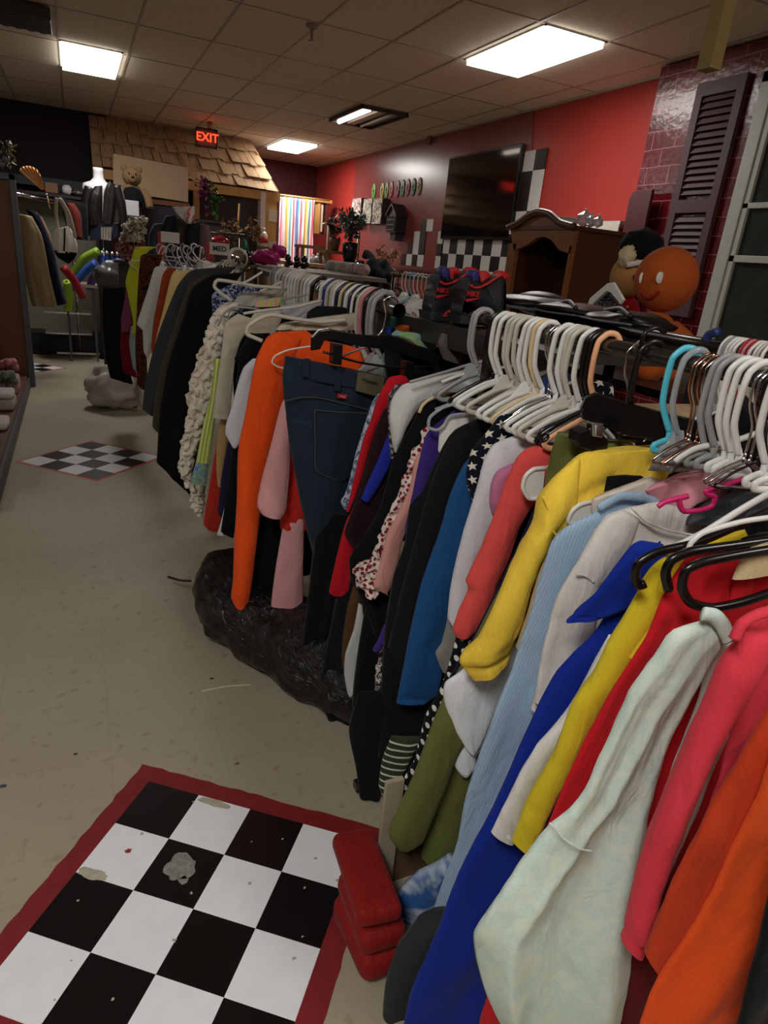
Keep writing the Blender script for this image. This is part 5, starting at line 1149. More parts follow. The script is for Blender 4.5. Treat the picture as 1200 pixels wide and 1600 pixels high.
gF('olive_grey_blazer', 'dark olive grey lapel between charcoal blazer and black coat', 'blazer', (64, 62, 50), 3.85, [(318, 430), (295, 445), (275, 500), (255, 560), (242, 620), (238, 665)], [(335, 430), (305, 460), (290, 510), (270, 570), (258, 630), (255, 680)])
gF('pale_yellow_blouse', 'pale yellow top behind the charcoal blazer', 'top', (214, 190, 128), 4.3, [(290, 422), (272, 424), (265, 440), (256, 480), (246, 520), (238, 560)], [(305, 422), (290, 445), (275, 490), (262, 530), (250, 570)])
gF('rust_blouse', 'rust red top beside the white tee on the far rack', 'top', (150, 58, 32), 4.6, [(262, 418), (254, 430), (248, 460), (240, 500), (236, 540)], [(275, 420), (266, 450), (258, 490), (248, 530), (240, 560)])
gF('white_far_tee', 'white tee with a wide sleeve on the far rack', 'tee', cloth('cloth_soft_white', (206, 206, 206)), 4.9, [(258, 417), (242, 418), (232, 450), (222, 480), (214, 507), (222, 514), (224, 545)], [(275, 420), (262, 445), (250, 475), (244, 510), (240, 530), (232, 560)])
gF('leopard_dress', 'brown leopard print dress on the far rack', 'dress', cloth('cloth_leopard', (96, 44, 26), (20, 12, 10), 'blot', 50), 5.3, [(230, 396), (220, 400), (216, 440), (214, 480), (212, 540), (214, 600)], [(255, 398), (245, 430), (235, 480), (228, 540), (226, 610)])
gF('lime_tee', 'lime yellow tee at the far end of the rack', 'tee', (196, 204, 48), 5.7, [(222, 385), (210, 388), (203, 415), (196, 440), (200, 462), (208, 500), (206, 522)], [(245, 386), (230, 395), (222, 420), (217, 450), (214, 480), (212, 520)])
gF('plum_skirt', 'plum pink skirt below the lime tee', 'skirt', (126, 62, 92), 5.8, [(198, 440), (194, 470), (189, 500), (190, 518)], [(208, 450), (205, 480), (203, 505), (201, 518)])
gF('crimson_skirt', 'crimson skirt beneath the plum one near the white bag', 'skirt', (110, 14, 30), 5.9, [(190, 505), (188, 540), (192, 580)], [(208, 505), (210, 545), (214, 590)])
gF('pale_blue_skirt', 'pale blue strip of cloth between crimson and leopard prints', 'skirt', (140, 160, 160), 5.75, [(204, 510), (202, 540), (208, 575)], [(212, 510), (211, 545), (213, 580)])
gF('black_gown', 'long black gown at the far end of the rack beside the pool noodles', 'gown', blackc, 6.3, [(160, 450), (160, 500), (164, 550), (172, 590)], [(200, 448), (200, 500), (200, 560), (208, 600)])
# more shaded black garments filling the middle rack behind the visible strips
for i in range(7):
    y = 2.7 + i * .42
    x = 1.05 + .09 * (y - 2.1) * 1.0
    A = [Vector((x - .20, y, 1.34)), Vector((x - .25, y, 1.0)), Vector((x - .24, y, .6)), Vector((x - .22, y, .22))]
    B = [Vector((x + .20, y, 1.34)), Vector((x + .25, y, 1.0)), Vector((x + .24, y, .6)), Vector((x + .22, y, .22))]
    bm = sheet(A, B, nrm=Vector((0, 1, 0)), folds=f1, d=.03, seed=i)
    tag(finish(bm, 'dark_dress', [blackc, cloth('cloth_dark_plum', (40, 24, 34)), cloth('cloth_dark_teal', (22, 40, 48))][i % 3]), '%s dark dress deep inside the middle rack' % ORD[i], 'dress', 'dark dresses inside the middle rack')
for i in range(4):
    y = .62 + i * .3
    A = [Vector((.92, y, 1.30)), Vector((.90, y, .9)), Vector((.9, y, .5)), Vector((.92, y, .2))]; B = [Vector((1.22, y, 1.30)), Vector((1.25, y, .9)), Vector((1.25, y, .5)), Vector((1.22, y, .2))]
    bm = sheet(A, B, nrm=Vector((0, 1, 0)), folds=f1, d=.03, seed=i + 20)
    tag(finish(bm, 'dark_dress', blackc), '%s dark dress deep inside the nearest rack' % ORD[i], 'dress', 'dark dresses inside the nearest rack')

# ================================================================ THINGS ON THE FLOOR BY THE RACK
bagm, N, L, b = newmat('bin_bag'); b.inputs['Base Color'].default_value = lin((20, 20, 22)); b.inputs['Roughness'].default_value = .22
tc = N.new('ShaderNodeTexCoord'); mp = N.new('ShaderNodeMapping'); mp.inputs['Scale'].default_value = (3, 1.2, 3); L.new(tc.outputs['Object'], mp.inputs[0])
nn = N.new('ShaderNodeTexNoise'); nn.inputs['Scale'].default_value = 7; nn.inputs['Detail'].default_value = 8; nn.inputs['Distortion'].default_value = 1.6; L.new(mp.outputs[0], nn.inputs[0])
bp = N.new('ShaderNodeBump'); bp.inputs['Strength'].default_value = .7; bp.inputs['Distance'].default_value = .05; L.new(nn.outputs[0], bp.inputs['Height']); L.new(bp.outputs[0], b.inputs['Normal'])
e = thing('garbage_bag', (.75, 2.2, 0), 'long wrinkled black garbage bag lying on the floor under the racks', 'bag')
bm = bmesh.new()
tube(bm, [(.60, 3.06, .1), (.585, 2.86, .15), (.60, 2.55, .15), (.76, 2.2, .14), (.92, 1.9, .14), (1.02, 1.75, .12), (1.08, 1.66, .08)], [.04, .17, .19, .17, .19, .16, .06], n=90, seg=48)
for v in bm.verts:
    n_ = noise.noise(v.co * 7) * .03 + noise.noise(v.co * 18) * .016 + abs(noise.noise(v.co * 30)) * .008
    v.co += Vector((v.co.x - .8, 0, v.co.z - .14)).normalized() * n_; v.co.z = max(.004, v.co.z)
finish(bm, 'bag_body', bagm, e)
tubeo('drawstring', [(.42, 2.98, .09), (.37, 3.02, .08), (.32, 3.06, .085)], .006, HM['black'], e)
# red folded cushions
redc = cloth('cushion_red', (136, 24, 20), rough=.7)
def cushion(c, sx, sy, sz, rx, ry, rz, label):
    bm = bmesh.new(); box(bm, -sx / 2, sx / 2, -sy / 2, sy / 2, -sz / 2, sz / 2)
    bmesh.ops.bevel(bm, geom=list(bm.edges), offset=sz * .42, segments=5, profile=.5, affect='EDGES')
    bmesh.ops.subdivide_edges(bm, edges=list(bm.edges), cuts=1)
    R_ = Matrix.Rotation(rz, 3, 'Z') @ Matrix.Rotation(ry, 3, 'Y') @ Matrix.Rotation(rx, 3, 'X')
    for v in bm.verts: v.co = R_ @ (v.co * (1 + .05 * noise.noise(v.co * 9))) + Vector(c)
    return tag(finish(bm, 'seat_cushion', redc), label, 'cushion', 'red cushions by the box')
cushion((.575, 1.035, .045), .13, .22, .085, 0, 0, .04, 'lowest red cushion of the pile beside the pale box')
cushion((.575, 1.04, .125), .125, .21, .07, .0, 0, -.05, 'middle red cushion of the pile beside the pale box')
cushion((.568, 1.075, .20), .115, .27, .05, -.10, .05, -.12, 'topmost red cushion, tilted, leaning over the painted checkerboard')
bq = atY(594, 1320, 1.16); bt_ = atY(606, 1225, 1.16).z
e = thing('cardboard_box', (.9, 1.35, 0), 'pale cardboard box standing under the clothes beside the red cushions', 'box')
boxo('box_body', (bq.x + .062, .98, 1.176, 1.24, 0, bt_ - .08), plain('cardboard_brown', (104, 80, 56), .8), e)
boxo('pale_panel', (bq.x, bq.x + .05, 1.16, 1.174, 0, bt_), plain('panel_pale', (172, 162, 138), .7), e, label='pale board facing the aisle')
td = cloth('cloth_tie_dye', (52, 100, 166), (176, 190, 206), 'blot', 9)
garment('tie_dye_shirt', 'blue and white tie-dye cloth drooping low beside the pale box', 'shirt', td, .98, [
    ('cloth', [(700, 1340), (655, 1366), (620, 1400), (604, 1440), (598, 1482), (604, 1508)], [(720, 1350), (700, 1390), (672, 1425), (650, 1455), (628, 1488), (612, 1508)], dict(folds=f3, d=.025, dtop=1))], group=gp)
garment('charcoal_skirt', 'charcoal skirt folds at the bottom edge beside the royal blue dress', 'skirt', cloth('cloth_charcoal', (46, 48, 50)), .73, [
    ('skirt', [(650, 1440), (615, 1490), (600, 1550), (590, 1700)], [(720, 1430), (690, 1480), (665, 1550), (640, 1650)], dict(folds=f1, d=.03, dtop=1))], group=gp)
garment('salmon_sleeve_top', 'salmon cuff peeking out under the olive trouser legs', 'top', cor2, 1.13, [('cuff', [(628, 1300), (623, 1325), (628, 1340)], [(660, 1300), (654, 1325), (645, 1347)], dict(d=.02, dtop=1))], group=gp)
garment('lime_cuff_top', 'lime green cuff peeking out under the olive trouser legs', 'top', cloth('cloth_lime', (150, 166, 50)), 1.10, [('cuff', [(668, 1310), (660, 1330), (664, 1344)], [(700, 1310), (690, 1335), (682, 1350)], dict(d=.02, dtop=1))], group=gp)
garment('red_hem_top', 'red hem at the bottom edge beside the mint top', 'top', red, .55, [('hem', [(765, 1540), (750, 1590), (742, 1650)], [(830, 1540), (830, 1600), (830, 1650)], dict(d=.02, dtop=1))], group=gp)
# translucent white bag at the far side
wbm = plain('white_bag', (186, 182, 172), .45, var=.25, nscale=12)
e = thing('plastic_bag', (.33, 7.15, 0), 'crumpled translucent white plastic bag on the floor by the far rack', 'bag')
bm = bmesh.new(); ball(bm, (.30, 7.2, .20), .27, 40, 1.0, .9, .85, nz=.35, ns=2.2, seed=4)
for v in bm.verts: v.co += Vector((noise.noise(v.co * 16), noise.noise(v.co * 17 + Vector((5, 5, 5))), 0)) * .02; v.co.z = max(.004, v.co.z)
finish(bm, 'bag_body', wbm, e)
bm = bmesh.new(); tube(bm, [(.38, 7.15, .36), (.50, 7.02, .30), (.56, 6.98, .05)], [.05, .03, .05], n=14, seg=10); finish(bm, 'bag_neck', wbm, e)

# ================================================================ LEFT SIDE
mgrey = plain('metal_grey', (84, 88, 92), .4, .3); ply = plain('plywood', (112, 66, 34), .5, var=.2, nscale=8)
e = thing('shelf_unit', (-.85, 6.3, 0), 'low store shelving unit along the left aisle with a plywood end panel', 'shelving')
boxo('kick_base', (-1.4, -.535, 4.3, 8.2, 0, .11), plain('kick_grey', (70, 68, 66), .5), e)
boxo('deck', (-1.4, -.56, 4.32, 8.2, .11, .135), plain('deck_brown', (98, 58, 40), .5), e)
boxo('end_panel', (-1.3, -.535, 8.2, 8.23, .1, 2.08), ply, e)
bm = bmesh.new()
for bb in ((-.55, -.49, 8.17, 8.25, 0, 2.13), (-1.35, -.49, 8.17, 8.25, 2.07, 2.13)): box(bm, *bb, bev=.006)
finish(bm, 'panel_frame', mgrey, e, smooth=False)
boxo('back_board', (-1.44, -1.40, 4.3, 8.2, .1, 2.0), plain('pegboard', (90, 80, 70), .7), e)
boxo('upper_shelf', (-1.4, -.80, 4.4, 8.1, .62, .64), mgrey, e)
items = [((-.66, 5.9, .14), (.17, .3, .06), (206, 196, 186), 'folded white cloth on the low deck of the left shelf'),
         ((-.66, 6.6, .14), (.18, .34, .09), (172, 160, 146), 'folded beige linen further along the left shelf'),
         ((-.68, 7.3, .14), (.2, .36, .14), (160, 130, 128), 'dusty pink folded fabric far along the left shelf'),
         ((-.66, 6.6, .235), (.17, .3, .05), (196, 190, 188), 'pale folded towel on top of the beige linen')]
for i, (c, s_, cc, lb) in enumerate(items):
    bm = bmesh.new(); box(bm, c[0] - s_[0] / 2, c[0] + s_[0] / 2, c[1] - s_[1] / 2, c[1] + s_[1] / 2, c[2], c[2] + s_[2], bev=.022)
    for k_ in range(2):
        tube(bm, [(c[0] + s_[0] / 2 - .004, c[1] - s_[1] * .45, c[2] + s_[2] * (.35 + .3 * k_)), (c[0] + s_[0] / 2 + .002, c[1], c[2] + s_[2] * (.33 + .3 * k_)), (c[0] + s_[0] / 2 - .004, c[1] + s_[1] * .45, c[2] + s_[2] * (.35 + .3 * k_))], .004, n=8, seg=5)
    tag(finish(bm, 'folded_cloth', cloth('fold%d' % i, cc)), lb, 'folded cloth', 'folded cloths on the left shelf')
e = thing('glitter_purse', (-.64, 5.2, .14), 'small purple glitter purse on the left shelf deck', 'purse')
ballo('purse_body', (-.64, 5.2, .21), .08, plain('glitter_purple', (70, 40, 130), .25, .6, var=.7, nscale=90), e, sx=.9, sy=1.4, sz=.85, nz=.15)
tubeo('purse_strap', [(-.60, 5.12, .27), (-.57, 5.2, .33), (-.60, 5.28, .27)], .006, HM['black'], e)
e = thing('magenta_slipper', (-.62, 4.85, .14), 'magenta slipper at the near end of the left shelf', 'slipper')
ballo('sole', (-.62, 4.85, .155), .1, plain('slipper_sole', (60, 20, 40), .7), e, sx=.55, sy=1.3, sz=.18)
ballo('upper', (-.62, 4.92, .18), .07, cloth('slipper_pink', (150, 24, 70)), e, sx=.7, sy=1.1, sz=.7)
for i, (c, cc, lm_) in enumerate((((-.70, 7.8, .28), (190, 120, 130), 'pinkish'), ((-.66, 7.0, .30), (120, 130, 110), 'greenish'))):
    e = thing('artificial_flowers', (c[0], c[1], .14 if i == 0 else .232), '%s artificial flower bunch on the left shelf' % lm_, 'flowers')
    for j in range(7):
        a = j * 2.4; p = Vector(c) + Vector((math.cos(a) * .06, math.sin(a) * .07, .03 * (j % 3)))
        ballo('blossom', p, .04, cloth('blossom%d' % i, cc), e, seg=10, nz=.5, ns=3, seed=j)
        if j < 3: tubeo('stem', [(c[0], c[1], .145 if i == 0 else .235), p], .004, leafm[0], e)
# things on top of the panel
e = thing('silver_garland', (-.62, 8.2, 2.13), 'silvery star garland on top of the plywood end panel', 'garland')
bm = bmesh.new(); rnn = random.Random(2)
for i in range(9): ball(bm, (-.95 + i * .05, 8.2, 2.16 + .05 * (i % 3)), .035, 8, 1, .5, 1, nz=.6, ns=2, seed=i)
finish(bm, 'tinsel', plain('tinsel', (120, 124, 128), .3, .6, var=.5), e)
plant('white_orchid', (-.53, 8.22, 2.13), None, None, .33, .05, 26, plain('orchid_white', (176, 160, 128), .6), 'pale orchid sprig on top of the plywood end panel', 'flowers', seed=9, lsize=.07)
# paper fan
piv = atY(73, 304, 8.9); fanm = plain('fan_paper', (240, 184, 122), .6, var=.2, nscale=14)
e = thing('folding_fan', piv, 'pleated tan folding fan opened above the left clothes rail', 'fan')
bm = bmesh.new(); tips = [atY(x, y, 8.9) for x, y in ((30, 267), (33, 262), (38, 260), (43, 259), (48, 260), (54, 262), (59, 266), (63, 273), (66, 282))]
cvs = []
for i in range(len(tips) - 1):
    a, b_ = tips[i], tips[i + 1]; m_ = (a + b_) / 2 + Vector((0, -.03, 0))
    for s_, t_ in ((a, m_), (m_, b_)):
        A = piv.lerp(s_, .18); B = piv.lerp(t_, .18)
        vs = [A, B, t_, s_]; prism(bm, vs, Vector((0, .004, 0)))
finish(bm, 'pleats', fanm, e, smooth=False)
ballo('rivet', piv, .012, chrome, e, seg=8)
tubeo('stand_stick', [piv, piv + Vector((.02, .02, -.14))], .006, fanm, e)
# left rail with coats
ra, rb = atY(28, 306, 8.6), atY(78, 311, 9.6)
zr = (ra.z + rb.z) / 2; ra.z = rb.z = zr
e = thing('clothes_rack', ((ra.x + rb.x) / 2, 9.1, 0), 'bright chrome clothes rail at the far left with coats and a handbag', 'clothes rack')
tubeo('rail', [ra + Vector((-.15, -.2, 0)), rb + Vector((.1, .1, 0))], .022, chrome, e, smooth=False)
rb2 = ra + (rb - ra) * 1.75
tubeo('rail_end', [rb, rb2], .022, chrome, e, smooth=False)
for p in (ra + Vector((-.15, -.2, 0)), rb2): tubeo('upright', [Vector((p.x, p.y, .05)), Vector((p.x, p.y, zr))], .018, chrome, e, smooth=False)
bm = bmesh.new(); box(bm, rb2.x - .3, rb2.x + .25, rb2.y - .02, rb2.y + .02, .03, .06); finish(bm, 'base_bar', chrome, e, smooth=False)
gl = 'coats on the far left rail'
def gL(name, label, cat, cc, Y0, L_, R_, **kw):
    return garment(name, label, cat, cloth('cloth_' + name, cc, **kw), Y0, [('x', L_, R_, dict(folds=f1, d=.05, dtop=.6))], k=0, group=gl)
gL('khaki_coat', 'shiny khaki coat hanging next to the plywood end panel', 'coat', (150, 134, 100), 8.7, [(26, 333), (30, 370), (38, 430), (50, 478)], [(50, 338), (66, 370), (78, 430), (90, 480)], rough=.4)
gL('navy_coat', 'navy coat behind the khaki one on the left rail', 'coat', (24, 26, 44), 9.0, [(40, 325), (60, 370), (72, 430), (85, 478)], [(62, 335), (84, 390), (95, 440), (105, 474)])
gL('tan_jacket', 'tan jacket edge between the navy coat and the handbag', 'jacket', (140, 104, 78), 9.15, [(55, 330), (65, 360), (76, 384)], [(66, 340), (78, 365), (84, 386)])
gL('rust_jacket', 'rust red jacket right of the handbag on the left rail', 'jacket', (104, 38, 28), 9.8, [(104, 316), (108, 340), (116, 368)], [(116, 318), (126, 335), (129, 372)])
gL('dark_jacket', 'black jacket next to the rust one at the far left', 'jacket', (18, 18, 20), 9.9, [(95, 310), (100, 340), (110, 372), (120, 374)], [(135, 318), (137, 340), (138, 374), (140, 376)])
e = thing('handbag', atY(103, 412, 8.8), 'white handbag with black base hanging by long straps from the left rail', 'handbag')
finish(px_sheet([(87, 358), (83, 370), (82, 385), (85, 394)], [(108, 353), (117, 370), (121, 384), (121, 397)], 8.8, 0, d=.05, dtop=1, folds=f1), 'bag_body', cloth('bag_white', (224, 220, 212)), e)
finish(px_sheet([(84, 391), (90, 402), (104, 411)], [(121, 395), (116, 405), (108, 412)], 8.79, 0, d=.055, dtop=1), 'bag_base', blackc, e)
for P_ in ([(90, 358), (87, 330), (89, 309)], [(108, 356), (103, 330), (92, 309)], [(118, 372), (108, 335), (94, 310)]): tubeo('strap', [atY(x, y, 8.78) for x, y in P_], .018, cloth('strap_cream', (176, 166, 146)), e, flat=.3)
tubeo('trim_line', [atY(x, y, 8.73) for x, y in ((101, 356), (101, 375), (100, 392))], .008, blackc, e)
# shelf of hats behind
e = thing('wall_ledge', atY(100, 290, 12.6), 'grey ledge high on the dark end wall', 'ledge')
za_ = atY(90, 282, 12.9).z
boxo('ledge_board', (-1.2, .6, 12.75, 12.99, za_ - .03, za_), plain('ledge_grey', (70, 74, 78), .6), e)
boxo('ledge_lip', (-1.2, .6, 12.73, 12.75, za_ - .12, za_ + .01), plain('ledge_grey', (70, 74, 78), .6), e)
zs_ = atY(100, 305, 11.5).z
e = thing('display_shelf', (-.2, 11.6, 0), 'dark shelf of hats and trinkets behind the left rail', 'shelf')
boxo('shelf_board', (-.9, .35, 11.4, 11.9, zs_ - .04, zs_), plain('shelf_dark', (40, 34, 34), .6), e)
boxo('back_panel', (-.9, .35, 11.9, 11.93, 0, zs_), plain('panel_sage', (116, 116, 100), .7), e)
for X in (-.88, .31): boxo('leg', (X, X + .04, 11.42, 11.46, 0, zs_ - .04), plain('shelf_dark', (40, 34, 34), .6), e)
def hat(px, py, cc, label):
    p = atY(px, py, 11.55); p.z = zs_
    e = thing('hat', p, label, 'hat', 'hats on the dark shelf')
    lathe('brim', p, [(.15, 0), (.15, .012)], cloth('hat' + label[:6], cc), e)
    lathe('crown', p + Vector((0, 0, .012)), [(.10, 0), (.10, .07), (.08, .11), (.03, .125)], cloth('hat' + label[:6], cc), e)
hat(78, 290, (70, 28, 26), 'maroon hat on the dark shelf near the fan'); hat(92, 290, (46, 36, 34), 'brown hat on the dark shelf behind the handbag')
p = atY(104, 300, 11.5); p.z = zs_; tag(ballo('white_figurine', p + Vector((0, 0, .07)), .07, plain('porcelain', (200, 200, 200), .3), nz=.3, seed=3), 'small white trinket on the dark shelf', 'trinket')
p = atY(122, 300, 11.5); p.z = zs_; tag(ballo('silver_bowl', p + Vector((0, 0, .05)), .08, plain('silver_dull', (130, 130, 130), .3, .7), sz=.6, nz=.2, seed=5), 'dull silver trinket beside the mannequin', 'trinket')
p = atY(81, 300, 11.4); tag(bboxo('small_carton', Vector((p.x, 11.5, zs_ + .07)), (.16, .12, .14), plain('carton_tan', (130, 96, 70), .7)), 'small tan carton below the hats', 'carton')
# mannequin bust in a leather jacket
MY = 10.3; mp_ = atY(153, 262, MY); base = Vector((mp_.x, MY, 0))
e = thing('mannequin', base, 'white headless mannequin bust wearing a dark brown leather jacket', 'mannequin')
zt = mp_.z
bm = bmesh.new()
prof = [(.062, .055, 0), (.058, .05, -.05), (.062, .055, -.12), (.10, .075, -.165), (.19, .10, -.20), (.205, .115, -.26), (.18, .12, -.36), (.15, .10, -.55), (.17, .12, -.75)]
rings = []
for rx, ry, dz in prof: rings.append([bm.verts.new(Vector((mp_.x + rx * math.cos(2 * math.pi * k / 28), MY + ry * math.sin(2 * math.pi * k / 28), zt + dz))) for k in range(28)])
for i in range(len(rings) - 1):
    for k in range(28): bm.faces.new((rings[i][k], rings[i][(k + 1) % 28], rings[i + 1][(k + 1) % 28], rings[i + 1][k]))
bm.faces.new(rings[0]); bm.faces.new(rings[-1]); finish(bm, 'torso', plain('mannequin_white', (216, 212, 214), .35, var=.03), e)
lea = plain('leather_dark', (17, 13, 11), .42, var=.3, nscale=20)
pp = lambda x, y, dy=0: atY(x, y, MY + dy)
bm = sheet([pp(148, 291, -.13), pp(139, 305, -.14), pp(137, 325, -.14), pp(138, 352, -.13)], [pp(160, 290, -.13), pp(160, 305, -.15), pp(160, 325, -.15), pp(160, 351, -.15)], nrm=Vector((0, 1, 0)), d=.03, dtop=1, folds=f1); finish(bm, 'jacket_front', lea, e)
bm = sheet([pp(170, 283, -.13), pp(163, 298, -.15), pp(161, 325, -.15), pp(160, 351, -.15)], [pp(182, 290, -.10), pp(187, 310, -.11), pp(188, 330, -.11), pp(187, 350, -.12)], nrm=Vector((0, 1, 0)), d=.03, dtop=1, folds=f1); finish(bm, 'jacket_front', lea, e)
for P_ in ([(141, 293), (136, 315), (134, 345), (135, 368)], [(181, 290), (187, 315), (191, 340), (192, 362)]):
    bm = bmesh.new(); tube(bm, [pp(x, y, -.08) for x, y in P_], [.07, .075, .065, .055], n=16, seg=14); finish(bm, 'jacket_sleeve', lea, e)
bm = sheet([pp(141, 350, -.11), pp(140, 376, -.11)], [pp(186, 350, -.11), pp(184, 372, -.11)], nrm=Vector((0, 1, 0)), d=.06, dtop=1, folds=f1); finish(bm, 'skirt', cloth('cloth_dk_denim', (24, 28, 48)), e)
bm = sheet([pp(157, 355, -.19), pp(158, 374, -.19)], [pp(176, 355, -.19), pp(174, 376, -.19)], nrm=Vector((0, 1, 0)), d=.02, dtop=1, folds=f1); finish(bm, 'fringed_pouch', cloth('cloth_fringe', (140, 134, 122), (90, 86, 80), 'stripe', 30), e)
tubeo('stand_pole', [Vector((mp_.x, MY, 0.02)), Vector((mp_.x, MY, zt - .7))], .015, chrome, e, smooth=False)
lathe('stand_base', Vector((mp_.x, MY, 0)), [(.16, 0), (.16, .015), (.03, .03)], HM['black'], e)
# table with pool noodles
A, B = atY(97, 441, 9.9), atY(152, 448, 9.9); tz = (A.z + B.z) / 2
e = thing('folding_table', ((A.x + B.x) / 2, 10, 0), 'white edged table in front of the pool noodles at the far left', 'table')
boxo('table_top', (A.x, B.x, 9.9, 10.5, tz - .035, tz), plain('table_white', (206, 198, 184), .5), e, .006)
for X in (A.x + .03, B.x - .06):
    for Y in (9.95, 10.42): boxo('leg', (X, X + .025, Y, Y + .025, 0, tz - .035), mgrey, e)
for z in (.35, .62): boxo('wire_shelf', (A.x - .25, B.x - .1, 9.98, 10.4, z, z + .02), chrome, e)
boxo('plinth', (-1.2, .75, 10.45, 10.9, 0, .30), plain('plinth_black', (16, 17, 20), .5), e)
def noodle(P_, cc, label, Y=9.75):
    e = thing('pool_noodle', atY(P_[-1][0], P_[-1][1], Y), label, 'pool noodle', 'foam pool noodles by the white table')
    pts = [atY(x, y, Y + .1 * i) for i, (x, y) in enumerate(P_)]
    bm = bmesh.new(); tube(bm, pts, .05, n=16, seg=16); _ft = finish(bm, 'foam_tube', plain('foam' + label[:5], cc, .7), e)
    d_ = (pts[0] - pts[1]).normalized(); bm = bmesh.new(); tube(bm, [pts[0] + d_ * .0005, pts[0] + d_ * .002], .016, n=1, seg=12, smooth=False); finish(bm, 'hole', plain('foam_hole', (30, 40, 20), .9), _ft)
noodle([(153, 392), (130, 405), (112, 432)], (138, 176, 48), 'lime green pool noodle, highest of the bundle')
noodle([(150, 411), (133, 424), (104, 456)], (44, 92, 176), 'blue pool noodle crossing the red one', 9.72)
noodle([(99, 418), (114, 436), (130, 464)], (160, 28, 40), 'red pool noodle crossing the blue one', 9.6)
noodle([(153, 424), (146, 434), (140, 450)], (110, 80, 160), 'purple pool noodle next to the plastic bag', 9.85)
noodle([(104, 440), (108, 460), (106, 485)], (170, 206, 60), 'pale lime pool noodle standing under the white table', 9.8)
v_ = atY(175, 420, 9.2); pedestal(v_.x, 9.22, .42, v_.z - .08, 'dark stand under the blue bottles', d=.2)
# blue glittering bottles in a bag
for i, (x, y) in enumerate(((160, 404), (167, 398), (175, 394), (183, 398), (190, 406))):
    p = atY(x, y, 9.2); p.z = atY(175, 420, 9.2).z + .10 + .02 * (i % 2 == 0) * 0
    e = thing('blue_bottle', p, '%s glossy blue bottle of the cluster behind the plastic bag' % ['leftmost', 'second', 'middle', 'fourth', 'rightmost'][i], 'bottle', 'blue bottles behind the clear bag')
    lathe('glass', p + Vector((0, 0, -.18)), [(.04, 0), (.045, .02), (.045, .13), (.018, .19), (.018, .23)], plain('blue_glass', (24, 60, 150), .1, .2, var=.5), e)
    lathe('cap', p + Vector((0, 0, .05)), [(.02, 0), (.02, .03), (.008, .05)], chrome, e)
e = thing('clear_bag', atY(178, 450, 8.9), 'clear plastic bag bulging over the black gown at the far rack', 'bag')
bm = bmesh.new(); ball(bm, atY(179, 431, 8.9), .19, 32, 1.15, .7, .95, nz=.3, ns=2.5, seed=9)
for v in bm.verts: v.co += Vector((noise.noise(v.co * 20), 0, noise.noise(v.co * 21))) * .02
finish(bm, 'bag_body', plain('clear_plastic', (112, 112, 108), .18, trans=.3, var=.4), e)
boxo('stool_seat', (atY(158, 450, 8.9).x, atY(200, 450, 8.9).x, 8.72, 9.08, atY(178, 452, 8.9).z - .04, atY(178, 452, 8.9).z), blk, e)
bm = bmesh.new()
zz = atY(178, 452, 8.9).z - .04; xx0, xx1 = atY(158, 450, 8.9).x, atY(200, 450, 8.9).x
for X in (xx0 + .02, xx1 - .05):
    for Y in (8.74, 9.03): box(bm, X, X + .03, Y, Y + .03, 0, zz)
finish(bm, 'stool_frame', blk, e, smooth=False)
v_ = atY(205, 408, 8.2); pedestal(v_.x, 8.3, .34, v_.z, 'dark stand under the ruffled costume')
# ruffled pink and white costume
garment('ruffled_costume', 'pink and cream ruffled costume bunched at the back rack', 'costume', cloth('cloth_rose_ruffle', (176, 118, 110)), 8.2, [
    ('pink_ruffle', [(196, 360), (187, 375), (186, 392), (196, 408)], [(222, 362), (224, 380), (222, 395), (214, 410)], dict(d=.10, ruf=.06, n=60, m=36, dtop=1)),
    ('cream_ruffle', [(208, 340), (196, 352), (190, 366), (200, 376)], [(226, 338), (228, 350), (226, 365), (220, 376)], dict(d=.09, ruf=.06, n=50, m=36, dtop=1, dy=-.15, mat=cloth('cloth_cream_ruffle', (196, 186, 166))))], k=0)
# back rack of dark jackets
gk = 'jackets on the back rack'
ba, bb_ = atY(225, 326, 8.4), atY(335, 338, 10.4); bz_ = 1.78
e = thing('clothes_rack', ((ba.x + bb_.x) / 2, 8.8, 0), 'back rack of dark jackets in front of the shingled hut', 'clothes rack')
X_ = atY(280, 330, 7.6).x
tubeo('rail', [Vector((.95, 7.7, bz_)), Vector((1.75, 7.87, bz_))], .018, steel, e, smooth=False)
for p in ((1.0, 7.71), (1.7, 7.86)): tubeo('upright', [Vector((p[0], p[1], .03)), Vector((p[0], p[1], bz_))], .016, steel, e, smooth=False)
for i, (L_, R_, cc, nm, lb) in enumerate([
    ([(240, 350), (233, 365), (232, 385), (234, 400)], [(262, 348), (264, 365), (262, 385), (262, 400)], (56, 62, 72), 'grey_jacket', 'slate grey jacket at the left of the back rack'),
    ([(258, 338), (252, 355), (250, 380), (252, 400)], [(276, 336), (280, 355), (280, 380), (280, 400)], (34, 42, 56), 'blue_jacket', 'dark blue shiny jacket beside the white printed shirt'),
    ([(276, 340), (274, 360), (274, 400)], [(292, 345), (296, 365), (298, 400)], (70, 60, 52), 'brown_jacket', 'brown jacket below the white printed shirt'),
    ([(292, 350), (288, 370), (288, 400)], [(318, 345), (324, 370), (326, 402)], (30, 30, 40), 'ink_jacket', 'ink dark jacket at the right of the back rack'),
    ([(312, 350), (310, 370), (310, 402)], [(326, 352), (331, 372), (334, 402)], (110, 84, 88), 'mauve_jacket', 'mauve jacket edge at the right end of the back rack')]):
    garment(nm, lb, 'jacket', cloth('cloth_' + nm, cc, rough=.6), 7.5 - i * .05, [('x', L_, R_, dict(folds=f1, d=.06, dtop=.8))], k=0, group=gk)
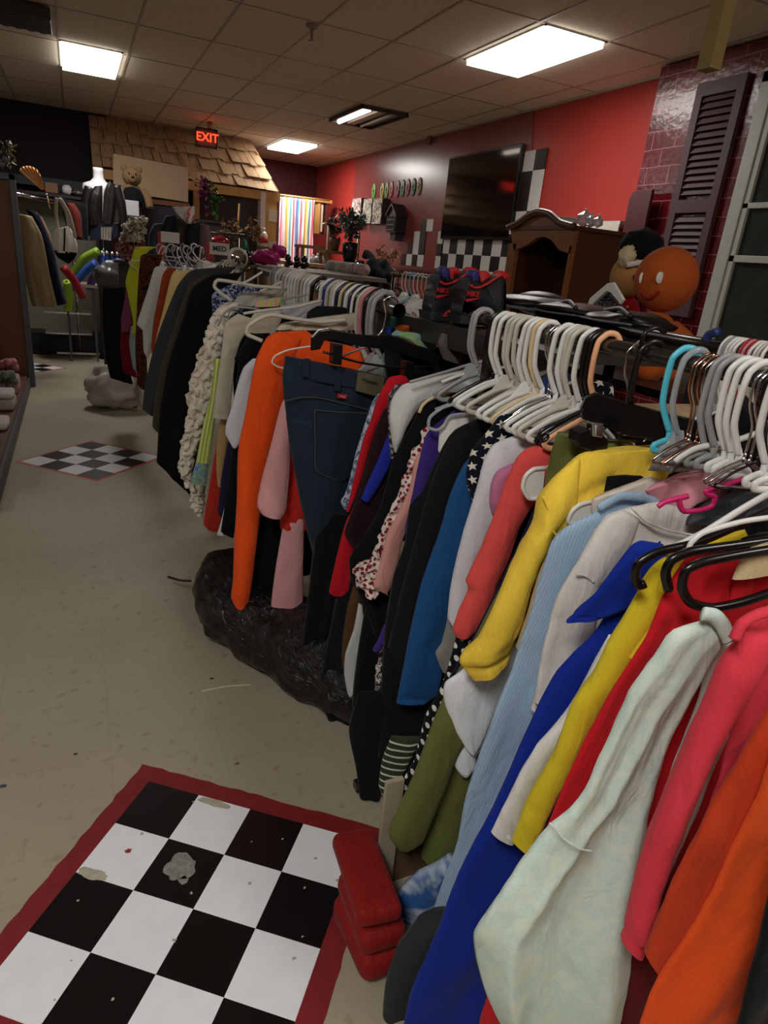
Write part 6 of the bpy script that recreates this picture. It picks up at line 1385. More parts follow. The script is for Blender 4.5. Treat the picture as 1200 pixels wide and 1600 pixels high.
garment('printed_shirt', 'white shirt with a faint red print on the back rack', 'shirt', cloth('cloth_print_white', (206, 202, 200), (190, 90, 90), 'blot', 10), 7.3, [('x', [(268, 323), (276, 335), (290, 348)], [(304, 322), (304, 338), (298, 350)], dict(folds=f0, d=.04, dtop=1))], k=0, group=gk)
for i, (x, y) in enumerate(((232, 322), (236, 321), (241, 322), (245, 323))):
    p = atY(x, y, 7.25)
    o = put_hanger('tub', 'clear' if i % 2 else 'white', p.x, 7.7, bz_, .018, .5 + i * .2, 'the back rack rail', 'hangers on the back rack', sc=1.25)
    o.location = (.98 + i * .06, 7.71, bz_ - .005)
# cardboard sheet, teddy bear, post
cbm = plain('cardboard_sheet', (186, 158, 126), .8, var=.06)
tag(slab('cardboard_sheet', [(177, 240), (294, 262), (294, 316), (250, 309), (177, 298)], 11.6, .02, cbm), 'large blank cardboard sheet propped in front of the shingled roof', 'cardboard')
za_ = atY(240, 318, 11.6).z
e = thing('high_cabinet', (1.4, 11.7, 0), 'dark cabinet carrying the cardboard sheet', 'cabinet')
boxo('cabinet_body', (atY(222, 310, 11.62).x, atY(295, 318, 11.62).x, 11.62, 12.1, 0, atY(294, 322, 11.62).z - .03), plain('cab_purple', (38, 28, 52), .6), e)
boxo('cabinet_top', (atY(215, 310, 11.6).x, atY(296, 318, 11.6).x, 11.58, 12.15, atY(294, 322, 11.62).z - .03, atY(294, 318, 11.62).z), plain('cab_brown', (120, 72, 40), .6), e)
fur = cloth('bear_fur', (132, 104, 72)); 
c = atY(206, 276, 10.9)
e = thing('teddy_bear', c + Vector((0, 0, -.45)), 'brown teddy bear in a black shirt sitting beside the cardboard sheet', 'teddy bear')
bm = bmesh.new(); ball(bm, c, .13, 24, 1, .9, .95, nz=.04); ball(bm, c + Vector((-.10, 0, .10)), .045, 12, 1, .5, 1); ball(bm, c + Vector((.10, 0, .10)), .045, 12, 1, .5, 1); ball(bm, c + Vector((0, -.10, -.03)), .06, 14)
ball(bm, c + Vector((0, .02, -.26)), .16, 20, 1, .8, 1.15); tube(bm, [c + Vector((-.13, -.02, -.16)), c + Vector((-.2, -.06, -.26)), c + Vector((-.2, -.1, -.36))], [.05, .055, .05], seg=10); tube(bm, [c + Vector((.13, -.02, -.16)), c + Vector((.2, -.06, -.26)), c + Vector((.22, -.1, -.38))], [.05, .055, .05], seg=10)
finish(bm, 'body', fur, e)
for s_ in (-1, 1): ballo('eye', c + Vector((s_ * .045, -.115, .03)), .012, HM['black'], e, seg=8)
ballo('nose', c + Vector((0, -.155, -.015)), .018, HM['black'], e, seg=8, sx=1.3)
ballo('shirt', c + Vector((0, .0, -.27)), .165, cloth('bear_shirt', (16, 16, 22)), e, sx=1.02, sy=.9, sz=.95)
p = atY(217, 345, 10.95); tag(bboxo('wooden_post', Vector((p.x, 10.98, p.z / 2 + .2)), (.09, .09, p.z + .4), plain('post_redbrown', (84, 46, 30), .6)), 'red brown wooden post below the teddy bear', 'post')
p = atY(200, 325, 10.8); tag(bboxo('white_carton', p, (.28, .2, .2), plain('carton_white', (196, 196, 200), .5), None, .01), 'white carton below the teddy bear', 'carton')
tag(bboxo('stock_shelf', Vector((p.x - .02, 10.85, (p.z - .1) / 2)), (.34, .3, p.z - .1), plain('stock_dark', (30, 24, 26), .7), None, .01), 'dark stand under the white carton', 'stand')

# size dividers
def divider(px, py, Y, s, label, w=.10, txt='MED'):
    c = atY(px, py, Y)
    e = thing('size_divider', c, label, 'size divider', 'rail size dividers')
    bboxo('red_card', c + Vector((-.075, .01, -.07)), (.06 * s, .006, .22 * s), plain('divider_red', (176, 34, 26), .5), e)
    _wc = bboxo('white_card', c, (.16 * s, .004, .09 * s), plain('divider_white', (206, 202, 196), .5), e)
    if txt: text('size_lettering', txt, .055 * s, plain('divider_ink', (40, 40, 44), .6), c + Vector((0, -.004, 0)), (1, 0, 0), (0, 0, 1), _wc, .001, .001)
divider(343, 389, 5.5, .95, 'red and white size divider reading MED on the far end of the middle rail')
divider(266, 371, 6.6, 1.0, 'red and white size divider above the grey hangers, left of the lettered one', txt=None)
# grey hanger bundle on the far rack
for i in range(12):
    p = atY(250 + i * 6, 398 + (i % 3) * 3, 5.9 - i * .05)
    o = put_hanger('plate' if i % 2 else 'tub', ['grey', 'white', 'clear', 'warm'][i % 4], p.x, p.y, p.z + .05, .018, rn.uniform(-1, 1), 'the far rack bundle', 'loose bundle of hangers on the far rack', roll=rn.uniform(-.9, .9))
e = thing('clothes_rack', (.75, 5.5, 0), 'far clothes rail carrying coats and the lime tee', 'clothes rack')
tubeo('rail', [Vector((1.25, 5.45, 1.5)), Vector((.75, 6.7, 1.5))], .02, steel, e, smooth=False)
for p in ((1.22, 5.52), (.78, 6.62)): tubeo('upright', [Vector((p[0], p[1], .02)), Vector((p[0], p[1], 1.5))], .016, steel, e, smooth=False)
for i, mt in enumerate(['teal', 'warm', 'white', 'navy', 'grey', 'white', 'cream', 'warm', 'white', 'grey']):
    x_ = 316 + i * 5 + (14 if i > 3 else 0); p = atY(x_, 392, 5.6 - i * .03)
    put_hanger('tub', mt, p.x, p.y, 1.52, .02, .1, 'the rail near the size divider', 'hangers beside the size divider')
# chrome disc lamp on a grey hanger, fuchsia bag, shoes on the rack top
c = atY(371, 403, 4.6)
e = thing('round_lamp', c, 'round chrome rimmed lamp disc standing on the middle rack', 'lamp')
bm = bmesh.new()
def disc(bm, c, r, d, seg=28, n=Vector((0, -1, 0))): tube(bm, [c, c + n * d], r, n=1, seg=seg, smooth=False)
disc(bm, c, .065, .03); finish(bm, 'housing', HM['warm'], e)
bm = bmesh.new(); disc(bm, c + Vector((0, -.03, 0)), .05, .008); finish(bm, 'reflector', plain('reflector_chrome', (225, 225, 225), .12, 1, var=.5, nscale=40), e)
tubeo('bracket', [c + Vector((0, 0, -.06)), c + Vector((.01, 0, -.15)), c + Vector((.08, 0, -.2))], .014, HM['warm'], e)
fz = atY(415, 402, 6.1)
e = thing('fuchsia_bag', fz, 'fuchsia satin bag lying above the middle rack', 'bag')
bm = bmesh.new(); ball(bm, fz, .10, 24, 1.25, .8, .62, nz=.4, ns=2, seed=2); finish(bm, 'bag_body', cloth('fuchsia', (150, 26, 92), rough=.4), e)
bm = bmesh.new(); ball(bm, fz + Vector((.12, .03, .06)), .07, 18, 1.3, .7, .7, nz=.5, ns=2, seed=6); finish(bm, 'bow', cloth('fuchsia', (150, 26, 92), rough=.4), e)
e = thing('storage_shelf', (2.1, 5.0, 0), 'dark shelf behind the middle rack carrying bags and shoes', 'shelf')
boxo('shelf_board', (1.46, 2.2, 4.9, 6.3, 1.50, 1.53), plain('shelf_pale', (128, 120, 110), .6), e)
for X, Y in ((1.48, 4.92), (2.15, 4.92), (1.48, 6.25), (2.15, 6.25)): boxo('leg', (X, X + .03, Y, Y + .03, 0, 1.50), plain('shelf_dark', (40, 34, 34), .6), e)
for i, (x, y) in enumerate(((388, 400), (398, 396), (452, 402), (466, 402), (478, 403))):
    p = atY(x, y, 6.2 - i * .05); p.z = 1.565
    e = thing('black_shoe', p, '%s black shoe in the row above the middle rack hangers' % ORD[i], 'shoe', 'black shoes above the middle rack')
    bm = bmesh.new(); ball(bm, p, .045, 16, .7, 1.6, .6); ball(bm, p + Vector((0, .04, .04)), .035, 12, .8, .9, 1); finish(bm, 'upper', HM['black'], e)
    boxo('heel', (p.x - .02, p.x + .02, p.y + .05, p.y + .075, p.z - .05, p.z), HM['black'], e)

# ================================================================ RIGHT SIDE BEYOND THE RACKS
wood = plain('hutch_wood', (92, 52, 32), .35, var=.25, nscale=10); woodl = plain('hutch_edge', (150, 96, 56), .3, var=.2, nscale=10)
HX = 3.2
hp = lambda x, y, X=HX: atX(x, y, X)
A = hp(799, 357); B = hp(899, 357); hz = (A.z + B.z) / 2 - .01; ya, yb = A.y, B.y
D = .52
e = thing('wooden_hutch', (HX + .25, (ya + yb) / 2, 0), 'tall dark wooden hutch with an arched top in front of the red wall', 'hutch')
outer = [hp(797, 358), hp(812, 352), hp(829, 340), hp(845, 334), hp(862, 338), hp(878, 351), hp(900, 358)]
inner = [hp(803, 391), hp(822, 383), hp(838, 372), hp(850, 370), hp(862, 376), hp(874, 391), hp(891, 396)]
bm = bmesh.new(); oc = catmull(outer, 30); ic = catmull(inner, 30)
for i in range(30): prism(bm, [oc[i], oc[i + 1], ic[i + 1], ic[i]], Vector((.035, 0, 0)))
bmesh.ops.remove_doubles(bm, verts=bm.verts, dist=.0002)
finish(bm, 'arched_front', woodl, e, smooth=False)
bm = bmesh.new(); tube(bm, [p + Vector((-.02, 0, .012)) for p in oc], .026, n=40, seg=8); finish(bm, 'crown_moulding', wood, e)
yi0 = inner[0].y; yi1 = inner[-1].y
boxo('stile', (HX, HX + .035, yi0 - .02, ya + .005, 0, inner[0].z + .05), woodl, e)
boxo('stile', (HX, HX + .035, yb, yi1 + .02, 0, inner[-1].z + .05), woodl, e)
boxo('side_panel', (HX + .035, HX + D, yb, yb + .025, 0, hz + .02), wood, e)
boxo('side_panel', (HX + .035, HX + D, ya - .025, ya, 0, hz), wood, e)
boxo('top_board', (HX - .01, HX + D + .03, yb - .03, ya + .02, hz - .0, hz + .025), wood, e)
boxo('back_panel', (HX + D - .02, HX + D, yb + .22, ya, .9, hz), wood, e)
boxo('back_panel', (HX + D - .02, HX + D, yb, ya, 0, .9), wood, e)
boxo('shelf', (HX + .04, HX + D, yb + .025, ya - .025, 1.45, 1.47), wood, e)
glass = plain('crystal', (226, 228, 230), .08, trans=.5, var=.1)
for i, (x, y, r) in enumerate(((912, 348, .06), (922, 350, .045), (934, 350, .04))):
    p = hp(x, y, 3.35); p.z = hz + .025 + r
    e = thing('crystal_ornament', p - Vector((0, 0, r)), '%s clear crystal ornament on top of the wooden hutch' % ['largest', 'middle', 'rightmost'][i], 'ornament', 'crystal ornaments on the hutch')
    bm = bmesh.new(); bmesh.ops.create_icosphere(bm, subdivisions=1, radius=r); 
    for v in bm.verts: v.co = Vector((v.co.x, v.co.y, v.co.z)) + p
    finish(bm, 'facets', glass, e, smooth=False)
    ballo('finial', p + Vector((0, 0, r)), .012, glass, e, seg=8)
p = hp(884, 348, 3.3); p.z = hz + .03
e = thing('lace_basket', p, 'white pierced basket on top of the hutch left of the crystals', 'basket')
lathe('bowl', p, [(.05, 0), (.08, .02), (.085, .05)], plain('shelf_white', (214, 206, 194), .5), e)
lathe('rim', p + Vector((0, 0, .05)), [(.09, 0), (.09, .012)], plain('shelf_white', (214, 206, 194), .5), e)

# shelf with sneakers between the racks
shm = plain('sneaker_black', (20, 20, 24), .6); shr = plain('sneaker_red', (190, 34, 36), .6); shb = plain('sneaker_blue', (40, 40, 110), .5)
gun = plain('gunmetal', (44, 46, 42), .4)
q0 = atZ(706, 502, 1.47)
SY = q0.y
e = thing('metal_shelf', (q0.x, SY, 0), 'dark metal shelf frame between the racks carrying the sneakers', 'shelf')
xa = atZ(660, 495, 1.455).x
xs = q0.x
boxo('shelf_board', (xs - .10, xs + .55, SY - .75, SY + .2, 1.44, 1.465), gun, e)
boxo('front_rail', (xs - .13, xs - .10, SY - .78, SY + .7, 1.40, 1.47), gun, e)
for X, Y in ((xs - .13, SY - .7), (xs + .5, SY - .7), (xs - .13, SY + .6), (xs + .5, SY + .1)): boxo('leg', (X, X + .03, Y, Y + .03, 0, 1.44), gun, e)
def sneaker(dx, label, Y):
    f = lambda x, y, dy=0: atY(x + dx, y + dx * .12, Y + dy)
    e = thing('high_top_sneaker', f(705, 500), label, 'sneaker', 'pair of high-top sneakers')
    body = [(674, 488), (678, 466), (684, 444), (689, 428), (694, 436), (702, 442), (712, 438), (724, 430), (736, 424), (743, 430), (744, 460), (742, 496), (720, 497), (690, 492)]
    P = catmull([f(x, y) for x, y in body] + [f(*body[0])], 60)[:-1]
    bm = bmesh.new(); prism(bm, P, Vector((.01, .10, 0)), .012); _up = finish(bm, 'upper', shm, e, smooth=True)
    sole = [(672, 487), (673, 501), (740, 508), (744, 495)]
    bm = bmesh.new(); prism(bm, [f(x, y, -.006) for x, y in sole], Vector((.01, .115, 0)), .005); finish(bm, 'sole', plain('sneaker_sole', (40, 42, 44), .6), e, smooth=False)
    tubeo('collar_trim', [f(x, y, -.003) for x, y in ((688, 440), (694, 444), (704, 443), (716, 437), (728, 429), (738, 424))], .0045, shr, e)
    for P_ in ([(704, 436), (703, 424), (708, 418), (715, 418), (720, 426), (723, 433)], [(726, 432), (728, 423), (735, 417), (744, 420), (752, 427), (745, 432)]):
        bm = bmesh.new(); prism(bm, catmull([f(x, y, .045) for x, y in P_] + [f(*P_[0], .045)], 24)[:-1], Vector((0, .03, 0)), .006); finish(bm, 'padding', shr, e)
    bm = bmesh.new(); prism(bm, [f(x, y, .02) for x, y in ((691, 441), (692, 420), (697, 416), (703, 420), (702, 441))], Vector((0, .05, 0)), .006); finish(bm, 'tongue', shb, e)
    text('lettering', 'NIKE', .022, shr, f(692, 454, -.006), f(704, 455.5) - f(684, 453), (0, 0, 1), _up, .001, .0006)
    bm = bmesh.new(); prism(bm, [f(x, y, -.005) for x, y in ((680, 462), (690, 461), (704, 460), (692, 464), (682, 466))], Vector((0, .004, 0))); finish(bm, 'swoosh', shr, _up, smooth=False)
    bm = bmesh.new(); prism(bm, catmull([f(x, y, -.012) for x, y in ((692, 495), (700, 486), (712, 482), (722, 484), (718, 494), (692, 495))], 20)[:-1], Vector((0, .012, 0)), .003); finish(bm, 'side_patch', shr, e)
    bm = bmesh.new(); prism(bm, [f(x, y, -.012) for x, y in ((703, 504), (712, 492), (720, 492), (722, 500), (716, 505))], Vector((0, .012, 0)), .003); finish(bm, 'heel_patch', plain('patch_olive', (140, 128, 80), .6), e)
sneaker(0, 'black and red high-top sneaker, left one of the pair on the metal shelf', SY)
sneaker(47, 'black and red high-top sneaker, right one of the pair, half hidden by grey hangers', SY - .17)

# black handbags piled right of the sneakers
patent = plain('patent_black', (12, 12, 13), .38, nscale=6)
c = atX(838, 474, 1.5)
e = thing('black_hat', c, 'wide glossy black brimmed hat on the pile behind the nearest rail', 'hat')
bm = bmesh.new(); ball(bm, c, .12, 30, 1.15, 1.6, .22, nz=.1); finish(bm, 'brim', patent, e)
bm = bmesh.new(); ball(bm, c + Vector((.02, 0, -.0)), .10, 26, .9, 1.2, .42); finish(bm, 'crown', patent, e)
for i, (x, y, r, sy_, lb) in enumerate(((905, 490, .10, 1.9, 'flat black patent handbag beneath the black hat'), (985, 503, .09, 1.7, 'flat black patent handbag with a pointed corner below the plush toys'))):
    c = atX(x, y, 1.5); e = thing('black_handbag', c, lb, 'handbag', 'black handbags on the pile')
    bm = bmesh.new(); ball(bm, c, r, 28, 1.3, sy_, .32, nz=.25, ns=1.5, seed=i + 3); finish(bm, 'bag_body', patent, e)
    tubeo('strap', [c + Vector((-.1, -.1, .02)), c + Vector((-.05, 0, .035)), c + Vector((0, .12, .02))], .007, patent, e)
    tubeo('zip', [c + Vector((-.11, -.12, 0)), c + Vector((-.13, 0, -.002)), c + Vector((-.11, .12, 0))], .003, HM['dgrey'], e)
# folded khaki trousers on a shelf below
kz = 1.30
e = thing('low_shelf', (1.45, 1.1, 0), 'shelf with folded tan clothes seen beneath the nearest rail', 'shelf')
boxo('shelf_board', (1.26, 1.75, .2, 1.36, kz - .03, kz), gun, e)
for X, Y in ((1.72, .22), (1.72, 1.32), (1.3, 1.32)): boxo('leg', (X, X + .03, Y, Y + .03, 0, kz - .03), gun, e)
tag(boxo('storage_box', (1.36, 1.74, 1.46, 1.93, 1.467, 1.518), plain('storage_black', (22, 22, 24), .6)), 'flat black storage box under the black hat and handbags', 'box')
khc = [(206, 176, 132), (188, 156, 112), (200, 170, 130), (176, 148, 108), (196, 166, 126)]
for i in range(5):
    y0 = .22 + (i % 3) * .385; z0 = kz + .001 + (i // 3) * .05
    bm = bmesh.new(); box(bm, 1.28, 1.62, y0, y0 + .38, z0, z0 + .022, .009); box(bm, 1.275, 1.62, y0 + .01, y0 + .37, z0 + .0225, z0 + .046, .009)
    for v in bm.verts: v.co += Vector((noise.noise(v.co * 12), 0, noise.noise(v.co * 9))) * .006
    tag(finish(bm, 'folded_trousers', cloth('khaki%d' % i, khc[i])), '%s folded tan trousers on the shelf beneath the nearest rail, counted from the right' % ORD[i], 'folded trousers', 'folded tan trousers')

# plush toys
gbm = cloth('plush_ginger', (176, 84, 30)); pw = cloth('plush_white', (222, 216, 210)); 
DX = 2.15; c = atX(1041, 437, DX); r = .125
view = (c - C0).normalized()
e = thing('gingerbread_plush', c + Vector((0, 0, -.36)), 'orange brown gingerbread plush doll with a big round head', 'plush doll')
bm = bmesh.new(); ball(bm, c, r, 36, 1.02, .92, 1.0)
b0 = c + Vector((-.01, .0, -.24)); ball(bm, b0, .115, 28, 1, .8, 1.05)
tube(bm, [b0 + Vector((.06, -.03, .05)), b0 + Vector((.13, -.05, .0)), b0 + Vector((.15, -.06, -.08))], [.045, .052, .05], n=14, seg=14)
tube(bm, [b0 + Vector((-.07, -.02, .05)), b0 + Vector((-.13, -.05, .0)), b0 + Vector((-.15, -.07, -.06))], [.045, .05, .045], n=14, seg=14)
tube(bm, [b0 + Vector((.04, -.02, -.08)), b0 + Vector((.07, -.12, -.12))], [.05, .05], n=8, seg=14); tube(bm, [b0 + Vector((-.05, -.02, -.08)), b0 + Vector((-.08, -.12, -.12))], [.05, .05], n=8, seg=14)
finish(bm, 'body', gbm, e)
def onhead(x, y, lift=.004):
    d = ray(x, y).normalized(); oc_ = C0 - c; bq = oc_.dot(d); cq = oc_.dot(oc_) - (r * .985) ** 2; disc_ = bq * bq - cq
    t = -bq - math.sqrt(max(0, disc_)); return C0 + d * (t - lift)
for x, y, sx_, sz_ in ((1002, 434, .010, .021), (1031, 434, .019, .022)): 
    ballo('eye', onhead(x, y), 1, pw, e, sx=sx_, sy=.006, sz=sz_)
bm = bmesh.new(); tube(bm, [onhead(x, y) for x, y in ((1003, 456), (1008, 463), (1016, 465), (1024, 461), (1030, 455))], .008, n=24, seg=8, flat=.7); finish(bm, 'mouth', cloth('plush_red', (150, 30, 26)), e)
ballo('button', b0 + Vector((-.055, -.085, .05)), .014, pw, e, sy=.5, seg=10)
c2 = atX(982, 432, 2.3); e = thing('soldier_plush', c2 + Vector((0, 0, -.3)), 'soldier plush with a furry black hat and red coat behind the gingerbread plush', 'plush doll')
ballo('head', c2, .085, cloth('plush_skin', (176, 128, 74)), e, sx=.95, sz=1.1)
bm = bmesh.new(); ball(bm, c2 + Vector((.04, 0, .13)), .10, 26, 1.0, .9, .78, nz=.15, ns=4); finish(bm, 'hat', cloth('plush_hat', (14, 14, 20)), e)
bm = bmesh.new(); ball(bm, c2 + Vector((-.06, -.03, .08)), .035, 14, 1, 1, 1.3, nz=.5, ns=3); finish(bm, 'hair', cloth('plush_hair', (206, 190, 150)), e)
tubeo('hat_brim', [c2 + Vector((-.08, -.06, .045)), c2 + Vector((-.03, -.09, .06)), c2 + Vector((.04, -.085, .065))], .012, pw, e, flat=.4)
ballo('nose', c2 + Vector((-.04, -.085, .0)), .012, cloth('plush_red', (150, 30, 26)), e, seg=10)
ballo('cheek', c2 + Vector((.0, -.088, -.02)), .012, cloth('plush_red', (150, 30, 26)), e, seg=10, sy=.4)
bm = bmesh.new(); ball(bm, c2 + Vector((.03, .02, -.19)), .09, 22, 1, .8, 1.3); finish(bm, 'coat', cloth('plush_coat', (150, 16, 26)), e)
for k_ in range(2): ballo('gold_button', c2 + Vector((-.02, -.055, -.13 - .05 * k_)), .009, plain('gold', (206, 160, 60), .3, .8), e, seg=8)
zsh = b0.z - .14
e = thing('toy_shelf', (2.2, 2.3, 0), 'dark shelf under the plush toys', 'shelf')
boxo('shelf_board', (1.9, 2.6, 1.7, 2.9, zsh - .03, zsh), gun, e)
for X, Y in ((1.92, 1.72), (2.55, 1.72), (1.92, 2.85), (2.55, 2.85)): boxo('leg', (X, X + .03, Y, Y + .03, 0, zsh - .03), gun, e)
# white hanger with black netting in front of the soldier plush
e = thing('netting_item', atX(950, 470, 1.95), 'white flat hanger with black netting leaning before the soldier plush', 'hanger')
bm = bmesh.new(); P = [atX(x, y, 1.95) for x, y in ((918, 474), (921, 466), (948, 443), (958, 441), (974, 468), (968, 475), (955, 456), (948, 453), (928, 472), (922, 478))]; prism(bm, P, Vector((.014, 0, 0)), .003); finish(bm, 'frame', HM['white'], e, smooth=False)
bm = bmesh.new(); P = [atX(x, y, 1.965) for x, y in ((930, 476), (948, 455), (962, 472), (976, 486), (935, 482))]; prism(bm, P, Vector((.02, 0, 0)), .003); finish(bm, 'netting', cloth('net_black', (16, 16, 18), (120, 120, 120), 'spots', 180), e, smooth=False)

# right hand back rack with its hangers
pA, pB = atZ(1120, 527, 1.55), atZ(1200, 545, 1.55)
RX = (pA.x + pB.x) / 2
e = thing('clothes_rack', (RX, 2.0, 0), 'dark clothes rail behind the nearest rack at the right edge', 'clothes rack')
tubeo('rail', [Vector((RX, pA.y + .35, 1.53)), Vector((RX, .6, 1.53))], .018, steel, e, smooth=False)
for y in (pA.y + .3, .7): tubeo('upright', [Vector((RX, y, 0.02)), Vector((RX, y, 1.53))], .016, steel, e, smooth=False)
for i, mt in enumerate(['white', 'grey', 'white', 'white', 'white', 'red', 'pink', 'red', 'white', 'white', 'warm', 'white']):
    y = solve_y(lambda t: (RX, t, 1.56), 1143 + i * 6, .5, 6)
    put_hanger('tub', mt, RX, y, 1.53, .018, rn.uniform(-.1, .1), 'the rail at the right edge', 'hangers at the right edge')
tag(tubeo('blue_clip', [atX(1102, 532, RX - .02), atX(1109, 522, RX - .02), atX(1123, 518, RX - .02)], .011, plain('clip_blue', (40, 60, 110), .4)), 'small blue clip beside the rail at the right edge', 'clip')
for i in range(6):
    y = 1.2 + i * .35; x = RX
    bm = sheet([Vector((x - .2, y, 1.26)), Vector((x - .23, y, .8)), Vector((x - .22, y, .4))], [Vector((x + .2, y, 1.26)), Vector((x + .23, y, .8)), Vector((x + .22, y, .4))], nrm=Vector((0, 1, 0)), folds=f1, d=.03, seed=i + 40)
    tag(finish(bm, 'dark_shirt', [blackc, cloth('cloth_grey_dark', (70, 70, 74))][i % 2]), '%s dark shirt on the rail at the right edge' % ORD[i], 'shirt', 'shirts on the right rail')
# rack beyond the sneakers
p0 = atX(700, 440, 2.6)
RX2, RZ2 = 2.35, atX(655, 434, 2.35).z
y0_ = atX(628, 430, RX2).y; y1_ = atX(700, 442, RX2).y
e = thing('clothes_rack', (RX2, (y0_ + y1_) / 2, 0), 'short rail with white hangers seen left of the sneakers', 'clothes rack')
tubeo('rail', [Vector((RX2, y0_ + .2, RZ2)), Vector((RX2, y1_ - .6, RZ2))], .018, steel, e, smooth=False)
for y in (y0_ + .15, y1_ - .5): tubeo('upright', [Vector((RX2, y, 0.02)), Vector((RX2, y, RZ2))], .016, steel, e, smooth=False)
for i, mt in enumerate(['black', 'white', 'white', 'cyan', 'white', 'white', 'cream', 'warm', 'white', 'black', 'white', 'white']):
    y = y0_ + (y1_ - y0_) * i / 11.0
    put_hanger('plate' if i % 3 == 1 else 'tub', mt, RX2, y, RZ2, .018, rn.uniform(-.1, .1), 'the short rail by the sneakers', 'hangers left of the sneakers')
# garments and cloth between the racks
gs = 'clothes seen between the racks'
mid = [('white_shirt', 'crumpled white shirt shoulders left of the sneakers', (206, 204, 204), None, 2.9, [(640, 470), (632, 480), (632, 500)], [(690, 466), (700, 480), (690, 505)]),
       ('stripe_shirt', 'white shirt with red stripes in front of the crumpled one', (210, 206, 204), (150, 40, 50), 2.7, [(628, 478), (626, 488), (640, 496)], [(668, 486), (672, 494), (668, 500)]),
       ('teal_blouse', 'teal and green patterned blouse beside the open rail end', (60, 110, 104), (150, 180, 120), 2.4, [(610, 492), (608, 505), (612, 520)], [(640, 490), (645, 505), (640, 520)]),
       ('orange_scarf', 'orange scarf lying between the racks', (214, 104, 34), None, 2.3, [(622, 508), (616, 514), (618, 522)], [(650, 508), (658, 514), (650, 520)]),
       ('green_blouse', 'pale green and blue patterned blouse over the black clip hanger', (150, 186, 130), (120, 160, 190), 2.2, [(618, 516), (612, 524), (640, 535)], [(650, 520), (678, 528), (680, 548)]),
       ('plum_blouse', 'plum blouse fold under the pale green one', (84, 32, 62), None, 2.15, [(625, 530), (620, 538), (640, 548)], [(650, 540), (672, 550), (668, 560)]),
       ('cobalt_shirt', 'cobalt blue shirt edge near the open rail end', (36, 70, 150), None, 2.35, [(602, 510), (600, 520), (610, 530)], [(620, 512), (618, 524), (615, 532)]),
       ('grey_shirt', 'grey shirt shoulder under the metal shelf', (90, 88, 84), None, 2.0, [(690, 520), (682, 535), (690, 560)], [(725, 530), (725, 550), (720, 570)]),
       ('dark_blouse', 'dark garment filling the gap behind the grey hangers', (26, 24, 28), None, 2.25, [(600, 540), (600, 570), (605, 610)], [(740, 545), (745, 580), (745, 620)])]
for nm, lb, c1_, c2_, Y0, L_, R_ in mid:
    garment(nm, lb, 'shirt', cloth('cloth_mid_' + nm, c1_, c2_, 'blot' if c2_ else None, 20), Y0, [('x', L_, R_, dict(dtop=1, folds=f1, d=.025))], k=.1, group=gs)
v_ = atX(592, 430, 2.9); pedestal(2.9, v_.y, .4, v_.z - .16, 'dark stand under the lumpy black backpack')
# dark upright bag / telescope shape by the vases
c = atX(592, 430, 2.9)
e = thing('black_backpack', c, 'lumpy black backpack with a raised handle in front of the red wall', 'backpack')
bm = bmesh.new(); ball(bm, c, .16, 30, .9, 1.3, 1.0, nz=.5, ns=2, seed=8); finish(bm, 'bag_body', blackb, e)
tubeo('raised_handle', [atX(x, y, 2.9) for x, y in ((590, 420), (582, 405), (573, 395), (570, 402))], .035, blackb, e)
tubeo('strap', [atX(x, y, 2.8) for x, y in ((600, 440), (630, 455), (675, 478))], .012, blackb, e)
# grey rolls behind the rail
for i, (x, y) in enumerate(((520, 428), (536, 428), (552, 431), (563, 434))):
    p = atX(x, y, 2.1); p.z = 1.578; bm = bmesh.new(); tube(bm, [p + Vector((0, -.09, 0)), p + Vector((0, .09, 0))], .045, n=1, seg=18, smooth=False); tube(bm, [p + Vector((0, -.095, 0)), p + Vector((0, -.09, 0))], .02, n=1, seg=12, smooth=False)
    tag(finish(bm, 'fabric_roll', cloth('roll%d' % i, (150 + i * 8, 148, 142))), '%s pale rolled towel behind the middle rail' % ['leftmost', 'second', 'third', 'rightmost'][i], 'rolled towel', 'rolled towels behind the middle rail')
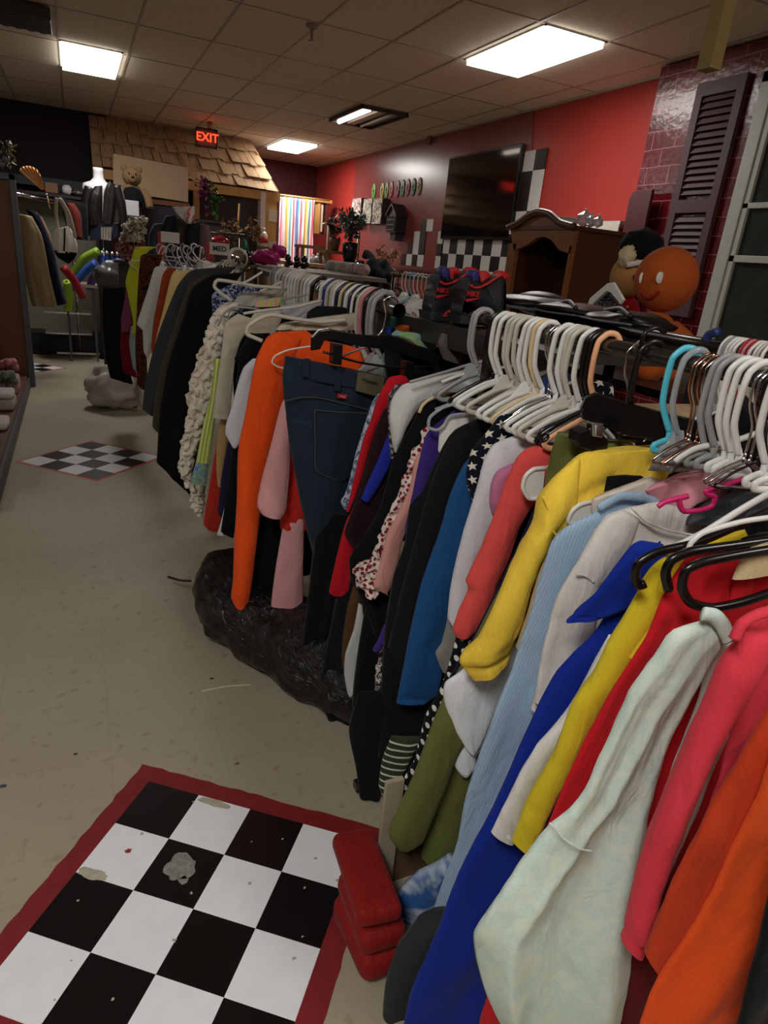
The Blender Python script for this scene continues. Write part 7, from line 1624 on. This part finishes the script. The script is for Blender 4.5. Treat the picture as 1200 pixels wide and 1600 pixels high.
# pale ornaments on the far stand
for i, (x, y) in enumerate(((489, 407), (497, 405), (503, 409))):
    p = atY(x, y, 11.8); e = thing('white_ornament', p, '%s small glowing white ornament on the low far stand' % ['left', 'middle', 'right'][i], 'ornament', 'white ornaments on the far stand')
    if i == 0: boxo('ornament_tray', (p.x - .1, p.x + .3, 11.7, 11.95, p.z - .075, p.z - .055), fr, e)
    ballo('body', p, .06, plain('porcelain', (200, 200, 200), .3), e, nz=.4, seed=i); ballo('head', p + Vector((0, 0, .07)), .03, plain('porcelain', (200, 200, 200), .3), e)
# straw decorations before the hut window
for i, (x, y) in enumerate(((362, 372), (352, 378), (396, 376))):
    plant('straw_spray', atY(x, y + 10, 8.8), None, None, .3, .1, 70, [leafm[2], plain('wicker', (120, 86, 54), .8)][i % 2], ['tall dry straw spray before the hut window', 'left curled straw spray before the hut window', 'brown feathery spray beside the canister'][i], 'dried flowers', seed=20 + i, lsize=.09)
tag(tubeo('green_bottle', [atY(383, 398, 8.7), atY(383, 385, 8.7), atY(384, 374, 8.7)], [.045, .045, .018], plain('green_glass', (20, 90, 60), .15), n=12, seg=16), 'dark green bottle among the dry sprays', 'bottle')
tag(tubeo('bamboo_stick', [atY(374, 318, 8.9), atY(371, 372, 8.9)], .012, pine), 'thin bamboo stick rising in front of the hut window', 'stick')
e = thing('bric_table', (2.75, 8.9, 0), 'table behind the racks carrying the dry sprays and bottles', 'table')
zb_ = atY(375, 397, 8.8).z - .03
boxo('table_top', (2.0, 3.1, 8.5, 9.3, zb_ - .04, zb_), plain('counter_wood', (150, 104, 62), .5), e)
for X, Y in ((2.03, 8.53), (3.03, 8.53), (2.03, 9.22), (3.03, 9.22)): boxo('leg', (X, X + .05, Y, Y + .05, 0, zb_ - .04), plain('counter_wood', (150, 104, 62), .5), e)
p = atY(343, 378, 8.2); pedestal(p.x, 8.2, .2, p.z - .06, 'stand under the small red purse'); e = thing('red_purse', p, 'small red shiny purse left of the dry sprays', 'purse')
ballo('purse_body', p, .09, plain('purse_red', (140, 20, 30), .25), e, sx=1.3, sz=.7); tubeo('purse_handle', [p + Vector((-.06, 0, .05)), p + Vector((0, 0, .12)), p + Vector((.06, 0, .05))], .008, plain('purse_red', (140, 20, 30), .25), e)
